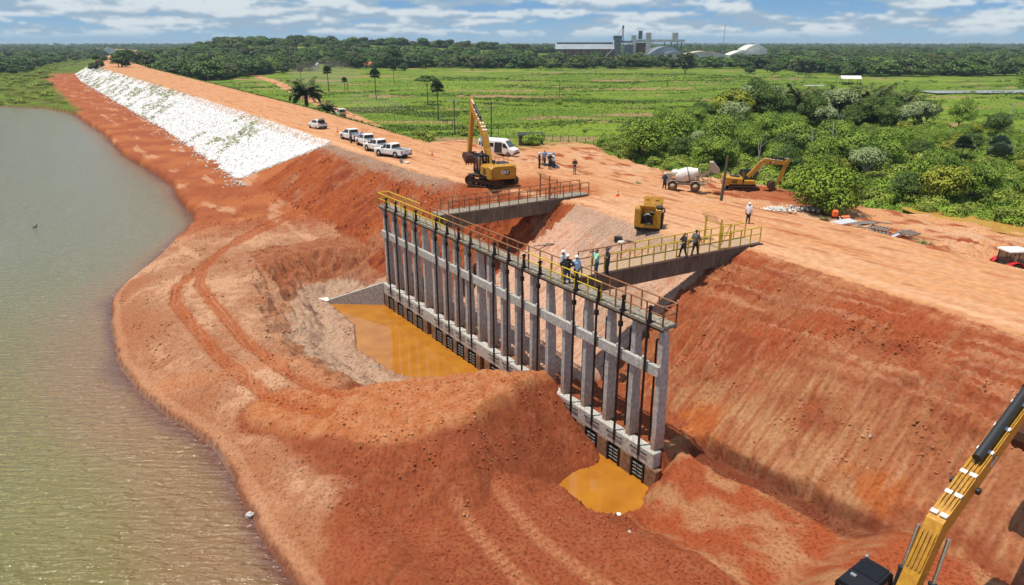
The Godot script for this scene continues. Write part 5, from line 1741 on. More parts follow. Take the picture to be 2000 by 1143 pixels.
func crawler(o: Node3D, turn: float, z: float, l: float, h: float, wd: float) -> void:
	# a track: belt of shoes round a frame with rollers, idler and sprocket
	var n := Node3D.new()
	n.name = "track"
	o.add_child(n, true)
	n.transform = Transform3D(Basis(Vector3.UP, turn), Vector3.ZERO)
	var r := h / 2
	var b := MB.new()
	var half := l / 2 - r
	var total := 4.0 * half + TAU * r
	var cnt := int(total / 0.19)
	for i in cnt:
		var d := total * i / cnt
		var p: Vector2
		var dir: Vector2
		if d < 2 * half: p = Vector2(-half + d, h); dir = Vector2(1, 0)
		elif d < 2 * half + PI * r:
			var a := (d - 2 * half) / r
			p = Vector2(half + sin(a) * r, r + cos(a) * r); dir = Vector2(cos(a), -sin(a))
		elif d < 4 * half + PI * r: p = Vector2(half - (d - 2 * half - PI * r), 0.0); dir = Vector2(-1, 0)
		else:
			var a := (d - 4 * half - PI * r) / r
			p = Vector2(-half - sin(a) * r, r - cos(a) * r); dir = Vector2(-cos(a), sin(a))
		var q := Basis(Vector3(dir.x, dir.y, 0), Vector3(-dir.y, dir.x, 0), Vector3.BACK)
		b.box(Vector3(p.x, p.y - (p.y - r) * 0.06, z), Vector3(0.17, 0.06, wd), q)
		b.box(Vector3(p.x, p.y, z) + q * Vector3(0.05, 0.04, 0), Vector3(0.025, 0.05, wd), q)
	obj("track_belt", b, M("track_steel"), n)
	b = MB.new()
	b.box(Vector3(0, r, z), Vector3(2 * half, h * 0.42, wd * 0.55), Basis.IDENTITY, 0.04)
	obj("track_frame", b, M("track_steel"), n)
	for x in [-half, half]:
		b = MB.new()
		b.cyl(Vector3(x, r, z - wd * 0.36), Vector3(x, r, z + wd * 0.36), r * 0.84, 16)
		obj("sprocket" if x < 0 else "idler", b, M("track_steel"), n)
	for k in 6:
		b = MB.new()
		var x := lerpf(-half * 0.8, half * 0.8, k / 5.0)
		b.cyl(Vector3(x, 0.16, z - wd * 0.32), Vector3(x, 0.16, z + wd * 0.32), 0.11, 10)
		obj("roller", b, M("track_steel"), n)
func excavator(label: String, at: Vector3, dir: Vector2, track_turn: float, sc: float, boom: Array, stick: Array, bucket_tilt: float, cab_roof_black := true) -> Node3D:
	# boom: foot, bend, tip in x,y; stick: joint behind the tip, end
	var o := thing("excavator", label, "excavator", at, dir)
	var ye := M("machine_yellow")
	for z in [-1.27, 1.27]:
		crawler(o, track_turn, z * sc, 4.5 * sc, 0.98 * sc, 0.72 * sc)
	var b := MB.new()
	b.box(Vector3(0, 0.62 * sc, 0), Vector3(2.0, 0.4, 1.9) * sc, Basis(Vector3.UP, track_turn), 0.08)
	b.cyl(Vector3(0, 0.75 * sc, 0), Vector3(0, 1.1 * sc, 0), 0.75 * sc, 20)
	obj("car_body", b, M("track_steel"), o)
	b = MB.new()
	b.box(Vector3(-0.55, 1.2, 0) * sc, Vector3(4.2, 0.28, 2.75) * sc, Basis.IDENTITY, 0.05)
	obj("turntable_deck", b, M("black_plastic"), o)
	# engine bay with sloped shoulders, and counterweight
	b = MB.new()
	var er := func(x: float, hw: float, y1: float) -> PackedVector3Array:
		return PackedVector3Array([Vector3(x, 1.32, hw) * sc, Vector3(x, y1 - 0.22, hw) * sc, Vector3(x, y1, hw - 0.3) * sc, Vector3(x, y1, -hw + 0.3) * sc, Vector3(x, y1 - 0.22, -hw) * sc, Vector3(x, 1.32, -hw) * sc])
	b.loft([er.call(-0.35, 1.42, 2.3), er.call(-2.3, 1.46, 2.42)])
	obj("engine_hood", b, ye, o)
	b = MB.new()
	var cw := func(x: float, hw: float, y0: float, y1: float, c: float) -> PackedVector3Array:
		return PackedVector3Array([Vector3(x, y0 + c * 0.5, hw) * sc, Vector3(x, y1 - c, hw) * sc, Vector3(x, y1, hw - c * 1.3) * sc, Vector3(x, y1, -hw + c * 1.3) * sc, Vector3(x, y1 - c, -hw) * sc, Vector3(x, y0 + c * 0.5, -hw) * sc, Vector3(x, y0, -hw + c) * sc, Vector3(x, y0, hw - c) * sc])
	b.loft([cw.call(-2.3, 1.5, 1.02, 2.5, 0.2), cw.call(-2.85, 1.48, 1.02, 2.5, 0.22), cw.call(-3.1, 1.36, 1.12, 2.36, 0.26)])
	var ct := obj("counterweight", b, ye, o)
	b = MB.new()   # raised centre panel of the counterweight
	b.prism(PackedVector2Array([Vector2(-1.0, 1.3) * sc, Vector2(1.0, 1.3) * sc, Vector2(1.15, 1.75) * sc, Vector2(1.0, 2.15) * sc, Vector2(-1.0, 2.15) * sc, Vector2(-1.15, 1.75) * sc]), 0.0, 0.05, Transform3D(Basis(Vector3(0, 0, 1), Vector3(0, 1, 0), Vector3(-1, 0, 0)), Vector3(-3.09 * sc, 0, 0)))
	obj("rear_panel", b, ye, ct)
	cat_mark(o, Vector3(-3.15 * sc, 1.78 * sc, 0.1 * sc), Vector3(-1, 0, 0), Vector3(0, 0, 1), 0.36 * sc)
	for z in [-1.15, 1.15]:
		b = MB.new()
		b.box(Vector3(-3.06, 1.24, z) * sc, Vector3(0.1, 0.09, 0.3) * sc)
		obj("rear_reflector", b, M("lamp_red"), o)
	for k in 5:   # side vents
		for sg in [-1.0, 1.0]:
			b = MB.new()
			b.box(Vector3(-1.55, 1.5 + k * 0.12, sg * 1.455) * sc, Vector3(0.8, 0.05, 0.03) * sc)
			obj("side_vent", b, M("black_plastic"), o)
	b = MB.new()
	b.box(Vector3(-1.4, 2.46, 0.55) * sc, Vector3(1.3, 0.12, 1.1) * sc, Basis.IDENTITY, 0.04)
	b.cyl(Vector3(-1.9, 2.4, -0.55) * sc, Vector3(-1.9, 2.85, -0.55) * sc, 0.09 * sc, 8)
	b.cyl(Vector3(-1.1, 2.4, -0.3) * sc, Vector3(-1.1, 2.7, -0.3) * sc, 0.14 * sc, 10)
	obj("exhaust", b, M("black_plastic"), o)
	for sg in [0.2, 1.2]:   # hand rails over the hood
		b = MB.new()
		b.tube([Vector3(-0.4, 2.3, sg) * sc, Vector3(-0.4, 2.95, sg) * sc, Vector3(-1.4, 2.95, sg) * sc, Vector3(-1.4, 2.4, sg) * sc], [0.025], 5)
		obj("hand_rail", b, M("black_plastic"), o)
	b = MB.new()   # tool box and tanks on the right
	b.box(Vector3(0.75, 1.6, 1.05) * sc, Vector3(1.5, 0.62, 0.75) * sc, Basis.IDENTITY, 0.06)
	obj("fuel_tank", b, ye, o)
	# cab on the left
	var cb := Node3D.new()
	cb.name = "cab"
	o.add_child(cb)
	var cz := -0.92 * sc
	for x in [-0.32, 0.45, 1.42]:
		for z in [-0.5, 0.5]:
			b = MB.new()
			var top: float = x if x < 1.0 else x - 0.24
			b.bar(Vector3(x * sc, 1.3 * sc, cz + z * sc), Vector3(top * sc, 3.02 * sc, cz + z * 0.94 * sc), 0.1 * sc, 0.1 * sc)
			obj("cab_post", b, M("cab_black"), cb)
	b = MB.new()
	b.loft([PackedVector3Array([Vector3(-0.42, 3.0, -0.52) * sc, Vector3(1.32, 3.0, -0.5) * sc, Vector3(1.32, 3.0, 0.5) * sc, Vector3(-0.42, 3.0, 0.52) * sc]), PackedVector3Array([Vector3(-0.38, 3.14, -0.46) * sc, Vector3(1.2, 3.14, -0.44) * sc, Vector3(1.2, 3.14, 0.44) * sc, Vector3(-0.38, 3.14, 0.46) * sc])])
	var rf := obj("cab_roof", b, M("cab_black"), cb)
	rf.position.z = cz
	b = MB.new()
	b.box(Vector3(0.42, 3.155, -0.92) * sc, Vector3(0.03, 0.03, 0.86) * sc)
	b.box(Vector3(0.85, 3.15, -0.92) * sc, Vector3(0.8, 0.03, 0.74) * sc, Basis.IDENTITY, 0.01)
	obj("roof_hatch", b, M("cab_black"), cb)
	b = MB.new()
	b.box(Vector3(0.12, 3.17, -1.15) * sc, Vector3(0.12, 0.05, 0.17) * sc)
	b.ball(Vector3(1.25, 3.2, -1.3) * sc, Vector3.ONE * 0.07, 8)
	obj("roof_light", b, M("grey_metal"), cb)
	b = MB.new()
	b.box(Vector3(0.5, 1.42, -0.92) * sc, Vector3(1.8, 0.3, 1.0) * sc, Basis.IDENTITY, 0.03)
	b.box(Vector3(-0.1, 1.75, -0.92) * sc, Vector3(0.5, 0.5, 0.55) * sc, Basis.IDENTITY, 0.06)
	b.box(Vector3(-0.3, 2.2, -0.92) * sc, Vector3(0.14, 0.7, 0.5) * sc, Basis.IDENTITY, 0.05)
	obj("cab_floor_and_seat", b, M("cab_black"), cb)
	var gl := M("cab_glass", 0.05, 0.06, 0.065, 0.05)
	gl.transparency = BaseMaterial3D.TRANSPARENCY_ALPHA
	gl.albedo_color.a = 0.35
	for q in [[-0.3, 0.43], [0.47, 1.3]]:
		for z in [-0.5, 0.5]:
			b = MB.new()
			b.box(Vector3((q[0] + q[1]) / 2, 2.25, -0.92 + z) * sc, Vector3(q[1] - q[0], 1.4, 0.012) * sc)
			obj("cab_window", b, gl, cb)
	b = MB.new()
	b.box(Vector3(1.3, 2.2, -0.92) * sc, Vector3(0.012, 1.5, 0.9) * sc, Basis(Vector3.BACK, 0.13))
	obj("windscreen", b, gl, cb)
	b = MB.new()
	b.tube([Vector3(1.0, 1.4, -1.5) * sc, Vector3(1.05, 2.4, -1.55) * sc, Vector3(0.7, 2.9, -1.45) * sc], [0.03], 5)
	obj("grab_rail", b, M("black_plastic"), cb)
	# boom, stick, bucket
	var bz := 0.1 * sc
	var hw := 0.25 * sc
	var f: Vector2 = boom[0]
	var k1: Vector2 = boom[1]
	var k2: Vector2 = boom[2]
	b = MB.new()
	var mid0 := f.lerp(k1, 0.55)
	var mid1 := k1.lerp(k2, 0.25)
	b.prism(strip([f, mid0, k1, mid1, k1.lerp(k2, 0.6), k2], [0.5 * sc, 0.68 * sc, 0.78 * sc, 0.72 * sc, 0.6 * sc, 0.4 * sc]), bz - hw, bz + hw)
	var bm := obj("boom", b, ye, o)
	var along := (k2 - k1).normalized()
	var nrm := Vector2(-along.y, along.x)
	for z in [-0.18, -0.06, 0.06, 0.18]:   # pipes along the top of the boom
		b = MB.new()
		var pts: Array = []
		for q in [[mid0, 0.36], [k1.lerp(mid0, 0.25), 0.41], [k1.lerp(mid1, 0.35), 0.42], [mid1, 0.4], [k1.lerp(k2, 0.6), 0.34], [k1.lerp(k2, 0.9), 0.27]]:
			var d: Vector2 = q[0]
			var n2 := nrm if d.distance_to(k2) < k1.distance_to(k2) else Vector2(-(k1 - f).y, (k1 - f).x).normalized()
			var e: Vector2 = d + n2 * q[1] * sc
			pts.append(Vector3(e.x, e.y, bz + z * sc))
		b.tube(pts, [0.035 * sc], 6)
		obj("boom_pipe", b, ye if absf(z) > 0.1 else M("machine_dusty"), bm)
	for q in [0.02, 0.14, 0.27, 0.42, 0.58, 0.75]:
		b = MB.new()
		var e := k1.lerp(k2, q) + nrm * lerpf(0.43, 0.32, q) * sc
		for z in [-0.14, 0.14]:
			b.box(Vector3(e.x, e.y, bz + z * sc), Vector3(0.14, 0.06, 0.2) * sc, Basis(Vector3.BACK, along.angle()))
		obj("pipe_clamp", b, M("logo_white"), bm)
	for sg in [-1.0, 1.0]:
		var c := k1.lerp(k2, 0.42)
		var rt: Vector3 = Vector3(along.x, along.y, 0) * sg
		cat_mark(o, Vector3(c.x, c.y, bz + sg * (hw + 0.004)), Vector3(0, 0, sg), rt if rt.x * sg > 0 or true else -rt, 0.2 * sc)
		# lift rams
		ram(o, Vector3(1.15 * sc, 1.25 * sc, bz + sg * 0.48 * sc), Vector3(k1.lerp(mid0, 0.1).x, k1.lerp(mid0, 0.1).y - 0.1, bz + sg * 0.44 * sc), 0.12 * sc, 0.55)
		b = MB.new()
		b.box(Vector3(mid1.x, mid1.y - 0.05, bz + sg * 0.38 * sc), Vector3(0.2, 0.2, 0.14) * sc, Basis.IDENTITY, 0.03)
		obj("boom_lamp", b, M("black_plastic"), bm)
	var s0: Vector2 = stick[0]
	var s1: Vector2 = stick[1]
	b = MB.new()
	b.prism(strip([s0, k2, k2.lerp(s1, 0.45), s1], [0.28 * sc, 0.66 * sc, 0.5 * sc, 0.32 * sc]), bz - hw * 0.8, bz + hw * 0.8)
	obj("stick", b, ye, o)
	var top := k1.lerp(k2, 0.4 if k1.distance_to(k2) < 6.0 else 0.34) + nrm * 0.62 * sc
	ram(o, Vector3(top.x, top.y, bz), Vector3(s0.x, s0.y, bz), 0.15 * sc, 0.62)
	var sd := (s1 - k2).normalized()
	var sn := Vector2(sd.y, -sd.x)
	if sn.x < 0: sn = -sn
	var h0 := k2.lerp(s1, 0.12) + sn * 0.5 * sc
	var h1 := s1 - sd * 0.5 * sc + sn * 0.45 * sc
	ram(o, Vector3(h0.x, h0.y, bz), Vector3(h1.x, h1.y, bz), 0.11 * sc, 0.6)
	b = MB.new()   # bucket link
	for z in [-0.22, 0.22]:
		b.bar(Vector3(h1.x, h1.y, bz + z * sc), Vector3((s1 - sd * 0.5 * sc).x, (s1 - sd * 0.5 * sc).y, bz + z * sc), 0.07, 0.14 * sc)
		b.bar(Vector3(h1.x, h1.y, bz + z * sc), Vector3(s1.x + sn.x * 0.4 * sc, s1.y + sn.y * 0.4 * sc, bz + z * sc), 0.07, 0.14 * sc)
	obj("bucket_link", b, M("track_steel"), o)
	b = MB.new()   # bucket: curved shell between two cheeks, with teeth
	var shell: Array = []
	for k in 9:
		var a := bucket_tilt + lerpf(-0.3, 3.3, k / 8.0)
		var rr: float = 0.62 * sc * (1.0 + 0.25 * sin(PI * k / 8.0))
		shell.append(s1 + Vector2(cos(bucket_tilt + 1.5), sin(bucket_tilt + 1.5)) * 0.55 * sc + Vector2(cos(a), sin(a)) * rr)
	for k in 8:
		var p: Vector2 = shell[k]
		var q: Vector2 = shell[k + 1]
		b.bar(Vector3(p.x, p.y, bz), Vector3(q.x, q.y, bz), 1.35 * sc, 0.06)
	for sg in [-1.0, 1.0]:
		b.prism(PackedVector2Array(shell), bz + sg * 0.66 * sc, bz + sg * 0.7 * sc)
	var bk := obj("bucket", b, M("track_steel"), o)
	for z in 5:
		b = MB.new()
		var p: Vector2 = shell[8]
		var q: Vector2 = shell[7]
		var d := (p - q).normalized() * 0.24 * sc
		b.bar(Vector3(p.x, p.y, bz + (z - 2) * 0.3 * sc), Vector3(p.x + d.x, p.y + d.y, bz + (z - 2) * 0.3 * sc), 0.1 * sc, 0.07 * sc)
		obj("bucket_tooth", b, M("track_steel"), bk)
	return o
func build_machines() -> void:
	excavator("large yellow excavator on the crest with its long boom raised high, rear to the camera", gpos(-2.1, -70.6, -0.02), Vector2(-0.42, -0.91), 0.5, 1.0, [Vector2(0.55, 2.0), Vector2(2.2, 5.0), Vector2(5.3, 7.6)], [Vector2(5.7, 8.3), Vector2(6.7, 1.3)], 0.6)
	excavator("yellow excavator digging red earth beside the thicket, side on, bucket on the ground", gpos(29.6, -87.0, 0.0), Vector2(1.0, 0.12), 0.0, 0.84, [Vector2(0.5, 1.9), Vector2(2.3, 3.9), Vector2(5.0, 3.7)], [Vector2(5.3, 4.3), Vector2(4.2, 1.0)], 1.9)
	excavator("nearest excavator, black cab roof and yellow boom at the bottom right corner", Vector3(11.45, -5.25, -16.3), Vector2(0.80, -0.60), 0.0, 1.0, [Vector2(0.5, 2.0), Vector2(2.2, 4.9), Vector2(9.2, 7.9)], [Vector2(9.8, 8.8), Vector2(11.6, 4.2)], 0.8)
	# self-loading concrete mixer
	var o := thing("concrete_mixer", "dusty white self-loading concrete mixer with a tilted drum, beside the leaning wooden pole", "concrete mixer", gpos(21.3, -83.6, 0.0), Vector2(-0.95, -0.22))
	var dw := M("mixer_white")
	var dd := M("dirty_white")
	var b := MB.new()
	b.box(Vector3(-0.1, 0.85, 0), Vector3(4.6, 0.3, 1.2), Basis.IDENTITY, 0.03)
	obj("chassis", b, dd, o)
	for x in [1.45, -1.25]:
		for sg in [-1.0, 1.0]:
			wheel(o, Vector3(x, 0.58, sg * 0.95), 0.58, 0.42, M("tyre_dusty"), M("dirty_white"))
			b = MB.new()
			for k in 6:
				var a0 := PI * k / 6.0
				var a1 := PI * (k + 1) / 6.0
				b.bar(Vector3(x + cos(a0) * 0.74, 0.58 + sin(a0) * 0.74, sg * 0.95), Vector3(x + cos(a1) * 0.74, 0.58 + sin(a1) * 0.74, sg * 0.95), 0.46, 0.04)
			obj("mudguard", b, dd, o)
	b = MB.new()   # drum on its slant, mouth to the rear
	var ax := Vector3(-0.96, 0.27, 0).normalized()
	var d0 := Vector3(1.15, 1.55, 0)
	b.tube([d0, d0 + ax * 0.05, d0 + ax * 0.7, d0 + ax * 1.5, d0 + ax * 1.75, d0 + ax * 2.5, d0 + ax * 2.75], [0.35, 0.6, 0.86, 0.88, 0.84, 0.5, 0.46], 24)
	var dm := obj("drum", b, dw, o)
	b = MB.new()
	b.tube([d0 + ax * 1.52, d0 + ax * 1.53, d0 + ax * 1.62, d0 + ax * 1.63], [0.86, 0.92, 0.92, 0.86], 24)
	obj("drum_ring", b, M("black_plastic"), dm)
	b = MB.new()
	b.tube([d0 + ax * 2.74, d0 + ax * 2.76], [0.36, 0.36], 18)
	obj("drum_mouth", b, M("opening_dark"), dm)
	b = MB.new()   # cab at the front and water tank over it
	b.loft([car_ring(2.6, [[0.75, 0.5], [1.75, 0.45]]), car_ring(2.45, [[0.7, 0.62], [2.0, 0.52]]), car_ring(1.6, [[0.7, 0.62], [2.05, 0.54]])])
	obj("cab", b, dd, o)
	b = MB.new()
	b.box(Vector3(1.25, 2.05, 0.15), Vector3(0.9, 0.7, 1.3), Basis.IDENTITY, 0.2)
	obj("water_tank", b, dw, o)
	panel(o, "windscreen", M("glass_blue"), [Vector3(2.6, 1.2, 0.4), Vector3(2.6, 1.2, -0.4), Vector3(2.5, 1.85, -0.4), Vector3(2.5, 1.85, 0.4)], Vector3(1, 0.15, 0), 0.03)
	b = MB.new()   # rear frame
	for z in [-0.5, 0.5]:
		b.bar(Vector3(-1.5, 0.9, z), Vector3(-1.75, 2.3, z * 0.7), 0.1, 0.1)
		b.bar(Vector3(-2.3, 0.9, z), Vector3(-1.75, 2.3, z * 0.7), 0.08, 0.08)
	b.bar(Vector3(-1.75, 2.3, -0.4), Vector3(-1.75, 2.3, 0.4), 0.1, 0.1)
	obj("drum_frame", b, dd, o)
	b = MB.new()   # loading shovel arm and its raised shovel
	for z in [-0.45, 0.45]:
		b.bar(Vector3(-1.3, 1.5, z), Vector3(-3.0, 2.5, z), 0.08, 0.14)
	obj("loader_arm", b, dd, o)
	b = MB.new()
	var sh: Array = [Vector2(-2.7, 3.5), Vector2(-3.15, 3.55), Vector2(-3.95, 2.6), Vector2(-3.9, 2.25), Vector2(-3.3, 2.3), Vector2(-2.8, 2.7)]
	for k in sh.size() - 1:
		b.bar(Vector3(sh[k].x, sh[k].y, 0), Vector3(sh[k + 1].x, sh[k + 1].y, 0), 1.5, 0.05)
	for z in [-0.75, 0.72]: b.prism(PackedVector2Array(sh), z, z + 0.04)
	obj("loading_shovel", b, dd, o)
	b = MB.new()   # discharge chute folded at the rear
	var c0 := Vector3(-1.85, 1.6, 0.3)
	var c1 := Vector3(-3.0, 0.75, 0.55)
	for q in [[0.0, -0.22], [-0.1, 0.0], [0.0, 0.22]]:
		b.bar(c0 + Vector3(0, q[0], q[1]), c1 + Vector3(0, q[0], q[1]), 0.2, 0.03)
	obj("chute", b, dd, o)
	b = MB.new()
	for x in [-2.75, -3.1]:
		b.bar(Vector3(x, 0.8, 0.85), Vector3(x, 2.2, 0.85), 0.06, 0.06)
	for k in 5: b.bar(Vector3(-2.75, 0.9 + k * 0.3, 0.85), Vector3(-3.1, 0.9 + k * 0.3, 0.85), 0.05, 0.04)
	obj("ladder", b, M("grey_metal"), o)
	# generator with its doors up
	o = thing("power_generator", "yellow generator box on the crest with its doors swung up and engine showing", "generator", gpos(10.9, -53.2, 0.0), Vector2(0.94, 0.34))
	var ye := M("machine_yellow")
	b = MB.new()
	b.box(Vector3(0, 0.22, 0), Vector3(2.0, 0.18, 1.15), Basis.IDENTITY, 0.02)
	for x in [-0.7, 0.7]: b.box(Vector3(x, 0.07, 0), Vector3(0.3, 0.14, 1.1))
	obj("skid", b, M("black_iron"), o)
	b = MB.new()   # case: posts, floor and lid frame round an open bay
	b.box(Vector3(-0.78, 1.05, 0.0), Vector3(0.5, 1.5, 1.2), Basis.IDENTITY, 0.03)
	b.box(Vector3(0.78, 1.05, 0.0), Vector3(0.5, 1.5, 1.2), Basis.IDENTITY, 0.03)
	b.box(Vector3(0, 0.42, 0.0), Vector3(1.08, 0.24, 1.19))
	b.box(Vector3(0, 1.05, -0.57), Vector3(1.08, 1.5, 0.05))
	b.box(Vector3(-0.78, 1.82, 0), Vector3(0.48, 0.05, 1.16))
	obj("case", b, ye, o)
	b = MB.new()
	b.box(Vector3(-0.1, 0.9, -0.1), Vector3(0.75, 0.7, 0.6), Basis.IDENTITY, 0.05)
	b.cyl(Vector3(0.1, 1.35, -0.1), Vector3(0.4, 1.35, -0.1), 0.16, 10)
	b.box(Vector3(0.3, 0.75, 0.25), Vector3(0.18, 0.4, 0.2))
	obj("engine", b, M("black_iron"), o)
	b = MB.new()
	b.cyl(Vector3(-0.2, 1.3, 0.2), Vector3(0.1, 1.3, 0.2), 0.06, 8)
	b.box(Vector3(0.15, 0.62, 0.42), Vector3(0.22, 0.16, 0.1))
	obj("engine_part", b, M("grey_metal"), o)
	for q in [[-0.30, 0.5], [0.3, 0.5]]:
		b = MB.new()
		b.box(Vector3(q[0], 1.98, 0.78), Vector3(0.58, 0.04, 0.85), Basis(Vector3.RIGHT, -0.5))
		obj("side_door", b, ye, o)
	for q in [-0.28, 0.5]:
		b = MB.new()
		b.box(Vector3(q + 0.1, 2.1, -0.72), Vector3(0.74, 0.9, 0.04), Basis(Vector3.RIGHT, -0.45), 0.01)
		b.box(Vector3(q - 0.02, 2.35, -0.77), Vector3(0.3, 0.12, 0.03), Basis(Vector3.RIGHT, -0.45))
		obj("roof_door", b, ye, o)
	b = MB.new()   # radiator end standing open, with hoses
	b.box(Vector3(1.1, 0.85, 0.1), Vector3(0.14, 1.2, 0.6), Basis.IDENTITY, 0.03)
	b.box(Vector3(0.85, 1.9, 0.15), Vector3(0.5, 0.22, 0.7), Basis(Vector3.UP, 0.3), 0.05)
	b.tube([Vector3(1.1, 1.45, 0.2), Vector3(1.25, 1.6, 0.2), Vector3(1.25, 1.8, 0.1), Vector3(1.0, 1.9, 0.1)], [0.06], 8)
	obj("radiator", b, M("black_iron"), o)
	b = MB.new()
	b.tube([Vector3(0.7, 1.98, 0.3), Vector3(0.72, 2.25, 0.3), Vector3(1.02, 2.28, 0.1), Vector3(1.0, 1.98, 0.1)], [0.03], 6)
	b.cyl(Vector3(1.19, 1.2, 0.1), Vector3(1.22, 1.2, 0.1), 0.2, 14)
	obj("air_filter", b, M("grey_metal"), o)
	# red tractor with a white roof
	o = thing("farm_tractor", "red tractor with a white cab roof at the right edge, below the road", "tractor", gpos(38.9, -50.4, -0.15), Vector2(0.97, -0.1))
	o.scale = Vector3.ONE * 0.9
	var red := M("tractor_red")
	for sg in [-1.0, 1.0]:
		wheel(o, Vector3(-0.7, 0.75, sg * 0.85), 0.75, 0.45, M("tyre_dusty"), M("logo_white"))
		wheel(o, Vector3(1.5, 0.5, sg * 0.75), 0.5, 0.3, M("tyre_dusty"), M("logo_white"))
		b = MB.new()
		for k in 6:
			var a0 := 0.25 + 2.3 * k / 6.0
			var a1 := 0.25 + 2.3 * (k + 1) / 6.0
			b.bar(Vector3(-0.7 + cos(a0) * 0.86, 0.75 + sin(a0) * 0.86, sg * 0.88), Vector3(-0.7 + cos(a1) * 0.86, 0.75 + sin(a1) * 0.86, sg * 0.88), 0.5, 0.05)
		obj("mudguard", b, red, o)
		b = MB.new()
		b.box(Vector3(-1.5, 1.35, sg * 0.85), Vector3(0.08, 0.14, 0.2))
		obj("tail_light", b, M("lamp_red"), o)
	b = MB.new()
	b.loft([car_ring(2.1, [[0.75, 0.3], [1.3, 0.26]]), car_ring(1.9, [[0.7, 0.34], [1.42, 0.3]]), car_ring(0.5, [[0.7, 0.36], [1.55, 0.32]])])
	obj("hood", b, red, o)
	b = MB.new()
	b.box(Vector3(0.3, 0.72, 0), Vector3(2.6, 0.4, 0.5), Basis.IDENTITY, 0.05)
	b.box(Vector3(-0.45, 1.1, 0), Vector3(1.4, 0.5, 1.0), Basis.IDENTITY, 0.05)
	b.box(Vector3(-0.6, 1.55, 0), Vector3(0.5, 0.6, 0.5), Basis.IDENTITY, 0.08)
	b.cyl(Vector3(1.2, 1.45, 0.25), Vector3(1.2, 2.2, 0.25), 0.04, 8)
	obj("chassis", b, M("black_plastic"), o)
	for x in [-1.15, -0.3, 0.5]:
		for z in [-0.68, 0.68]:
			b = MB.new()
			b.bar(Vector3(x, 1.1, z), Vector3(x * 0.95, 2.42, z * 0.92), 0.07, 0.07)
			obj("cab_post", b, M("black_plastic"), o)
	for z in [-0.67, 0.67]:
		b = MB.new()
		b.box(Vector3(-0.32, 1.8, z), Vector3(1.6, 1.1, 0.012))
		obj("side_window", b, M("cab_glass"), o)
	for x in [-1.13, 0.49]:
		b = MB.new()
		b.box(Vector3(x, 1.8, 0), Vector3(0.012, 1.1, 1.26))
		obj("windscreen", b, M("cab_glass"), o)
	b = MB.new()
	b.loft([PackedVector3Array([Vector3(-1.3, 2.42, -0.78), Vector3(0.72, 2.42, -0.78), Vector3(0.72, 2.42, 0.78), Vector3(-1.3, 2.42, 0.78)]), PackedVector3Array([Vector3(-1.28, 2.54, -0.76), Vector3(0.7, 2.54, -0.76), Vector3(0.7, 2.54, 0.76), Vector3(-1.28, 2.54, 0.76)]), PackedVector3Array([Vector3(-1.0, 2.62, -0.55), Vector3(0.45, 2.62, -0.55), Vector3(0.45, 2.62, 0.55), Vector3(-1.0, 2.62, 0.55)])])
	obj("cab_roof", b, M("white_paint"), o)
	b = MB.new()
	b.box(Vector3(0.75, 1.9, 0.85), Vector3(0.05, 0.3, 0.18))
	obj("mirror", b, M("black_plastic"), o)
	# small roller with a canopy behind the group of people
	o = thing("road_roller", "small yellow roller with a dark canopy behind the group of people", "road roller", gpos(4.6, -90.5, -0.1), Vector2(-0.95, 0.1))
	b = MB.new()
	b.loft([car_ring(2.0, [[0.5, 0.5], [0.75, 0.5]]), car_ring(1.5, [[0.4, 0.6], [1.05, 0.5]]), car_ring(0.7, [[0.4, 0.6], [1.2, 0.5]])])
	obj("hood", b, M("machine_yellow"), o)
	b = MB.new()
	b.box(Vector3(-0.2, 0.7, 0), Vector3(1.9, 0.5, 1.1), Basis.IDENTITY, 0.05)
	b.box(Vector3(-0.5, 1.2, 0), Vector3(0.4, 0.7, 0.6), Basis.IDENTITY, 0.06)
	obj("chassis", b, M("black_plastic"), o)
	for x in [-0.95, 0.5]:
		for z in [-0.68, 0.68]:
			b = MB.new()
			b.bar(Vector3(x, 0.5, z), Vector3(x, 2.3, z), 0.09, 0.09)
			obj("canopy_post", b, M("cab_black"), o)
		b = MB.new()
		b.cyl(Vector3(x * 1.3, 0.42, -0.6), Vector3(x * 1.3, 0.42, 0.6), 0.44, 18)
		obj("drum", b, M("grey_metal"), o)
	b = MB.new()
	b.box(Vector3(-0.22, 2.34, 0), Vector3(1.75, 0.1, 1.6), Basis.IDENTITY, 0.03)
	obj("canopy", b, M("grey_metal"), o)

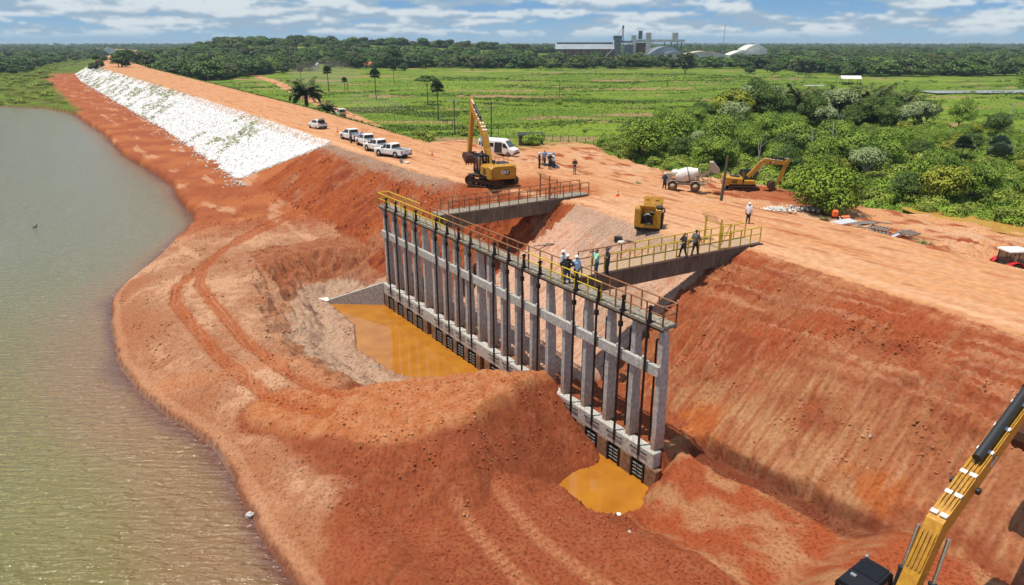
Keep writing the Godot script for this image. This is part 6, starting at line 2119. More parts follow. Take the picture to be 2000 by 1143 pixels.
# ------------------------------------------------------------------ people: one skin over a skeleton of tapered bones, clothes as shells round it
func nets(b: MB, bones: Array, grow: float, cell: float, blend := 0.035) -> void:
	var lo := Vector3.ONE * 1e9
	var hi := -lo
	for q in bones:
		var r: float = maxf(q[2], q[3]) + grow + cell * 2.0
		for e in 2:
			var p: Vector3 = q[e]
			lo = lo.min(p - Vector3.ONE * r); hi = hi.max(p + Vector3.ONE * r)
	var nx := int((hi.x - lo.x) / cell) + 2
	var ny := int((hi.y - lo.y) / cell) + 2
	var nzz := int((hi.z - lo.z) / cell) + 2
	var f := PackedFloat32Array()
	f.resize(nx * ny * nzz)
	f.fill(9.0)
	for q in bones:
		var a: Vector3 = q[0]
		var e: Vector3 = q[1]
		var ra: float = q[2] + grow
		var rb: float = q[3] + grow
		var r := maxf(ra, rb) + cell * 2.0 + blend
		var l := (a.min(e) - Vector3.ONE * r - lo) / cell
		var h := (a.max(e) + Vector3.ONE * r - lo) / cell
		var ab := e - a
		var l2 := maxf(ab.length_squared(), 1e-8)
		for x in range(maxi(0, int(l.x)), mini(nx, int(h.x) + 1)):
			for y in range(maxi(0, int(l.y)), mini(ny, int(h.y) + 1)):
				for z in range(maxi(0, int(l.z)), mini(nzz, int(h.z) + 1)):
					var p := lo + Vector3(x, y, z) * cell
					var t := clampf((p - a).dot(ab) / l2, 0.0, 1.0)
					var d := p.distance_to(a + ab * t) - lerpf(ra, rb, t)
					var i := (x * ny + y) * nzz + z
					var o := f[i]
					var k := maxf(blend - absf(o - d), 0.0) / blend
					f[i] = minf(o, d) - k * k * blend * 0.25
	var idx := {}
	var pos := PackedVector3Array()
	var nor := PackedVector3Array()
	var sy := nzz
	var sx := ny * nzz
	for x in nx - 1:
		for y in ny - 1:
			for z in nzz - 1:
				var i := x * sx + y * sy + z
				var c0 := f[i]
				if c0 > cell * 2.5: continue
				var vals := [c0, f[i + sx], f[i + sy], f[i + sx + sy], f[i + 1], f[i + sx + 1], f[i + sy + 1], f[i + sx + sy + 1]]
				var neg := 0
				for v in vals:
					if v < 0.0: neg += 1
				if neg == 0 or neg == 8: continue
				var sum := Vector3.ZERO
				var n := 0
				for e in [[0, 1], [2, 3], [4, 5], [6, 7], [0, 2], [1, 3], [4, 6], [5, 7], [0, 4], [1, 5], [2, 6], [3, 7]]:
					var u: float = vals[e[0]]
					var w: float = vals[e[1]]
					if (u < 0.0) == (w < 0.0): continue
					var t := u / (u - w)
					var pa := Vector3(e[0] & 1, (e[0] >> 1) & 1, e[0] >> 2)
					var pb := Vector3(e[1] & 1, (e[1] >> 1) & 1, e[1] >> 2)
					sum += pa.lerp(pb, t)
					n += 1
				idx[i] = pos.size()
				pos.append(lo + (Vector3(x, y, z) + sum / n) * cell)
				nor.append(Vector3(vals[1] + vals[3] + vals[5] + vals[7] - vals[0] - vals[2] - vals[4] - vals[6], vals[2] + vals[3] + vals[6] + vals[7] - vals[0] - vals[1] - vals[4] - vals[5], vals[4] + vals[5] + vals[6] + vals[7] - vals[0] - vals[1] - vals[2] - vals[3]).normalized())
	for i in idx.keys():
		for ax in [[sx, sy, 1], [sy, 1, sx], [1, sx, sy]]:
			var j: int = i + ax[0]
			if j >= f.size() or (f[i] < 0.0) == (f[j] < 0.0): continue
			var k0: int = i - ax[1] - ax[2]
			var k1: int = i - ax[2]
			var k2: int = i - ax[1]
			if not (idx.has(k0) and idx.has(k1) and idx.has(k2)): continue
			var a: int = idx[k0]
			var c: int = idx[k1]
			var d: int = idx[i]
			var e: int = idx[k2]
			b.tri_n(pos[a], pos[c], pos[d], nor[a], nor[c], nor[d])
			b.tri_n(pos[a], pos[d], pos[e], nor[a], nor[d], nor[e])
func hand(b: MB, wrist: Vector3, dir: Vector3, palm: Vector3, curl: float, thumb_side: Vector3) -> void:
	# palm, four fingers of unequal length bent at the knuckles, thumb from the side near the wrist
	var across := dir.cross(palm).normalized()
	if across.dot(thumb_side) < 0.0: across = -across
	nets(b, [[wrist, wrist + dir * 0.045, 0.026, 0.03], [wrist + dir * 0.05 + across * 0.022, wrist + dir * 0.08 + across * 0.024, 0.022, 0.015], [wrist + dir * 0.05 - across * 0.02, wrist + dir * 0.08 - across * 0.022, 0.022, 0.015]], 0.0, 0.012, 0.012)
	for k in 4:
		var o := across * (0.033 - 0.022 * k)
		var l: float = [0.07, 0.08, 0.074, 0.056][k]
		var p := wrist + dir * 0.088 + o
		var d1 := (dir + palm * curl * 0.6).normalized()
		var d2 := (dir + palm * curl * 1.8).normalized()
		b.tube([p, p + d1 * l * 0.5, p + d1 * l * 0.5 + d2 * l * 0.5], [0.0095, 0.0088, 0.007], 5)
	var t0 := wrist + dir * 0.03 + across * 0.03
	var td := (dir * 0.6 + across + palm * 0.3).normalized()
	b.tube([t0, t0 + td * 0.035, t0 + td * 0.035 + (td + dir).normalized() * 0.03], [0.012, 0.011, 0.008], 5)
var skin_tones := [Color(0.36, 0.19, 0.11), Color(0.26, 0.13, 0.075), Color(0.45, 0.26, 0.17)]
func person(label: String, at: Vector3, dir: Vector2, p: Dictionary) -> void:
	# local x is where the person faces, z the right-hand side
	var o := thing("person", label, "person", at, dir, p.get("group", ""))
	var lean: float = p.get("lean", 0.0)
	var step: float = p.get("step", 0.03)
	var wide: float = p.get("wide", 0.1)
	var hgt: float = p.get("h", 1.0)
	o.scale = Vector3.ONE * hgt
	var stout: float = p.get("stout", 1.0)
	var up := Vector3(sin(lean), cos(lean), 0)
	var hip := Vector3(0, 0.93, 0)
	var chest := hip + up * 0.36
	var neck := hip + up * 0.55
	var hd: float = p.get("nod", 0.1)
	var head := neck + (up + Vector3(hd, 0, 0)).normalized() * 0.15
	var turn: float = p.get("look", 0.0)
	var face := Vector3(cos(turn), -hd * 0.8, sin(turn)).normalized()
	var fr := Vector3(cos(lean), -sin(lean), 0)
	var sh := [neck - up * 0.06 + Vector3(0, 0, -0.185), neck - up * 0.06 + Vector3(0, 0, 0.185)]
	var el: Array = []
	var wr: Array = []
	var arms: Array = p.get("arms", ["down", "down"])
	for k in 2:
		var sg := -1.0 if k == 0 else 1.0
		match arms[k]:
			"down": el.append(sh[k] + Vector3(-0.03, -0.29, sg * 0.05)); wr.append(sh[k] + Vector3(0.04, -0.54, sg * 0.07))
			"swing": el.append(sh[k] + Vector3(0.1 * sg, -0.27, sg * 0.06)); wr.append(sh[k] + Vector3(0.26 * sg, -0.46, sg * 0.07))
			"hip": el.append(sh[k] + Vector3(-0.1, -0.22, sg * 0.2)); wr.append(hip + Vector3(0.04, 0.08, sg * 0.17))
			"front": el.append(sh[k] + Vector3(0.06, -0.28, sg * 0.06)); wr.append(hip + fr * 0.26 + up * 0.24 + Vector3(0, 0, sg * 0.05))
			"phone": el.append(sh[k] + Vector3(0.1, -0.26, sg * 0.06)); wr.append(sh[k] + Vector3(0.3, -0.08, -sg * 0.06))
			"camera": el.append(sh[k] + Vector3(0.16, -0.2, sg * 0.12)); wr.append(head + face * 0.2 + Vector3(0, -0.05, sg * 0.07))
			"rail": el.append(sh[k] + Vector3(0.14, -0.24, sg * 0.08)); wr.append(sh[k] + Vector3(0.38, -0.36, sg * 0.08))
			"reach": el.append(sh[k] + Vector3(0.22, -0.16, sg * 0.05)); wr.append(sh[k] + Vector3(0.46, -0.24, sg * 0.02))
	var kn: Array = []
	var an: Array = []
	for k in 2:
		var sg := -1.0 if k == 0 else 1.0
		an.append(Vector3(step * sg, 0.085, sg * wide))
		kn.append((hip + an[k]) * 0.5 + Vector3(0.035, 0.02, sg * 0.03))
	# bones
	var tors: Array = [[hip, hip + up * 0.16, 0.125 * stout, 0.115 * stout], [hip + up * 0.16 + Vector3(0, 0, -0.05), chest + Vector3(0, 0, -0.06), 0.105 * stout, 0.115], [hip + up * 0.16 + Vector3(0, 0, 0.05), chest + Vector3(0, 0, 0.06), 0.105 * stout, 0.115], [sh[0] + Vector3(0, 0, 0.06), sh[1] - Vector3(0, 0, 0.06), 0.075, 0.075]]
	if stout > 1.05: tors.append([hip + up * 0.14 + fr * 0.05, hip + up * 0.26 + fr * 0.05, 0.13 * stout, 0.11])
	var arm: Array = []
	var fore: Array = []
	for k in 2:
		arm.append([sh[k], el[k], 0.056, 0.044])
		fore.append([el[k], wr[k], 0.042, 0.028])
	var legs: Array = []
	for k in 2:
		var sg := -1.0 if k == 0 else 1.0
		legs.append([hip + Vector3(0, -0.03, sg * 0.085), kn[k], 0.088, 0.058])
		legs.append([kn[k], an[k], 0.056, 0.04])
	var hb: Array = [[neck - up * 0.03, head - up * 0.04, 0.056, 0.052], [head, head + face * 0.01 + up * 0.03, 0.084, 0.088], [head - up * 0.06 + face * 0.035, head + face * 0.045, 0.048, 0.06]]
	var b := MB.new()
	nets(b, tors + arm + fore + legs, 0.0, 0.03)
	nets(b, hb, 0.0, 0.014, 0.02)
	var fs := face.cross(Vector3.UP).normalized()
	b.tube([head + face * 0.1 + up * 0.02, head + face * 0.122 - up * 0.015], [0.01, 0.016], 5)
	for sg in [-1.0, 1.0]:
		b.ball(head + fs * sg * 0.088 - up * 0.005, Vector3(0.016, 0.03, 0.01), 6)
	b.tube([head + face * 0.1 - up * 0.05 - fs * 0.022, head + face * 0.104 - up * 0.05, head + face * 0.1 - up * 0.05 + fs * 0.022], [0.006, 0.009, 0.006], 4)
	for k in 2:
		var sg := -1.0 if k == 0 else 1.0
		var d: Vector3 = (wr[k] - el[k]).normalized()
		hand(b, wr[k], d, Vector3(0.2, 0, -sg).normalized(), 0.5 if arms[k] in ["down", "swing"] else 1.1, Vector3(1, 0.4, 0))
	var tone: Color = skin_tones[int(p.get("skin", 0))]
	obj("body", b, M("skin_%d" % int(p.get("skin", 0)), tone.r, tone.g, tone.b, 0.55), o)
	b = MB.new()
	for sg in [-1.0, 1.0]:
		b.ball(head + face * 0.094 + fs * sg * 0.032 + up * 0.018, Vector3.ONE * 0.011, 6)
	obj("eyes", b, M("black_plastic"), o)
	# shirt
	var sleeves: Array = []
	for k in 2:
		if p.get("long", false):
			sleeves.append([sh[k], el[k], 0.056, 0.046]); sleeves.append([el[k], (el[k] as Vector3).lerp(wr[k], 0.93), 0.044, 0.03])
		else:
			sleeves.append([sh[k], (sh[k] as Vector3).lerp(el[k], 0.8), 0.058, 0.052])
	b = MB.new()
	nets(b, tors + sleeves + [[neck - up * 0.05, neck - up * 0.02, 0.05, 0.05]], 0.02, 0.028)
	var sc: Color = p.get("shirt", Color(0.02, 0.02, 0.022))
	obj("shirt", b, M("cloth_%s" % sc.to_html(), sc.r, sc.g, sc.b, 0.85), o)
	b = MB.new()
	nets(b, legs + [[hip, hip + up * 0.06, 0.118 * stout, 0.112 * stout]], 0.017, 0.028)
	var tc: Color = p.get("trousers", Color(0.03, 0.05, 0.11))
	obj("trousers", b, M("cloth_%s" % tc.to_html(), tc.r, tc.g, tc.b, 0.85), o)
	for k in 2:
		b = MB.new()
		nets(b, [[an[k] - Vector3(0.05, 0.035, 0), an[k] + Vector3(0.16, -0.05, 0.01), 0.048, 0.04], [an[k] - Vector3(0, 0.03, 0), an[k] + Vector3(0, 0.03, 0), 0.05, 0.048]], 0.0, 0.02, 0.03)
		obj("shoe", b, M("shoe", 0.03, 0.02, 0.015, 0.7), o)
	# head wear
	b = MB.new()
	var hx := Basis(face.slide(up).normalized(), up, face.slide(up).normalized().cross(up))
	match p.get("hat", "hair"):
		"helmet":
			b.ball(head + up * 0.045, Vector3(0.135, 0.12, 0.115), 14, hx, 0.45)
			b.tube([head + up * 0.036, head + up * 0.05], [0.15, 0.125], 16)
			b.bar(head + face * 0.12 + up * 0.045, head + face * 0.175 + up * 0.035, 0.16, 0.012)
			obj("hard_hat", b, M("helmet_white", 0.82, 0.82, 0.82, 0.3), o)
		"brim":
			b.ball(head + up * 0.045, Vector3(0.115, 0.1, 0.105), 12, hx, 0.45)
			b.tube([head + up * 0.04, head + up * 0.055], [0.2, 0.19], 16)
			obj("brimmed_hat", b, M("hat_cream", 0.65, 0.6, 0.5, 0.8), o)
		"cap":
			b.ball(head + up * 0.035, Vector3(0.11, 0.085, 0.098), 12, hx, 0.45)
			b.bar(head + face * 0.09 + up * 0.045, head + face * 0.17 + up * 0.03, 0.13, 0.012)
			obj("cap", b, M("cap_dark", 0.03, 0.035, 0.06, 0.8), o)
		_:
			b.ball(head + up * 0.03 - face * 0.012, Vector3(0.102, 0.095, 0.098), 12, hx, 0.42)
			obj("hair", b, M("hair_dark", 0.015, 0.011, 0.009, 0.6), o)
	if p.get("camera", false):
		b = MB.new()
		var c := head + face * 0.2
		b.box(c, Vector3(0.08, 0.1, 0.15), hx, 0.015)
		b.tube([c + face * 0.03, c + face * 0.2, c + face * 0.26], [0.04, 0.045, 0.055], 10)
		var k := obj("photo_camera", b, M("black_plastic"))
		k.transform = o.transform
		tag(k, "black camera with a long lens held by the photographer in mint green", "camera")
func build_people() -> void:
	var black := Color(0.018, 0.018, 0.02)
	var navy := Color(0.02, 0.03, 0.075)
	var jeans := Color(0.045, 0.08, 0.17)
	var pale := Color(0.55, 0.62, 0.66)
	var y := 0.19
	# on the intake walkway
	person("person in pale shirt, jeans and white hard hat, leftmost of the walkway group", w3(8.95, 0.62, y), Vector2(0.9, 0.5), {"shirt": Color(0.5, 0.55, 0.56), "trousers": jeans, "hat": "helmet", "arms": ["down", "front"], "long": true, "h": 1.03, "skin": 0})
	person("person in black shirt and white hard hat, hands on hips, back turned", w3(8.1, 0.3, y), Vector2(0.25, -1.0), {"shirt": black, "trousers": jeans, "hat": "helmet", "arms": ["hip", "hip"], "stout": 1.15, "wide": 0.14, "h": 1.03, "skin": 1, "long": true})
	person("person in light blue shirt and white hard hat, right of the one in black", w3(7.75, 0.72, y), Vector2(-0.3, -1.0), {"shirt": Color(0.42, 0.58, 0.72), "trousers": black, "hat": "helmet", "arms": ["front", "down"], "long": true, "h": 1.0, "skin": 0})
	person("photographer in a mint green shirt and jeans, camera raised to the face", w3(8.0, 2.55, y), Vector2(-1.0, 0.1), {"shirt": Color(0.33, 0.62, 0.45), "trousers": jeans, "arms": ["camera", "camera"], "camera": true, "long": true, "h": 1.02, "skin": 1})
	person("person in black with a dark cap, hand at the mouth, right of the photographer", w3(7.9, 3.35, y), Vector2(-0.9, 0.25), {"shirt": black, "trousers": Color(0.02, 0.024, 0.04), "hat": "cap", "arms": ["phone", "down"], "h": 1.0, "skin": 2})
	# on the nearer footbridge
	person("person in black standing with legs apart on the yellow railed footbridge", w3(7.75, 10.1, y), Vector2(-1.0, 0.35), {"shirt": black, "trousers": Color(0.02, 0.024, 0.03), "arms": ["rail", "rail"], "step": 0.16, "wide": 0.2, "h": 0.98, "skin": 0})
	person("person in grey shirt and black trousers walking on the yellow railed footbridge", w3(7.65, 11.15, y), Vector2(0.75, -0.65), {"shirt": Color(0.15, 0.145, 0.13), "trousers": black, "arms": ["swing", "swing"], "step": 0.2, "h": 1.02, "skin": 1})
	# on the road
	person("person in white shirt and white hard hat walking along the dam road", gpos(19.1, -53.9, 0.0), Vector2(0.55, -0.85), {"shirt": Color(0.75, 0.74, 0.76), "trousers": Color(0.03, 0.03, 0.04), "hat": "helmet", "arms": ["down", "down"], "step": 0.08, "h": 0.98, "stout": 1.1, "skin": 1})
	person("person in navy overalls and white hard hat in front of the concrete mixer", gpos(15.6, -69.4, 0.0), Vector2(0.7, -0.7), {"shirt": navy, "trousers": Color(0.015, 0.02, 0.05), "hat": "helmet", "arms": ["swing", "swing"], "step": 0.1, "h": 1.0, "skin": 1})
	person("person in black shirt and khaki trousers with arms folded, alone on the road", gpos(7.0, -76.2, 0.0), Vector2(-0.3, 1.0), {"shirt": black, "trousers": Color(0.33, 0.25, 0.18), "arms": ["front", "front"], "h": 1.02, "skin": 2})
	# group by the roller
	person("person in dark overalls at the left of the group by the roller", gpos(3.2, -80.3, 0.0), Vector2(1.0, -0.2), {"shirt": Color(0.025, 0.03, 0.045), "trousers": black, "hat": "helmet", "arms": ["down", "down"], "long": true, "skin": 1, "h": 1.05})
	person("person in a light blue shirt half hidden in the group by the roller", gpos(3.9, -82.2, 0.0), Vector2(0.4, 0.9), {"shirt": Color(0.2, 0.33, 0.55), "trousers": Color(0.05, 0.05, 0.06), "arms": ["front", "down"], "skin": 0, "h": 1.05})
	person("person in dark clothes with a pale brimmed hat in the group by the roller", gpos(4.4, -79.5, 0.0), Vector2(0.1, -1.0), {"shirt": Color(0.04, 0.05, 0.07), "trousers": Color(0.02, 0.03, 0.05), "hat": "brim", "arms": ["front", "hip"], "skin": 1, "h": 1.08})
	person("person in white shirt and dark jeans at the right of the group by the roller", gpos(4.9, -80.7, 0.0), Vector2(-0.9, 0.3), {"shirt": Color(0.7, 0.7, 0.72), "trousers": Color(0.03, 0.05, 0.09), "arms": ["down", "front"], "skin": 1, "long": true, "h": 1.04})
	# by the first pickup
	person("person in bright blue shirt bending over the tailgate of the farthest pickup", gpos(-21.9, -101.7, 0.0), Vector2(-0.3, -0.95), {"shirt": Color(0.02, 0.08, 0.5), "trousers": Color(0.02, 0.02, 0.03), "arms": ["reach", "reach"], "lean": 0.7, "skin": 1})
	person("person in dark clothes standing at the left rear corner of the farthest pickup", gpos(-23.6, -101.6, 0.0), Vector2(0.6, -0.5), {"shirt": Color(0.09, 0.1, 0.13), "trousers": black, "arms": ["reach", "down"], "skin": 1})

# ------------------------------------------------------------------ smaller things
func pole(label: String, at: Vector3, h: float, lean: Vector3, arms: int, lamps := false) -> void:
	var o := thing("utility_pole", label, "utility pole", at, Vector2(0.5, 0.86))
	var b := MB.new()
	b.tube([Vector3(0, -0.4, 0), lean * 0.5 + Vector3(0, h * 0.5, 0), lean + Vector3(0, h, 0)], [0.17, 0.14, 0.11], 8)
	obj("post", b, M("pole_wood"), o)
	for k in arms:
		b = MB.new()
		var c := lean + Vector3(0, h - 0.3 - k * 0.9, 0)
		var l := 1.1 if k == 0 else 0.8
		b.bar(c - Vector3(0, 0, l), c + Vector3(0, 0, l), 0.12, 0.12)
		obj("crossarm", b, M("pole_wood"), o)
		for q in [-0.9, -0.35, 0.35, 0.9]:
			b = MB.new()
			b.tube([c + Vector3(0, 0.06, q * l), c + Vector3(0, 0.14, q * l), c + Vector3(0, 0.24, q * l)], [0.03, 0.06, 0.04], 6)
			obj("insulator", b, M("mill_white"), o)
	if lamps:
		b = MB.new()
		var c := lean + Vector3(0, h - 0.1, 0)
		b.bar(c - Vector3(0, 0, 1.3), c + Vector3(0, 0, 1.3), 0.06, 0.06)
		obj("lamp_arm", b, M("grey_metal"), o)
		for q in [-1.25, -0.5, 0.5, 1.25]:
			b = MB.new()
			b.box(c + Vector3(0.2, -0.05, q), Vector3(0.55, 0.14, 0.32), Basis(Vector3.BACK, -0.2), 0.03)
			obj("floodlight", b, M("grey_metal"), o)
func cone(label: String, at: Vector3) -> void:
	var o := thing("traffic_cone", label, "traffic cone", at)
	var b := MB.new()
	b.box(Vector3(0, 0.02, 0), Vector3(0.42, 0.05, 0.42), Basis.IDENTITY, 0.01)
	b.tube([Vector3(0, 0.04, 0), Vector3(0, 0.28, 0)], [0.17, 0.125], 14, false)
	b.tube([Vector3(0, 0.42, 0), Vector3(0, 0.55, 0)], [0.095, 0.068], 14, false)
	b.tube([Vector3(0, 0.67, 0), Vector3(0, 0.8, 0)], [0.045, 0.025], 14)
	obj("cone", b, M("orange_plastic"), o)
	b = MB.new()
	b.tube([Vector3(0, 0.28, 0), Vector3(0, 0.42, 0)], [0.126, 0.096], 14, false)
	b.tube([Vector3(0, 0.55, 0), Vector3(0, 0.67, 0)], [0.069, 0.046], 14, false)
	obj("white_band", b, M("logo_white"), o)
func lump(seed_: int, rough := 0.35) -> ArrayMesh:   # a broken stone or clod
	var r3 := RandomNumberGenerator.new()
	r3.seed = seed_
	var b := MB.new()
	var rings: Array = []
	for i in 4:
		var ring := PackedVector3Array()
		var la := -1.2 + 0.8 * i
		for k in 6:
			var a := TAU * k / 6 + i * 0.4
			var r := (1.0 - rough * r3.randf()) * cos(la) * 0.5
			ring.append(Vector3(cos(a) * r, sin(la) * 0.38 * (1.0 - rough * 0.6 * r3.randf()), sin(a) * r))
		rings.append(ring)
	b.loft(rings)
	return b.mesh()
func build_small() -> void:
	var r4 := RandomNumberGenerator.new()
	r4.seed = 404
	# ---- stones of the white rock facing
	var stones := [lump(1), lump(2), lump(3), lump(4)]
	var xs := [[], [], [], []]
	var cs := [[], [], [], []]
	var green: Array = []
	for i in 78000:
		var s := 78.0 + pow(r4.randf(), 1.9) * 470.0
		row(s)
		var run := r4.randf() * 12.2 - 0.4
		if run > 11.2 + nf.get_noise_2d(s * 0.4, 3.0) * 0.7 + r4.randfn() * 0.18 or run < nf.get_noise_2d(s * 0.3, 8.0) * 0.6: continue
		if run / 11.0 * 12.6 > s - 77.4 + r4.randfn() * 0.45: continue
		var t := tuS - run
		var k := r4.randi() % 4
		var far := 1.0 + maxf(0.0, s - 120.0) / 260.0
		var z := r4.randf_range(0.24, 0.56) * far
		var p := w3(s, t, gh(s, t) + z * 0.08)
		var q := Basis(Vector3(r4.randf() - 0.5, 1.5, r4.randf() - 0.5).normalized(), r4.randf() * TAU)
		xs[k].append(Transform3D(q.scaled(Vector3(z, z * r4.randf_range(0.7, 1.1), z)), p))
		var v := r4.randf_range(0.62, 0.88)
		var c := Color(v, v * 0.985, v * 0.965)
		if r4.randf() < 0.07: c = Color(0.36, 0.33, 0.32)
		if run < 1.0 + r4.randf() and r4.randf() < 0.5: c = Color(0.6, 0.42, 0.33)
		cs[k].append(c)
		var weedy := nf.get_noise_2d(s * 0.09, run * 0.2 + 30.0)
		if s > 108.0 and r4.randf() < 0.13 and (weedy > 0.18 or (s > 190.0 and weedy > 0.02)) and (s < 138.0 or s > 185.0):
			var gk := r4.randf_range(0.4, 0.8) * (1.0 + (s - 100.0) / 400.0)
			green.append(Transform3D(Basis(Vector3.UP, r4.randf() * TAU).scaled(Vector3.ONE * gk), p + Vector3(0, 0.15, 0)))
	for k in 4:
		scatter("rock_facing", stones[k], M("stone_white"), xs[k], "white broken stones facing the lake side of the dam", "stones", self, cs[k])
	scatter("weeds_in_stones", tuft(311, 9, 0.5, Color(0.2, 0.23, 0.09), Color(0.38, 0.4, 0.2), 0.9, 0.05), M("tuft"), green, "weeds growing between the white stones of the dam facing", "weeds")
	var xv: Array = []
	var cv: Array = []
	for i in 420:
		var s := 84.0 + pow(r4.randf(), 1.6) * 300.0
		row(s)
		var t := tuS - 11.3 - absf(r4.randfn()) * 1.3
		var z := r4.randf_range(0.18, 0.5)
		xv.append(Transform3D(Basis(Vector3(r4.randf() - 0.5, 1, r4.randf() - 0.5).normalized(), r4.randf() * TAU).scaled(Vector3.ONE * z), w3(s, t, gh(s, t) + z * 0.15)))
		var v := r4.randf_range(0.45, 0.75)
		cv.append(Color(v, v * 0.93, v * 0.86))
	scatter("stray_stones", stones[1], M("stone_white"), xv, "stray pale stones fallen past the toe of the rock facing", "stones", self, cv)
	# ---- clods on the diggings
	var xc := [[], [], []]
	var cc := [[], [], []]
	for i in 150000:
		var s := r4.randf_range(-16.0, 76.0)
		var t := r4.randf_range(-21.0, 14.0)
		row(s)
		if t > tuS - 0.4 or t < shS + 0.3: continue
		if s > -0.4 and s < 34.6 and t > -0.6 and t < 0.5: continue
		var d := nf.get_noise_2d(s * 0.35 + 20.0, t * 0.35)
		var want := ss(0.06, 0.34, d) * (0.85 if t > 1.0 else 0.45)
		var near_mound := mound(s, t) > -9.0
		if near_mound: want = maxf(want, ss(-0.25, 0.3, nf.get_noise_2d(s * 0.7 + 3.0, t * 0.7)) * 0.7)
		if t > 1.0 and s > 8.2 and s < 24.5: want *= 0.15
		if r4.randf() > want: continue
		var y := gh(s, t)
		if y < POOL_Y + 0.05: continue
		var z := 0.05 + pow(r4.randf(), 5.0) * 0.2
		if s > 24.5: z *= 1.25
		var k := r4.randi() % 3
		xc[k].append(Transform3D(Basis(Vector3(r4.randf() - 0.5, 1, r4.randf() - 0.5).normalized(), r4.randf() * TAU).scaled(Vector3.ONE * z), w3(s, t, y + z * 0.1)))
		var c := gc(s, t, y)
		c = c * r4.randf_range(0.9, 1.35)
		if r4.randf() < 0.006: c = Color(0.5, 0.4, 0.33)
		cc[k].append(Color(c.r, c.g, c.b))
	for k in 3:
		scatter("earth_clods", lump(20 + k, 0.5), M("clod"), xc[k], "loose red clods lying on the dug slopes and the bench", "clods", self, cc[k])
	# ---- white rubble by the dense bush
	var xr := []
	var cr := []
	for i in 260:
		var a := r4.randf()
		var p := Vector2(26.2, -71.5).lerp(Vector2(34.4, -75.0), a) + Vector2(r4.randfn(), r4.randfn()) * lerpf(0.35, 0.9, a)
		var z := r4.randf_range(0.18, 0.5)
		xr.append(Transform3D(Basis(Vector3(r4.randf() - 0.5, 1, r4.randf() - 0.5).normalized(), r4.randf() * TAU).scaled(Vector3.ONE * z), gpos(p.x, p.y, 0.05 + r4.randf() * 0.25)))
		var v := r4.randf_range(0.5, 0.8)
		cr.append(Color(v, v * 0.97, v * 0.92))
	scatter("white_rubble", lump(31), M("stone_white"), xr, "white rubble tipped beside the dam road by the dense bush", "rubble", self, cr)
	for q in [[24.0, -67.6, 0.32, "white stone on the road edge by the leaning pole"], [22.6, -68.4, 0.28, "white stone left of the rubble on the road verge"], [19.5, -70.2, 0.3, "pale block on the verge before the concrete mixer"]]:
		var k := put_mesh("loose_stone", lump(int(q[0])), M("mill_white"))
		k.transform = Transform3D(Basis(Vector3.UP, q[0]).scaled(Vector3.ONE * q[2] * 2.0), gpos(q[0], q[1], 0.08))
		tag(k, q[3], "stone")
	var rk := put_mesh("boulder", lump(77), M("dirty_white"))
	rk.transform = Transform3D(Basis(Vector3.UP, 0.6).scaled(Vector3(1.0, 0.8, 0.8)), w3(22.2, -6.4, -9.25))
	tag(rk, "pale boulder on the slab beside the large orange pool", "boulder")
	var sk := put_mesh("boulder", lump(78), M("mill_grey"))
	sk.transform = Transform3D(Basis(Vector3.UP, 1.6).scaled(Vector3(0.55, 0.55, 0.45)), w3(7.6, -19.45, LAKE_Y + 0.1))
	tag(sk, "grey stone at the water's edge of the lake, bottom left", "boulder")
	# dust raised by the truck on the side track
	for q in [[-88.0, -335.0, 34.0, 13.0, 0.012], [-40.0, -200.0, 20.0, 7.0, 0.010]]:
		var fv := FogVolume.new()
		fv.name = numbered("dust_cloud")
		fv.shape = 0
		fv.size = Vector3(q[2], q[3], q[2] * 0.7)
		var fm := FogMaterial.new()
		fm.density = q[4]
		fm.albedo = Color(0.85, 0.78, 0.7)
		fv.material = fm
		add_child(fv)
		fv.position = Vector3(q[0], MEADOW + q[3] * 0.4, q[1])
		fv.set_meta("kind", "stuff")
		tag(fv, "thin pale dust " + ("hanging over the distant dirt track" if q[3] > 10.0 else "hanging over the meadow right of the truck"), "dust")
	# ---- cones
	cone("traffic cone on the road between the hatchback and the first pickup", gpos(-28.6, -114.0, 0.0))
	cone("traffic cone on the road ahead of the nearest pickup", gpos(-10.4, -89.6, 0.0))
	cone("traffic cone on the road left of the generator", gpos(10.1, -64.4, 0.0))
	# ---- poles
	pole("leaning bare wooden pole beside the dam road, between mixer and digging excavator", gpos(21.2, -68.3), 5.2, Vector3(0.5, 0, 0.2), 0)
	pole("tall wooden utility pole with two crossarms behind the large excavator", gpos(-4.1, -137.3), 8.2, Vector3(0.1, 0, 0), 2)
	pole("pole with a bar of floodlights in the meadow left of the large excavator", gpos(-12.7, -154.4), 7.4, Vector3.ZERO, 0, true)
	for q in [[17.6, -263.9, 5.0, "lone thin pole in the middle of the wide meadow"], [-64.1, -277.4, 4.6, "bare thick post between two fan palms in the meadow"], [-117.0, -275.0, 6.0, "thin pole beside the dam road bank, right of the dark round tree"], [-150.0, -330.0, 6.0, "thin pole on the dam bank left of the dark round tree"], [-235.0, -480.0, 7.0, "farthest thin pole on the dam bank by the curve"], [72.0, -330.0, 5.0, "thin pole on the right meadow behind the thicket"], [160.0, -352.0, 5.0, "thin pole beside the open meadow shelter"]]:
		pole(q[3], gpos(q[0], q[1]), q[2], Vector3(0.1, 0, 0), 0)
	var mast := thing("radio_mast", "thin tall lattice mast behind the mill buildings", "mast", gpos(262.0, -900.0))
	var b := MB.new()
	for k in 3:
		var a := TAU * k / 3
		b.tube([Vector3(cos(a) * 0.5, 0, sin(a) * 0.5), Vector3(cos(a) * 0.3, 40, sin(a) * 0.3)], [0.1], 4)
	for k in 30: b.bar(Vector3(0.45, k * 1.3, 0), Vector3(-0.25, k * 1.3 + 1.2, 0.35), 0.08, 0.08)
	obj("mast", b, M("grey_metal"), mast)
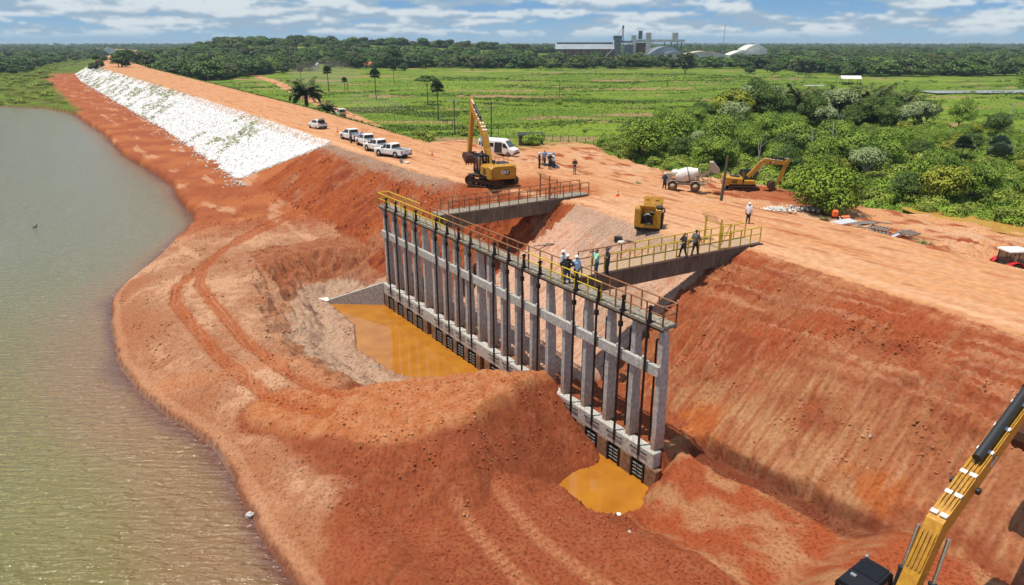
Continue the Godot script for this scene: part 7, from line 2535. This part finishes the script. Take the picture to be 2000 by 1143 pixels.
	# ---- fence along the meadow
	var fl := [Vector2(-42.0, -235.0), Vector2(-27.0, -200.0), Vector2(-13.0, -167.0), Vector2(2.0, -146.0), Vector2(16.0, -136.0), Vector2(30.0, -131.0)]
	var fn := thing("wire_fence", "long row of wooden fence posts crossing the meadow behind the road", "fence", Vector3.ZERO)
	for i in fl.size() - 1:
		for k in 9:
			var p: Vector2 = fl[i].lerp(fl[i + 1], k / 9.0)
			b = MB.new()
			b.tube([gpos(p.x, p.y, -0.2), gpos(p.x, p.y, 1.35) + Vector3(r4.randf() * 0.1, r4.randf() * 0.2, 0)], [0.08, 0.065], 6)
			obj("fence_post", b, M("pole_wood"), fn)
	b = MB.new()
	for i in fl.size() - 1:
		for h in [0.5, 0.9, 1.25]:
			for k in 3:
				var p: Vector2 = fl[i].lerp(fl[i + 1], k / 3.0)
				var q: Vector2 = fl[i].lerp(fl[i + 1], (k + 1) / 3.0)
				b.bar(gpos(p.x, p.y, h), gpos(q.x, q.y, h), 0.012, 0.012)
	obj("fence_wire", b, M("grey_metal"), fn)
	# ---- planks and pallets tipped by the road
	var base := Vector2(33.8, -63.5)
	var gy := ground_at(base.x, base.y)
	var plk := [[33.0, -66.2, 2.2, 1.4, 0.2, 0.45, "pale flat sheet at the left of the plank pile"], [34.4, -65.4, 2.3, 1.2, -0.3, 0.55, "grey sheet lying across the back of the plank pile"]]
	for q in plk:
		b = MB.new()
		b.box(Vector3.ZERO, Vector3(q[2], 0.05, q[3]), Basis(Vector3.UP, q[4]) * Basis(Vector3.BACK, 0.1), 0.01)
		var k := obj("sheet", b, M("plate_grey") if q[4] > 0 else M("wood"))
		k.position = gpos(q[0], q[1], q[5] + 0.05)
		tag(k, q[6], "sheet")
	for q in [[35.4, -63.9, 0.9, "slatted pallet propped in the middle of the plank pile"], [34.6, -62.6, 0.7, "slatted pallet at the front of the plank pile"], [37.3, -62.0, -0.55, "slatted pallet lying at the right end of the plank pile"]]:
		var o := thing("pallet", q[3], "pallet", gpos(q[0], q[1], 0.35), Vector2(cos(q[2]), sin(q[2])))
		for k in 6:
			b = MB.new()
			b.box(Vector3(-0.8 + k * 0.32, 0.06, 0), Vector3(0.2, 0.03, 1.1))
			obj("slat", b, M("wood"), o)
		for z in [-0.5, 0.0, 0.5]:
			b = MB.new()
			b.box(Vector3(0, 0, z), Vector3(1.9, 0.08, 0.09))
			obj("runner", b, M("wood"), o)
		o.rotation.x = 0.12
	for q in [[36.0, -61.8, 2.9, -0.6, "long pale plank at the front of the plank pile", 0.3, "plate_grey"], [36.6, -62.8, 2.6, -0.7, "dark plank beside the long pale one", 0.3, "wood"], [35.0, -65.2, 2.6, -0.35, "grey plank at the back of the plank pile", 0.65, "wood"], [36.2, -64.6, 1.6, 0.9, "short crossing plank on top of the plank pile", 0.75, "wood"], [34.0, -64.4, 2.2, 0.6, "weathered plank at the middle left of the plank pile", 0.4, "wood"]]:
		b = MB.new()
		b.box(Vector3.ZERO, Vector3(q[2], 0.06, 0.3), Basis(Vector3.UP, -q[3]) * Basis(Vector3.BACK, 0.06), 0.008)
		var k := obj("plank", b, M(q[6]))
		k.position = gpos(q[0], q[1], q[5])
		tag(k, q[4], "plank")
	# ---- orange hand tiller
	var o := thing("garden_tiller", "bright orange tiller with dark handles beside the dense bush", "tiller", gpos(33.6, -69.4, 0.0), Vector2(0.9, 0.3))
	b = MB.new()
	b.box(Vector3(0, 0.75, 0), Vector3(0.6, 0.7, 0.6), Basis.IDENTITY, 0.12)
	obj("hopper", b, M("orange_plastic"), o)
	b = MB.new()
	b.box(Vector3(1.0, 0.45, 0.1), Vector3(0.9, 0.3, 0.5), Basis(Vector3.BACK, 0.15), 0.08)
	obj("hood", b, M("orange_plastic"), o)
	b = MB.new()
	b.box(Vector3(0.5, 0.3, 0), Vector3(1.7, 0.12, 0.4))
	for z in [-0.25, 0.25]: b.tube([Vector3(1.2, 0.6, z), Vector3(2.0, 0.8, z), Vector3(2.3, 0.6, z)], [0.035], 6)
	obj("frame", b, M("black_iron"), o)
	for z in [-0.35, 0.35]: wheel(o, Vector3(0.5, 0.25, z), 0.25, 0.15, M("tyre"), M("rim"))
	# ---- litter by the generator and the bridges
	o = thing("tool_box", "black box standing beside the generator", "box", gpos(8.6, -53.4, 0.0), Vector2(0.95, 0.3))
	b = MB.new()
	b.box(Vector3(0, 0.22, 0), Vector3(0.62, 0.44, 0.3), Basis.IDENTITY, 0.02)
	obj("box_body", b, M("black_plastic"), o)
	b = MB.new()
	b.tube([Vector3(-0.15, 0.44, 0), Vector3(-0.15, 0.52, 0), Vector3(0.15, 0.52, 0), Vector3(0.15, 0.44, 0)], [0.02], 5)
	obj("handle", b, M("grey_metal"), o)
	for q in [[8.75, -52.9, 0.3, "mill_white", "white sack lying by the black box left of the generator", "sack"], [-12.8, -83.8, 0.32, "mill_white", "white sack on the crest edge left of the large excavator", "sack"], [12.0, -49.2, 0.5, "mill_grey", "crumpled pale sheeting on the crest behind the nearer footbridge", "sheeting"]]:
		b = MB.new()
		b.ball(Vector3(0, q[2] * 0.4, 0), Vector3(q[2], q[2] * 0.5, q[2] * 0.7), 8)
		b.ball(Vector3(q[2] * 0.5, q[2] * 0.5, 0.05), Vector3(q[2] * 0.5, q[2] * 0.45, q[2] * 0.5), 8)
		var k := obj(q[5], b, M(q[3]))
		k.position = gpos(q[0], q[1], 0.0)
		tag(k, q[4], q[5])
	b = MB.new()
	b.tube([Vector3(0, 0, 0), Vector3(0, 0.5, 0)], [0.2, 0.22], 12)
	var bu := obj("bucket", b, M("grey_metal"))
	bu.position = gpos(-13.6, -84.2, 0.0)
	tag(bu, "grey bucket beside the white sack on the crest edge", "bucket")
	for q in [[7.9, -52.9, 0.9, 0.5, "dark board lying left of the black box"], [9.5, -52.6, 1.0, -0.5, "pale pole lying between the black box and the generator"], [3.0, -57.6, 2.4, 0.35, "long timber lying on the crest beside the farther footbridge"], [3.6, -57.2, 1.3, -0.2, "short timber lying beside the farther footbridge"], [13.6, -49.9, 1.6, 0.3, "broken board on the crest by the yellow gate"], [14.6, -49.6, 1.2, -0.4, "short board on the crest by the yellow gate"]]:
		b = MB.new()
		b.box(Vector3.ZERO, Vector3(q[2], 0.06, 0.14), Basis(Vector3.UP, q[3]))
		var k := obj("board", b, M("wood"))
		k.position = gpos(q[0], q[1], 0.06)
		tag(k, q[4], "board")
	b = MB.new()
	b.box(Vector3.ZERO, Vector3(1.5, 0.08, 0.6), Basis(Vector3.UP, 0.4) * Basis(Vector3.RIGHT, 0.3), 0.01)
	var wb := obj("white_board", b, M("mill_white"))
	wb.position = w3(37.9, -5.0, -9.0)
	tag(wb, "white board lying at the tip of the wing wall by the pool", "board")
	b = MB.new()
	b.tube([Vector3(0, 0, 0), Vector3(0, 0.1, 0)], [0.13, 0.13], 12)
	var ld := obj("white_disc", b, M("logo_white"))
	ld.position = w3(-0.85, -3.2, POOL_Y + 0.02)
	tag(ld, "small white disc lying at the edge of the near orange pool", "disc")
	b = MB.new()
	b.tube([Vector3(0, 0.5, -0.3), Vector3(0, 0.5, 0.3)], [0.55, 0.55], 16)
	b.tube([Vector3(0, 0.5, -0.36), Vector3(0, 0.5, -0.3)], [0.62, 0.62], 16)
	b.tube([Vector3(0, 0.5, 0.3), Vector3(0, 0.5, 0.36)], [0.62, 0.62], 16)
	var dr := obj("cable_drum", b, M("wood"))
	dr.position = gpos(-53.0, -188.0, 0.1)
	dr.rotation.y = 0.5
	tag(dr, "round cable drum in the grass beside the approaching truck", "cable drum")
	b = MB.new()
	b.ball(Vector3(0, 0.05, 0), Vector3(0.3, 0.12, 0.15), 8)
	b.tube([Vector3(0.2, 0.1, 0), Vector3(0.3, 0.35, 0), Vector3(0.4, 0.36, 0)], [0.06, 0.05, 0.03], 6)
	var bd := obj("bird", b, M("black_plastic"))
	bd.position = Vector3(-59.0, LAKE_Y, -82.0)
	tag(bd, "small dark bird swimming on the lake", "bird")
func windows_row(parent: Node3D, a: Vector3, b: Vector3, n: int, w: float, h: float) -> void:
	for k in n:
		var m := MB.new()
		m.box(a.lerp(b, (k + 0.5) / n), Vector3(w, h, 0.15))
		obj("window", m, M("opening_dark"), parent)
func build_buildings() -> void:
	var Z := -850.0
	var g := MEADOW + 0.3
	# long grain hall: brown bays under a metal roof
	var o := thing("grain_hall", "long brown grain hall with a grey metal roof left of the mill tower", "warehouse", Vector3(52.0, g, Z))
	var b := MB.new()
	b.box(Vector3(34, 6.2, -9), Vector3(68, 12.4, 18))
	obj("wall", b, M("hall_brown"), o)
	for k in 8:
		b = MB.new()
		b.box(Vector3(0.5 + k * 9.55, 5.6, 0.2), Vector3(1.3, 11.2, 0.8))
		obj("buttress", b, M("hall_rib"), o)
	b = MB.new()
	b.prism(PackedVector2Array([Vector2(1.2, 12.0), Vector2(-9, 18.2), Vector2(-10, 18.2), Vector2(-19.2, 12.0)]), -1.0, 69.0, Transform3D(Basis(Vector3(0, 0, 1), Vector3(0, 1, 0), Vector3(1, 0, 0)), Vector3.ZERO))
	var rf := obj("roof", b, M("roof_metal"), o)
	b = MB.new()
	b.box(Vector3(34, 18.6, -9.5), Vector3(66, 1.6, 3.2))
	obj("ridge_vent", b, M("roof_blue"), rf)
	b = MB.new()
	b.bar(Vector3(54, 0.5, 2), Vector3(67, 12, 1), 1.0, 0.9)
	obj("conveyor", b, M("mill_grey"), o)
	# blue grey tower block
	o = thing("mill_tower", "tall blue grey elevator tower at the right end of the grain hall", "tower", Vector3(120.0, g, Z + 4))
	b = MB.new()
	b.box(Vector3(3.5, 11.5, -4), Vector3(7.0, 23, 8))
	b.box(Vector3(3.0, 24.5, -4), Vector3(9.0, 4.5, 7))
	obj("wall", b, M("silo_blue"), o)
	b = MB.new()
	b.box(Vector3(17, 8.5, -5), Vector3(9.0, 17, 9))
	b.box(Vector3(11, 20.0, -5), Vector3(20.0, 2.2, 4))
	obj("silo_block", b, M("silo_blue"), o)
	b = MB.new()
	b.prism(PackedVector2Array([Vector2(12.5, 17.0), Vector2(21.5, 17.0), Vector2(19.5, 18.8), Vector2(14.5, 18.8)]), -9.5, -0.5)
	obj("roof", b, M("mill_white"), o)
	b = MB.new()
	for x in [8.2, 10.6]: b.bar(Vector3(x, 20, -5), Vector3(x * 0.4 + 9.4 * 0.6, 38, -5), 0.6, 0.6)
	for k in 7: b.bar(Vector3(8.4, 21 + k * 2.3, -5), Vector3(10.4, 22.5 + k * 2.3, -5), 0.45, 0.45)
	b.box(Vector3(9.4, 36, -5), Vector3(2.0, 3.0, 1.8))
	b.bar(Vector3(3.5, 27, -4), Vector3(9.0, 36, -5), 0.3, 0.3)
	obj("elevator_mast", b, M("silo_blue"), o)
	# grey mill frame with its gantry
	o = thing("mill_gantry", "grey concrete mill frame with a long overhead gantry and two square shafts", "mill", Vector3(141.0, g, Z + 2))
	for q in [[1.5, 13.5, 5.0, 27.0], [18.5, 15.0, 5.5, 30.0]]:
		b = MB.new()
		b.box(Vector3(q[0], q[1], -4), Vector3(q[2], q[3], 6))
		obj("shaft", b, M("mill_grey"), o)
	b = MB.new()
	b.box(Vector3(30, 21.0, -4), Vector3(62, 3.0, 4))
	obj("gantry", b, M("mill_grey"), o)
	for q in [[9.0, 27.5, 4.0, 9.0, "silo_blue"], [49.5, 25.5, 6.5, 9.0, "mill_grey"]]:
		b = MB.new()
		b.box(Vector3(q[0], q[1], -4), Vector3(q[2], q[3], 5))
		obj("head_house", b, M(q[4]), o)
	for x in [38.0, 46.0, 53.0, 58.0]:
		b = MB.new()
		b.bar(Vector3(x, 0, -3), Vector3(x, 20, -3), 0.6, 0.6)
		b.bar(Vector3(x, 0, -5.5), Vector3(x, 20, -5.5), 0.6, 0.6)
		b.bar(Vector3(x, 2, -3), Vector3(x, 18, -5.5), 0.35, 0.35)
		obj("gantry_leg", b, M("silo_blue"), o)
	b = MB.new()
	b.box(Vector3(10, 14, -4.5), Vector3(12, 10, 5))
	obj("wall", b, M("hall_rib"), o)
	windows_row(o, Vector3(17, 8, -0.9), Vector3(20, 8, -0.9), 2, 0.9, 1.4)
	# curved roof sheds in front
	var arch := func(called: String, label: String, x: float, z: float, w: float, l: float, h: float, rise: float, wm: String, rm: String, door: bool) -> void:
		var q := thing(called, label, "warehouse", Vector3(x, g, z))
		var bb := MB.new()
		bb.box(Vector3(w / 2, h / 2, -l / 2), Vector3(w, h, l))
		obj("wall", bb, M(wm), q)
		var pts := PackedVector2Array()
		for k in 11: pts.append(Vector2(-0.4 + (w + 0.8) * k / 10.0, h - 0.05 + sin(PI * k / 10.0) * rise))
		bb = MB.new()
		bb.prism(pts, -l - 0.4, 0.4)
		obj("roof", bb, M(rm), q)
		if door:
			for k in int(maxf(1.0, w / 9.0)):
				bb = MB.new()
				bb.box(Vector3(w * (k + 0.5) / maxf(1.0, int(w / 9.0)), h * 0.42, 0.02), Vector3(4.5, h * 0.8, 0.3))
				obj("door", bb, M("opening_dark"), q)
	arch.call("curved_roof_shed", "wide shed with a pale arched roof under the gantry", 158.0, Z + 14, 40.0, 30.0, 6.5, 8.5, "mill_grey", "roof_metal", true)
	arch.call("small_shed", "low grey open shed at the foot of the gantry's right end", 176.0, Z + 22, 20.0, 14.0, 7.5, 2.0, "mill_beige", "roof_metal", true)
	arch.call("flat_store", "long low cream store right of the gantry sheds", 203.0, Z + 8, 46.0, 26.0, 6.0, 4.0, "mill_white", "mill_beige", false)
	arch.call("vaulted_store", "low vaulted cream store farther right with a rounded gable", 252.0, Z + 14, 32.0, 24.0, 5.5, 5.0, "mill_white", "mill_white", false)
	arch.call("gabled_hall", "cream hall with a high gable behind a round tree at the right of the mill", 276.0, Z - 6, 26.0, 30.0, 11.0, 6.0, "mill_white", "mill_white", false)
	arch.call("pale_barn", "small barn with a pale arched roof in front of the grain hall", 39.0, -640.0, 22.0, 16.0, 4.6, 2.6, "mill_grey", "mill_beige", true)
	# cottages and huts
	var house := func(called: String, label: String, cat: String, at: Vector3, dir: Vector2, w: float, d: float, h: float, rise: float, wm: String, rm: String) -> Node3D:
		var q := thing(called, label, cat, at, dir)
		var bb := MB.new()
		bb.box(Vector3(0, h / 2 - 0.2, 0), Vector3(w, h + 0.4, d))
		obj("wall", bb, M(wm), q)
		bb = MB.new()
		bb.prism(PackedVector2Array([Vector2(-d / 2 - 0.4, h - 0.1), Vector2(d / 2 + 0.4, h - 0.1), Vector2(0.1, h + rise), Vector2(-0.1, h + rise)]), -w / 2 - 0.3, w / 2 + 0.3, Transform3D(Basis(Vector3(0, 0, 1), Vector3(0, 1, 0), Vector3(-1, 0, 0)), Vector3.ZERO))
		obj("roof", bb, M(rm), q)
		bb = MB.new()
		bb.box(Vector3(-w * 0.2, 1.0, d / 2 + 0.02), Vector3(0.95, 2.0, 0.12))
		obj("door", bb, M("opening_dark"), q)
		bb = MB.new()
		bb.box(Vector3(w * 0.2, 1.4, d / 2 + 0.02), Vector3(1.1, 0.9, 0.12))
		obj("window", bb, M("opening_dark"), q)
		return q
	house.call("cottage", "small cottage with an orange tiled roof at the treeline", "house", gpos(-110.0, -556.0, 0.2), Vector2(1, 0.1), 8.0, 6.0, 2.6, 2.0, "mill_beige", "roof_tile")
	house.call("cottage", "small white house between trees left of the orange roofed cottage", "house", gpos(-150.0, -545.0, 0.2), Vector2(1, 0.0), 6.0, 5.0, 2.8, 1.2, "mill_white", "mill_grey")
	# brick hut by the meadow
	o = thing("brick_hut", "low brown brick hut with a dark flat roof behind the minibus", "hut", gpos(3.6, -134.0, -0.2), Vector2(1, -0.03))
	b = MB.new()
	b.box(Vector3(0, 1.0, 0), Vector3(4.6, 2.3, 3.0))
	obj("wall", b, M("brick_wall"), o)
	b = MB.new()
	b.box(Vector3(0, 2.25, 0.1), Vector3(5.0, 0.14, 3.4), Basis(Vector3.RIGHT, 0.06), 0.02)
	obj("roof", b, M("opening_dark"), o)
	b = MB.new()
	b.box(Vector3(-0.6, 1.2, 1.53), Vector3(0.7, 0.6, 0.08))
	obj("window", b, M("stained"), o)
	# open shelter on the right meadow
	o = thing("open_shelter", "open shelter with a pale roof on posts in the right meadow", "shelter", gpos(163.0, -344.0, 0.0), Vector2(1, 0.25))
	b = MB.new()
	b.prism(PackedVector2Array([Vector2(-3, 2.6), Vector2(3, 2.6), Vector2(0, 4.0)]), -4.5, 4.5, Transform3D(Basis(Vector3(0, 0, 1), Vector3(0, 1, 0), Vector3(-1, 0, 0)), Vector3.ZERO))
	obj("roof", b, M("mill_white"), o)
	for x in [-4.0, 0.0, 4.0]:
		for z in [-2.6, 2.6]:
			b = MB.new()
			b.box(Vector3(x, 1.2, z), Vector3(0.22, 3.0, 0.22))
			obj("post", b, M("pole_wood"), o)
	b = MB.new()
	b.box(Vector3.ZERO, Vector3(9.0, 0.5, 2.2), Basis(Vector3.UP, -0.2), 0.05)
	var tr := obj("water_trough", b, M("mill_white"))
	tr.position = gpos(140.0, -330.0, 0.3)
	tag(tr, "long white trough left of the open meadow shelter", "trough")
	# white heap at the far bend of the dam
	b = MB.new()
	b.tube([Vector3(0, -1, 0), Vector3(0.6, 3.5, 0), Vector3(-0.5, 7.0, 0.4), Vector3(0, 9.0, 0)], [15.0, 9.5, 4.2, 0.8], 14)
	var hp := obj("gravel_heap", b, M("mill_white"))
	hp.position = Vector3(-668.0, -1.0, -1200.0)
	tag(hp, "white gravel heap beside the far bend of the dam road", "gravel heap")

func _ready() -> void:
	rng.seed = 20240
	nz.seed = 3; nz.frequency = 1.0
	nf.seed = 5; nf.frequency = 0.6; nf.fractal_octaves = 4
	nr.seed = 8; nr.frequency = 1.0; nr.fractal_octaves = 2
	nsk.seed = 14; nsk.frequency = 0.02; nsk.fractal_octaves = 5
	setup_view()
	make_materials()
	build_ground()
	build_water()
	build_intake()
	build_bridges()
	build_cars()
	build_machines()
	build_people()
	build_small()
	build_buildings()
	build_plants()
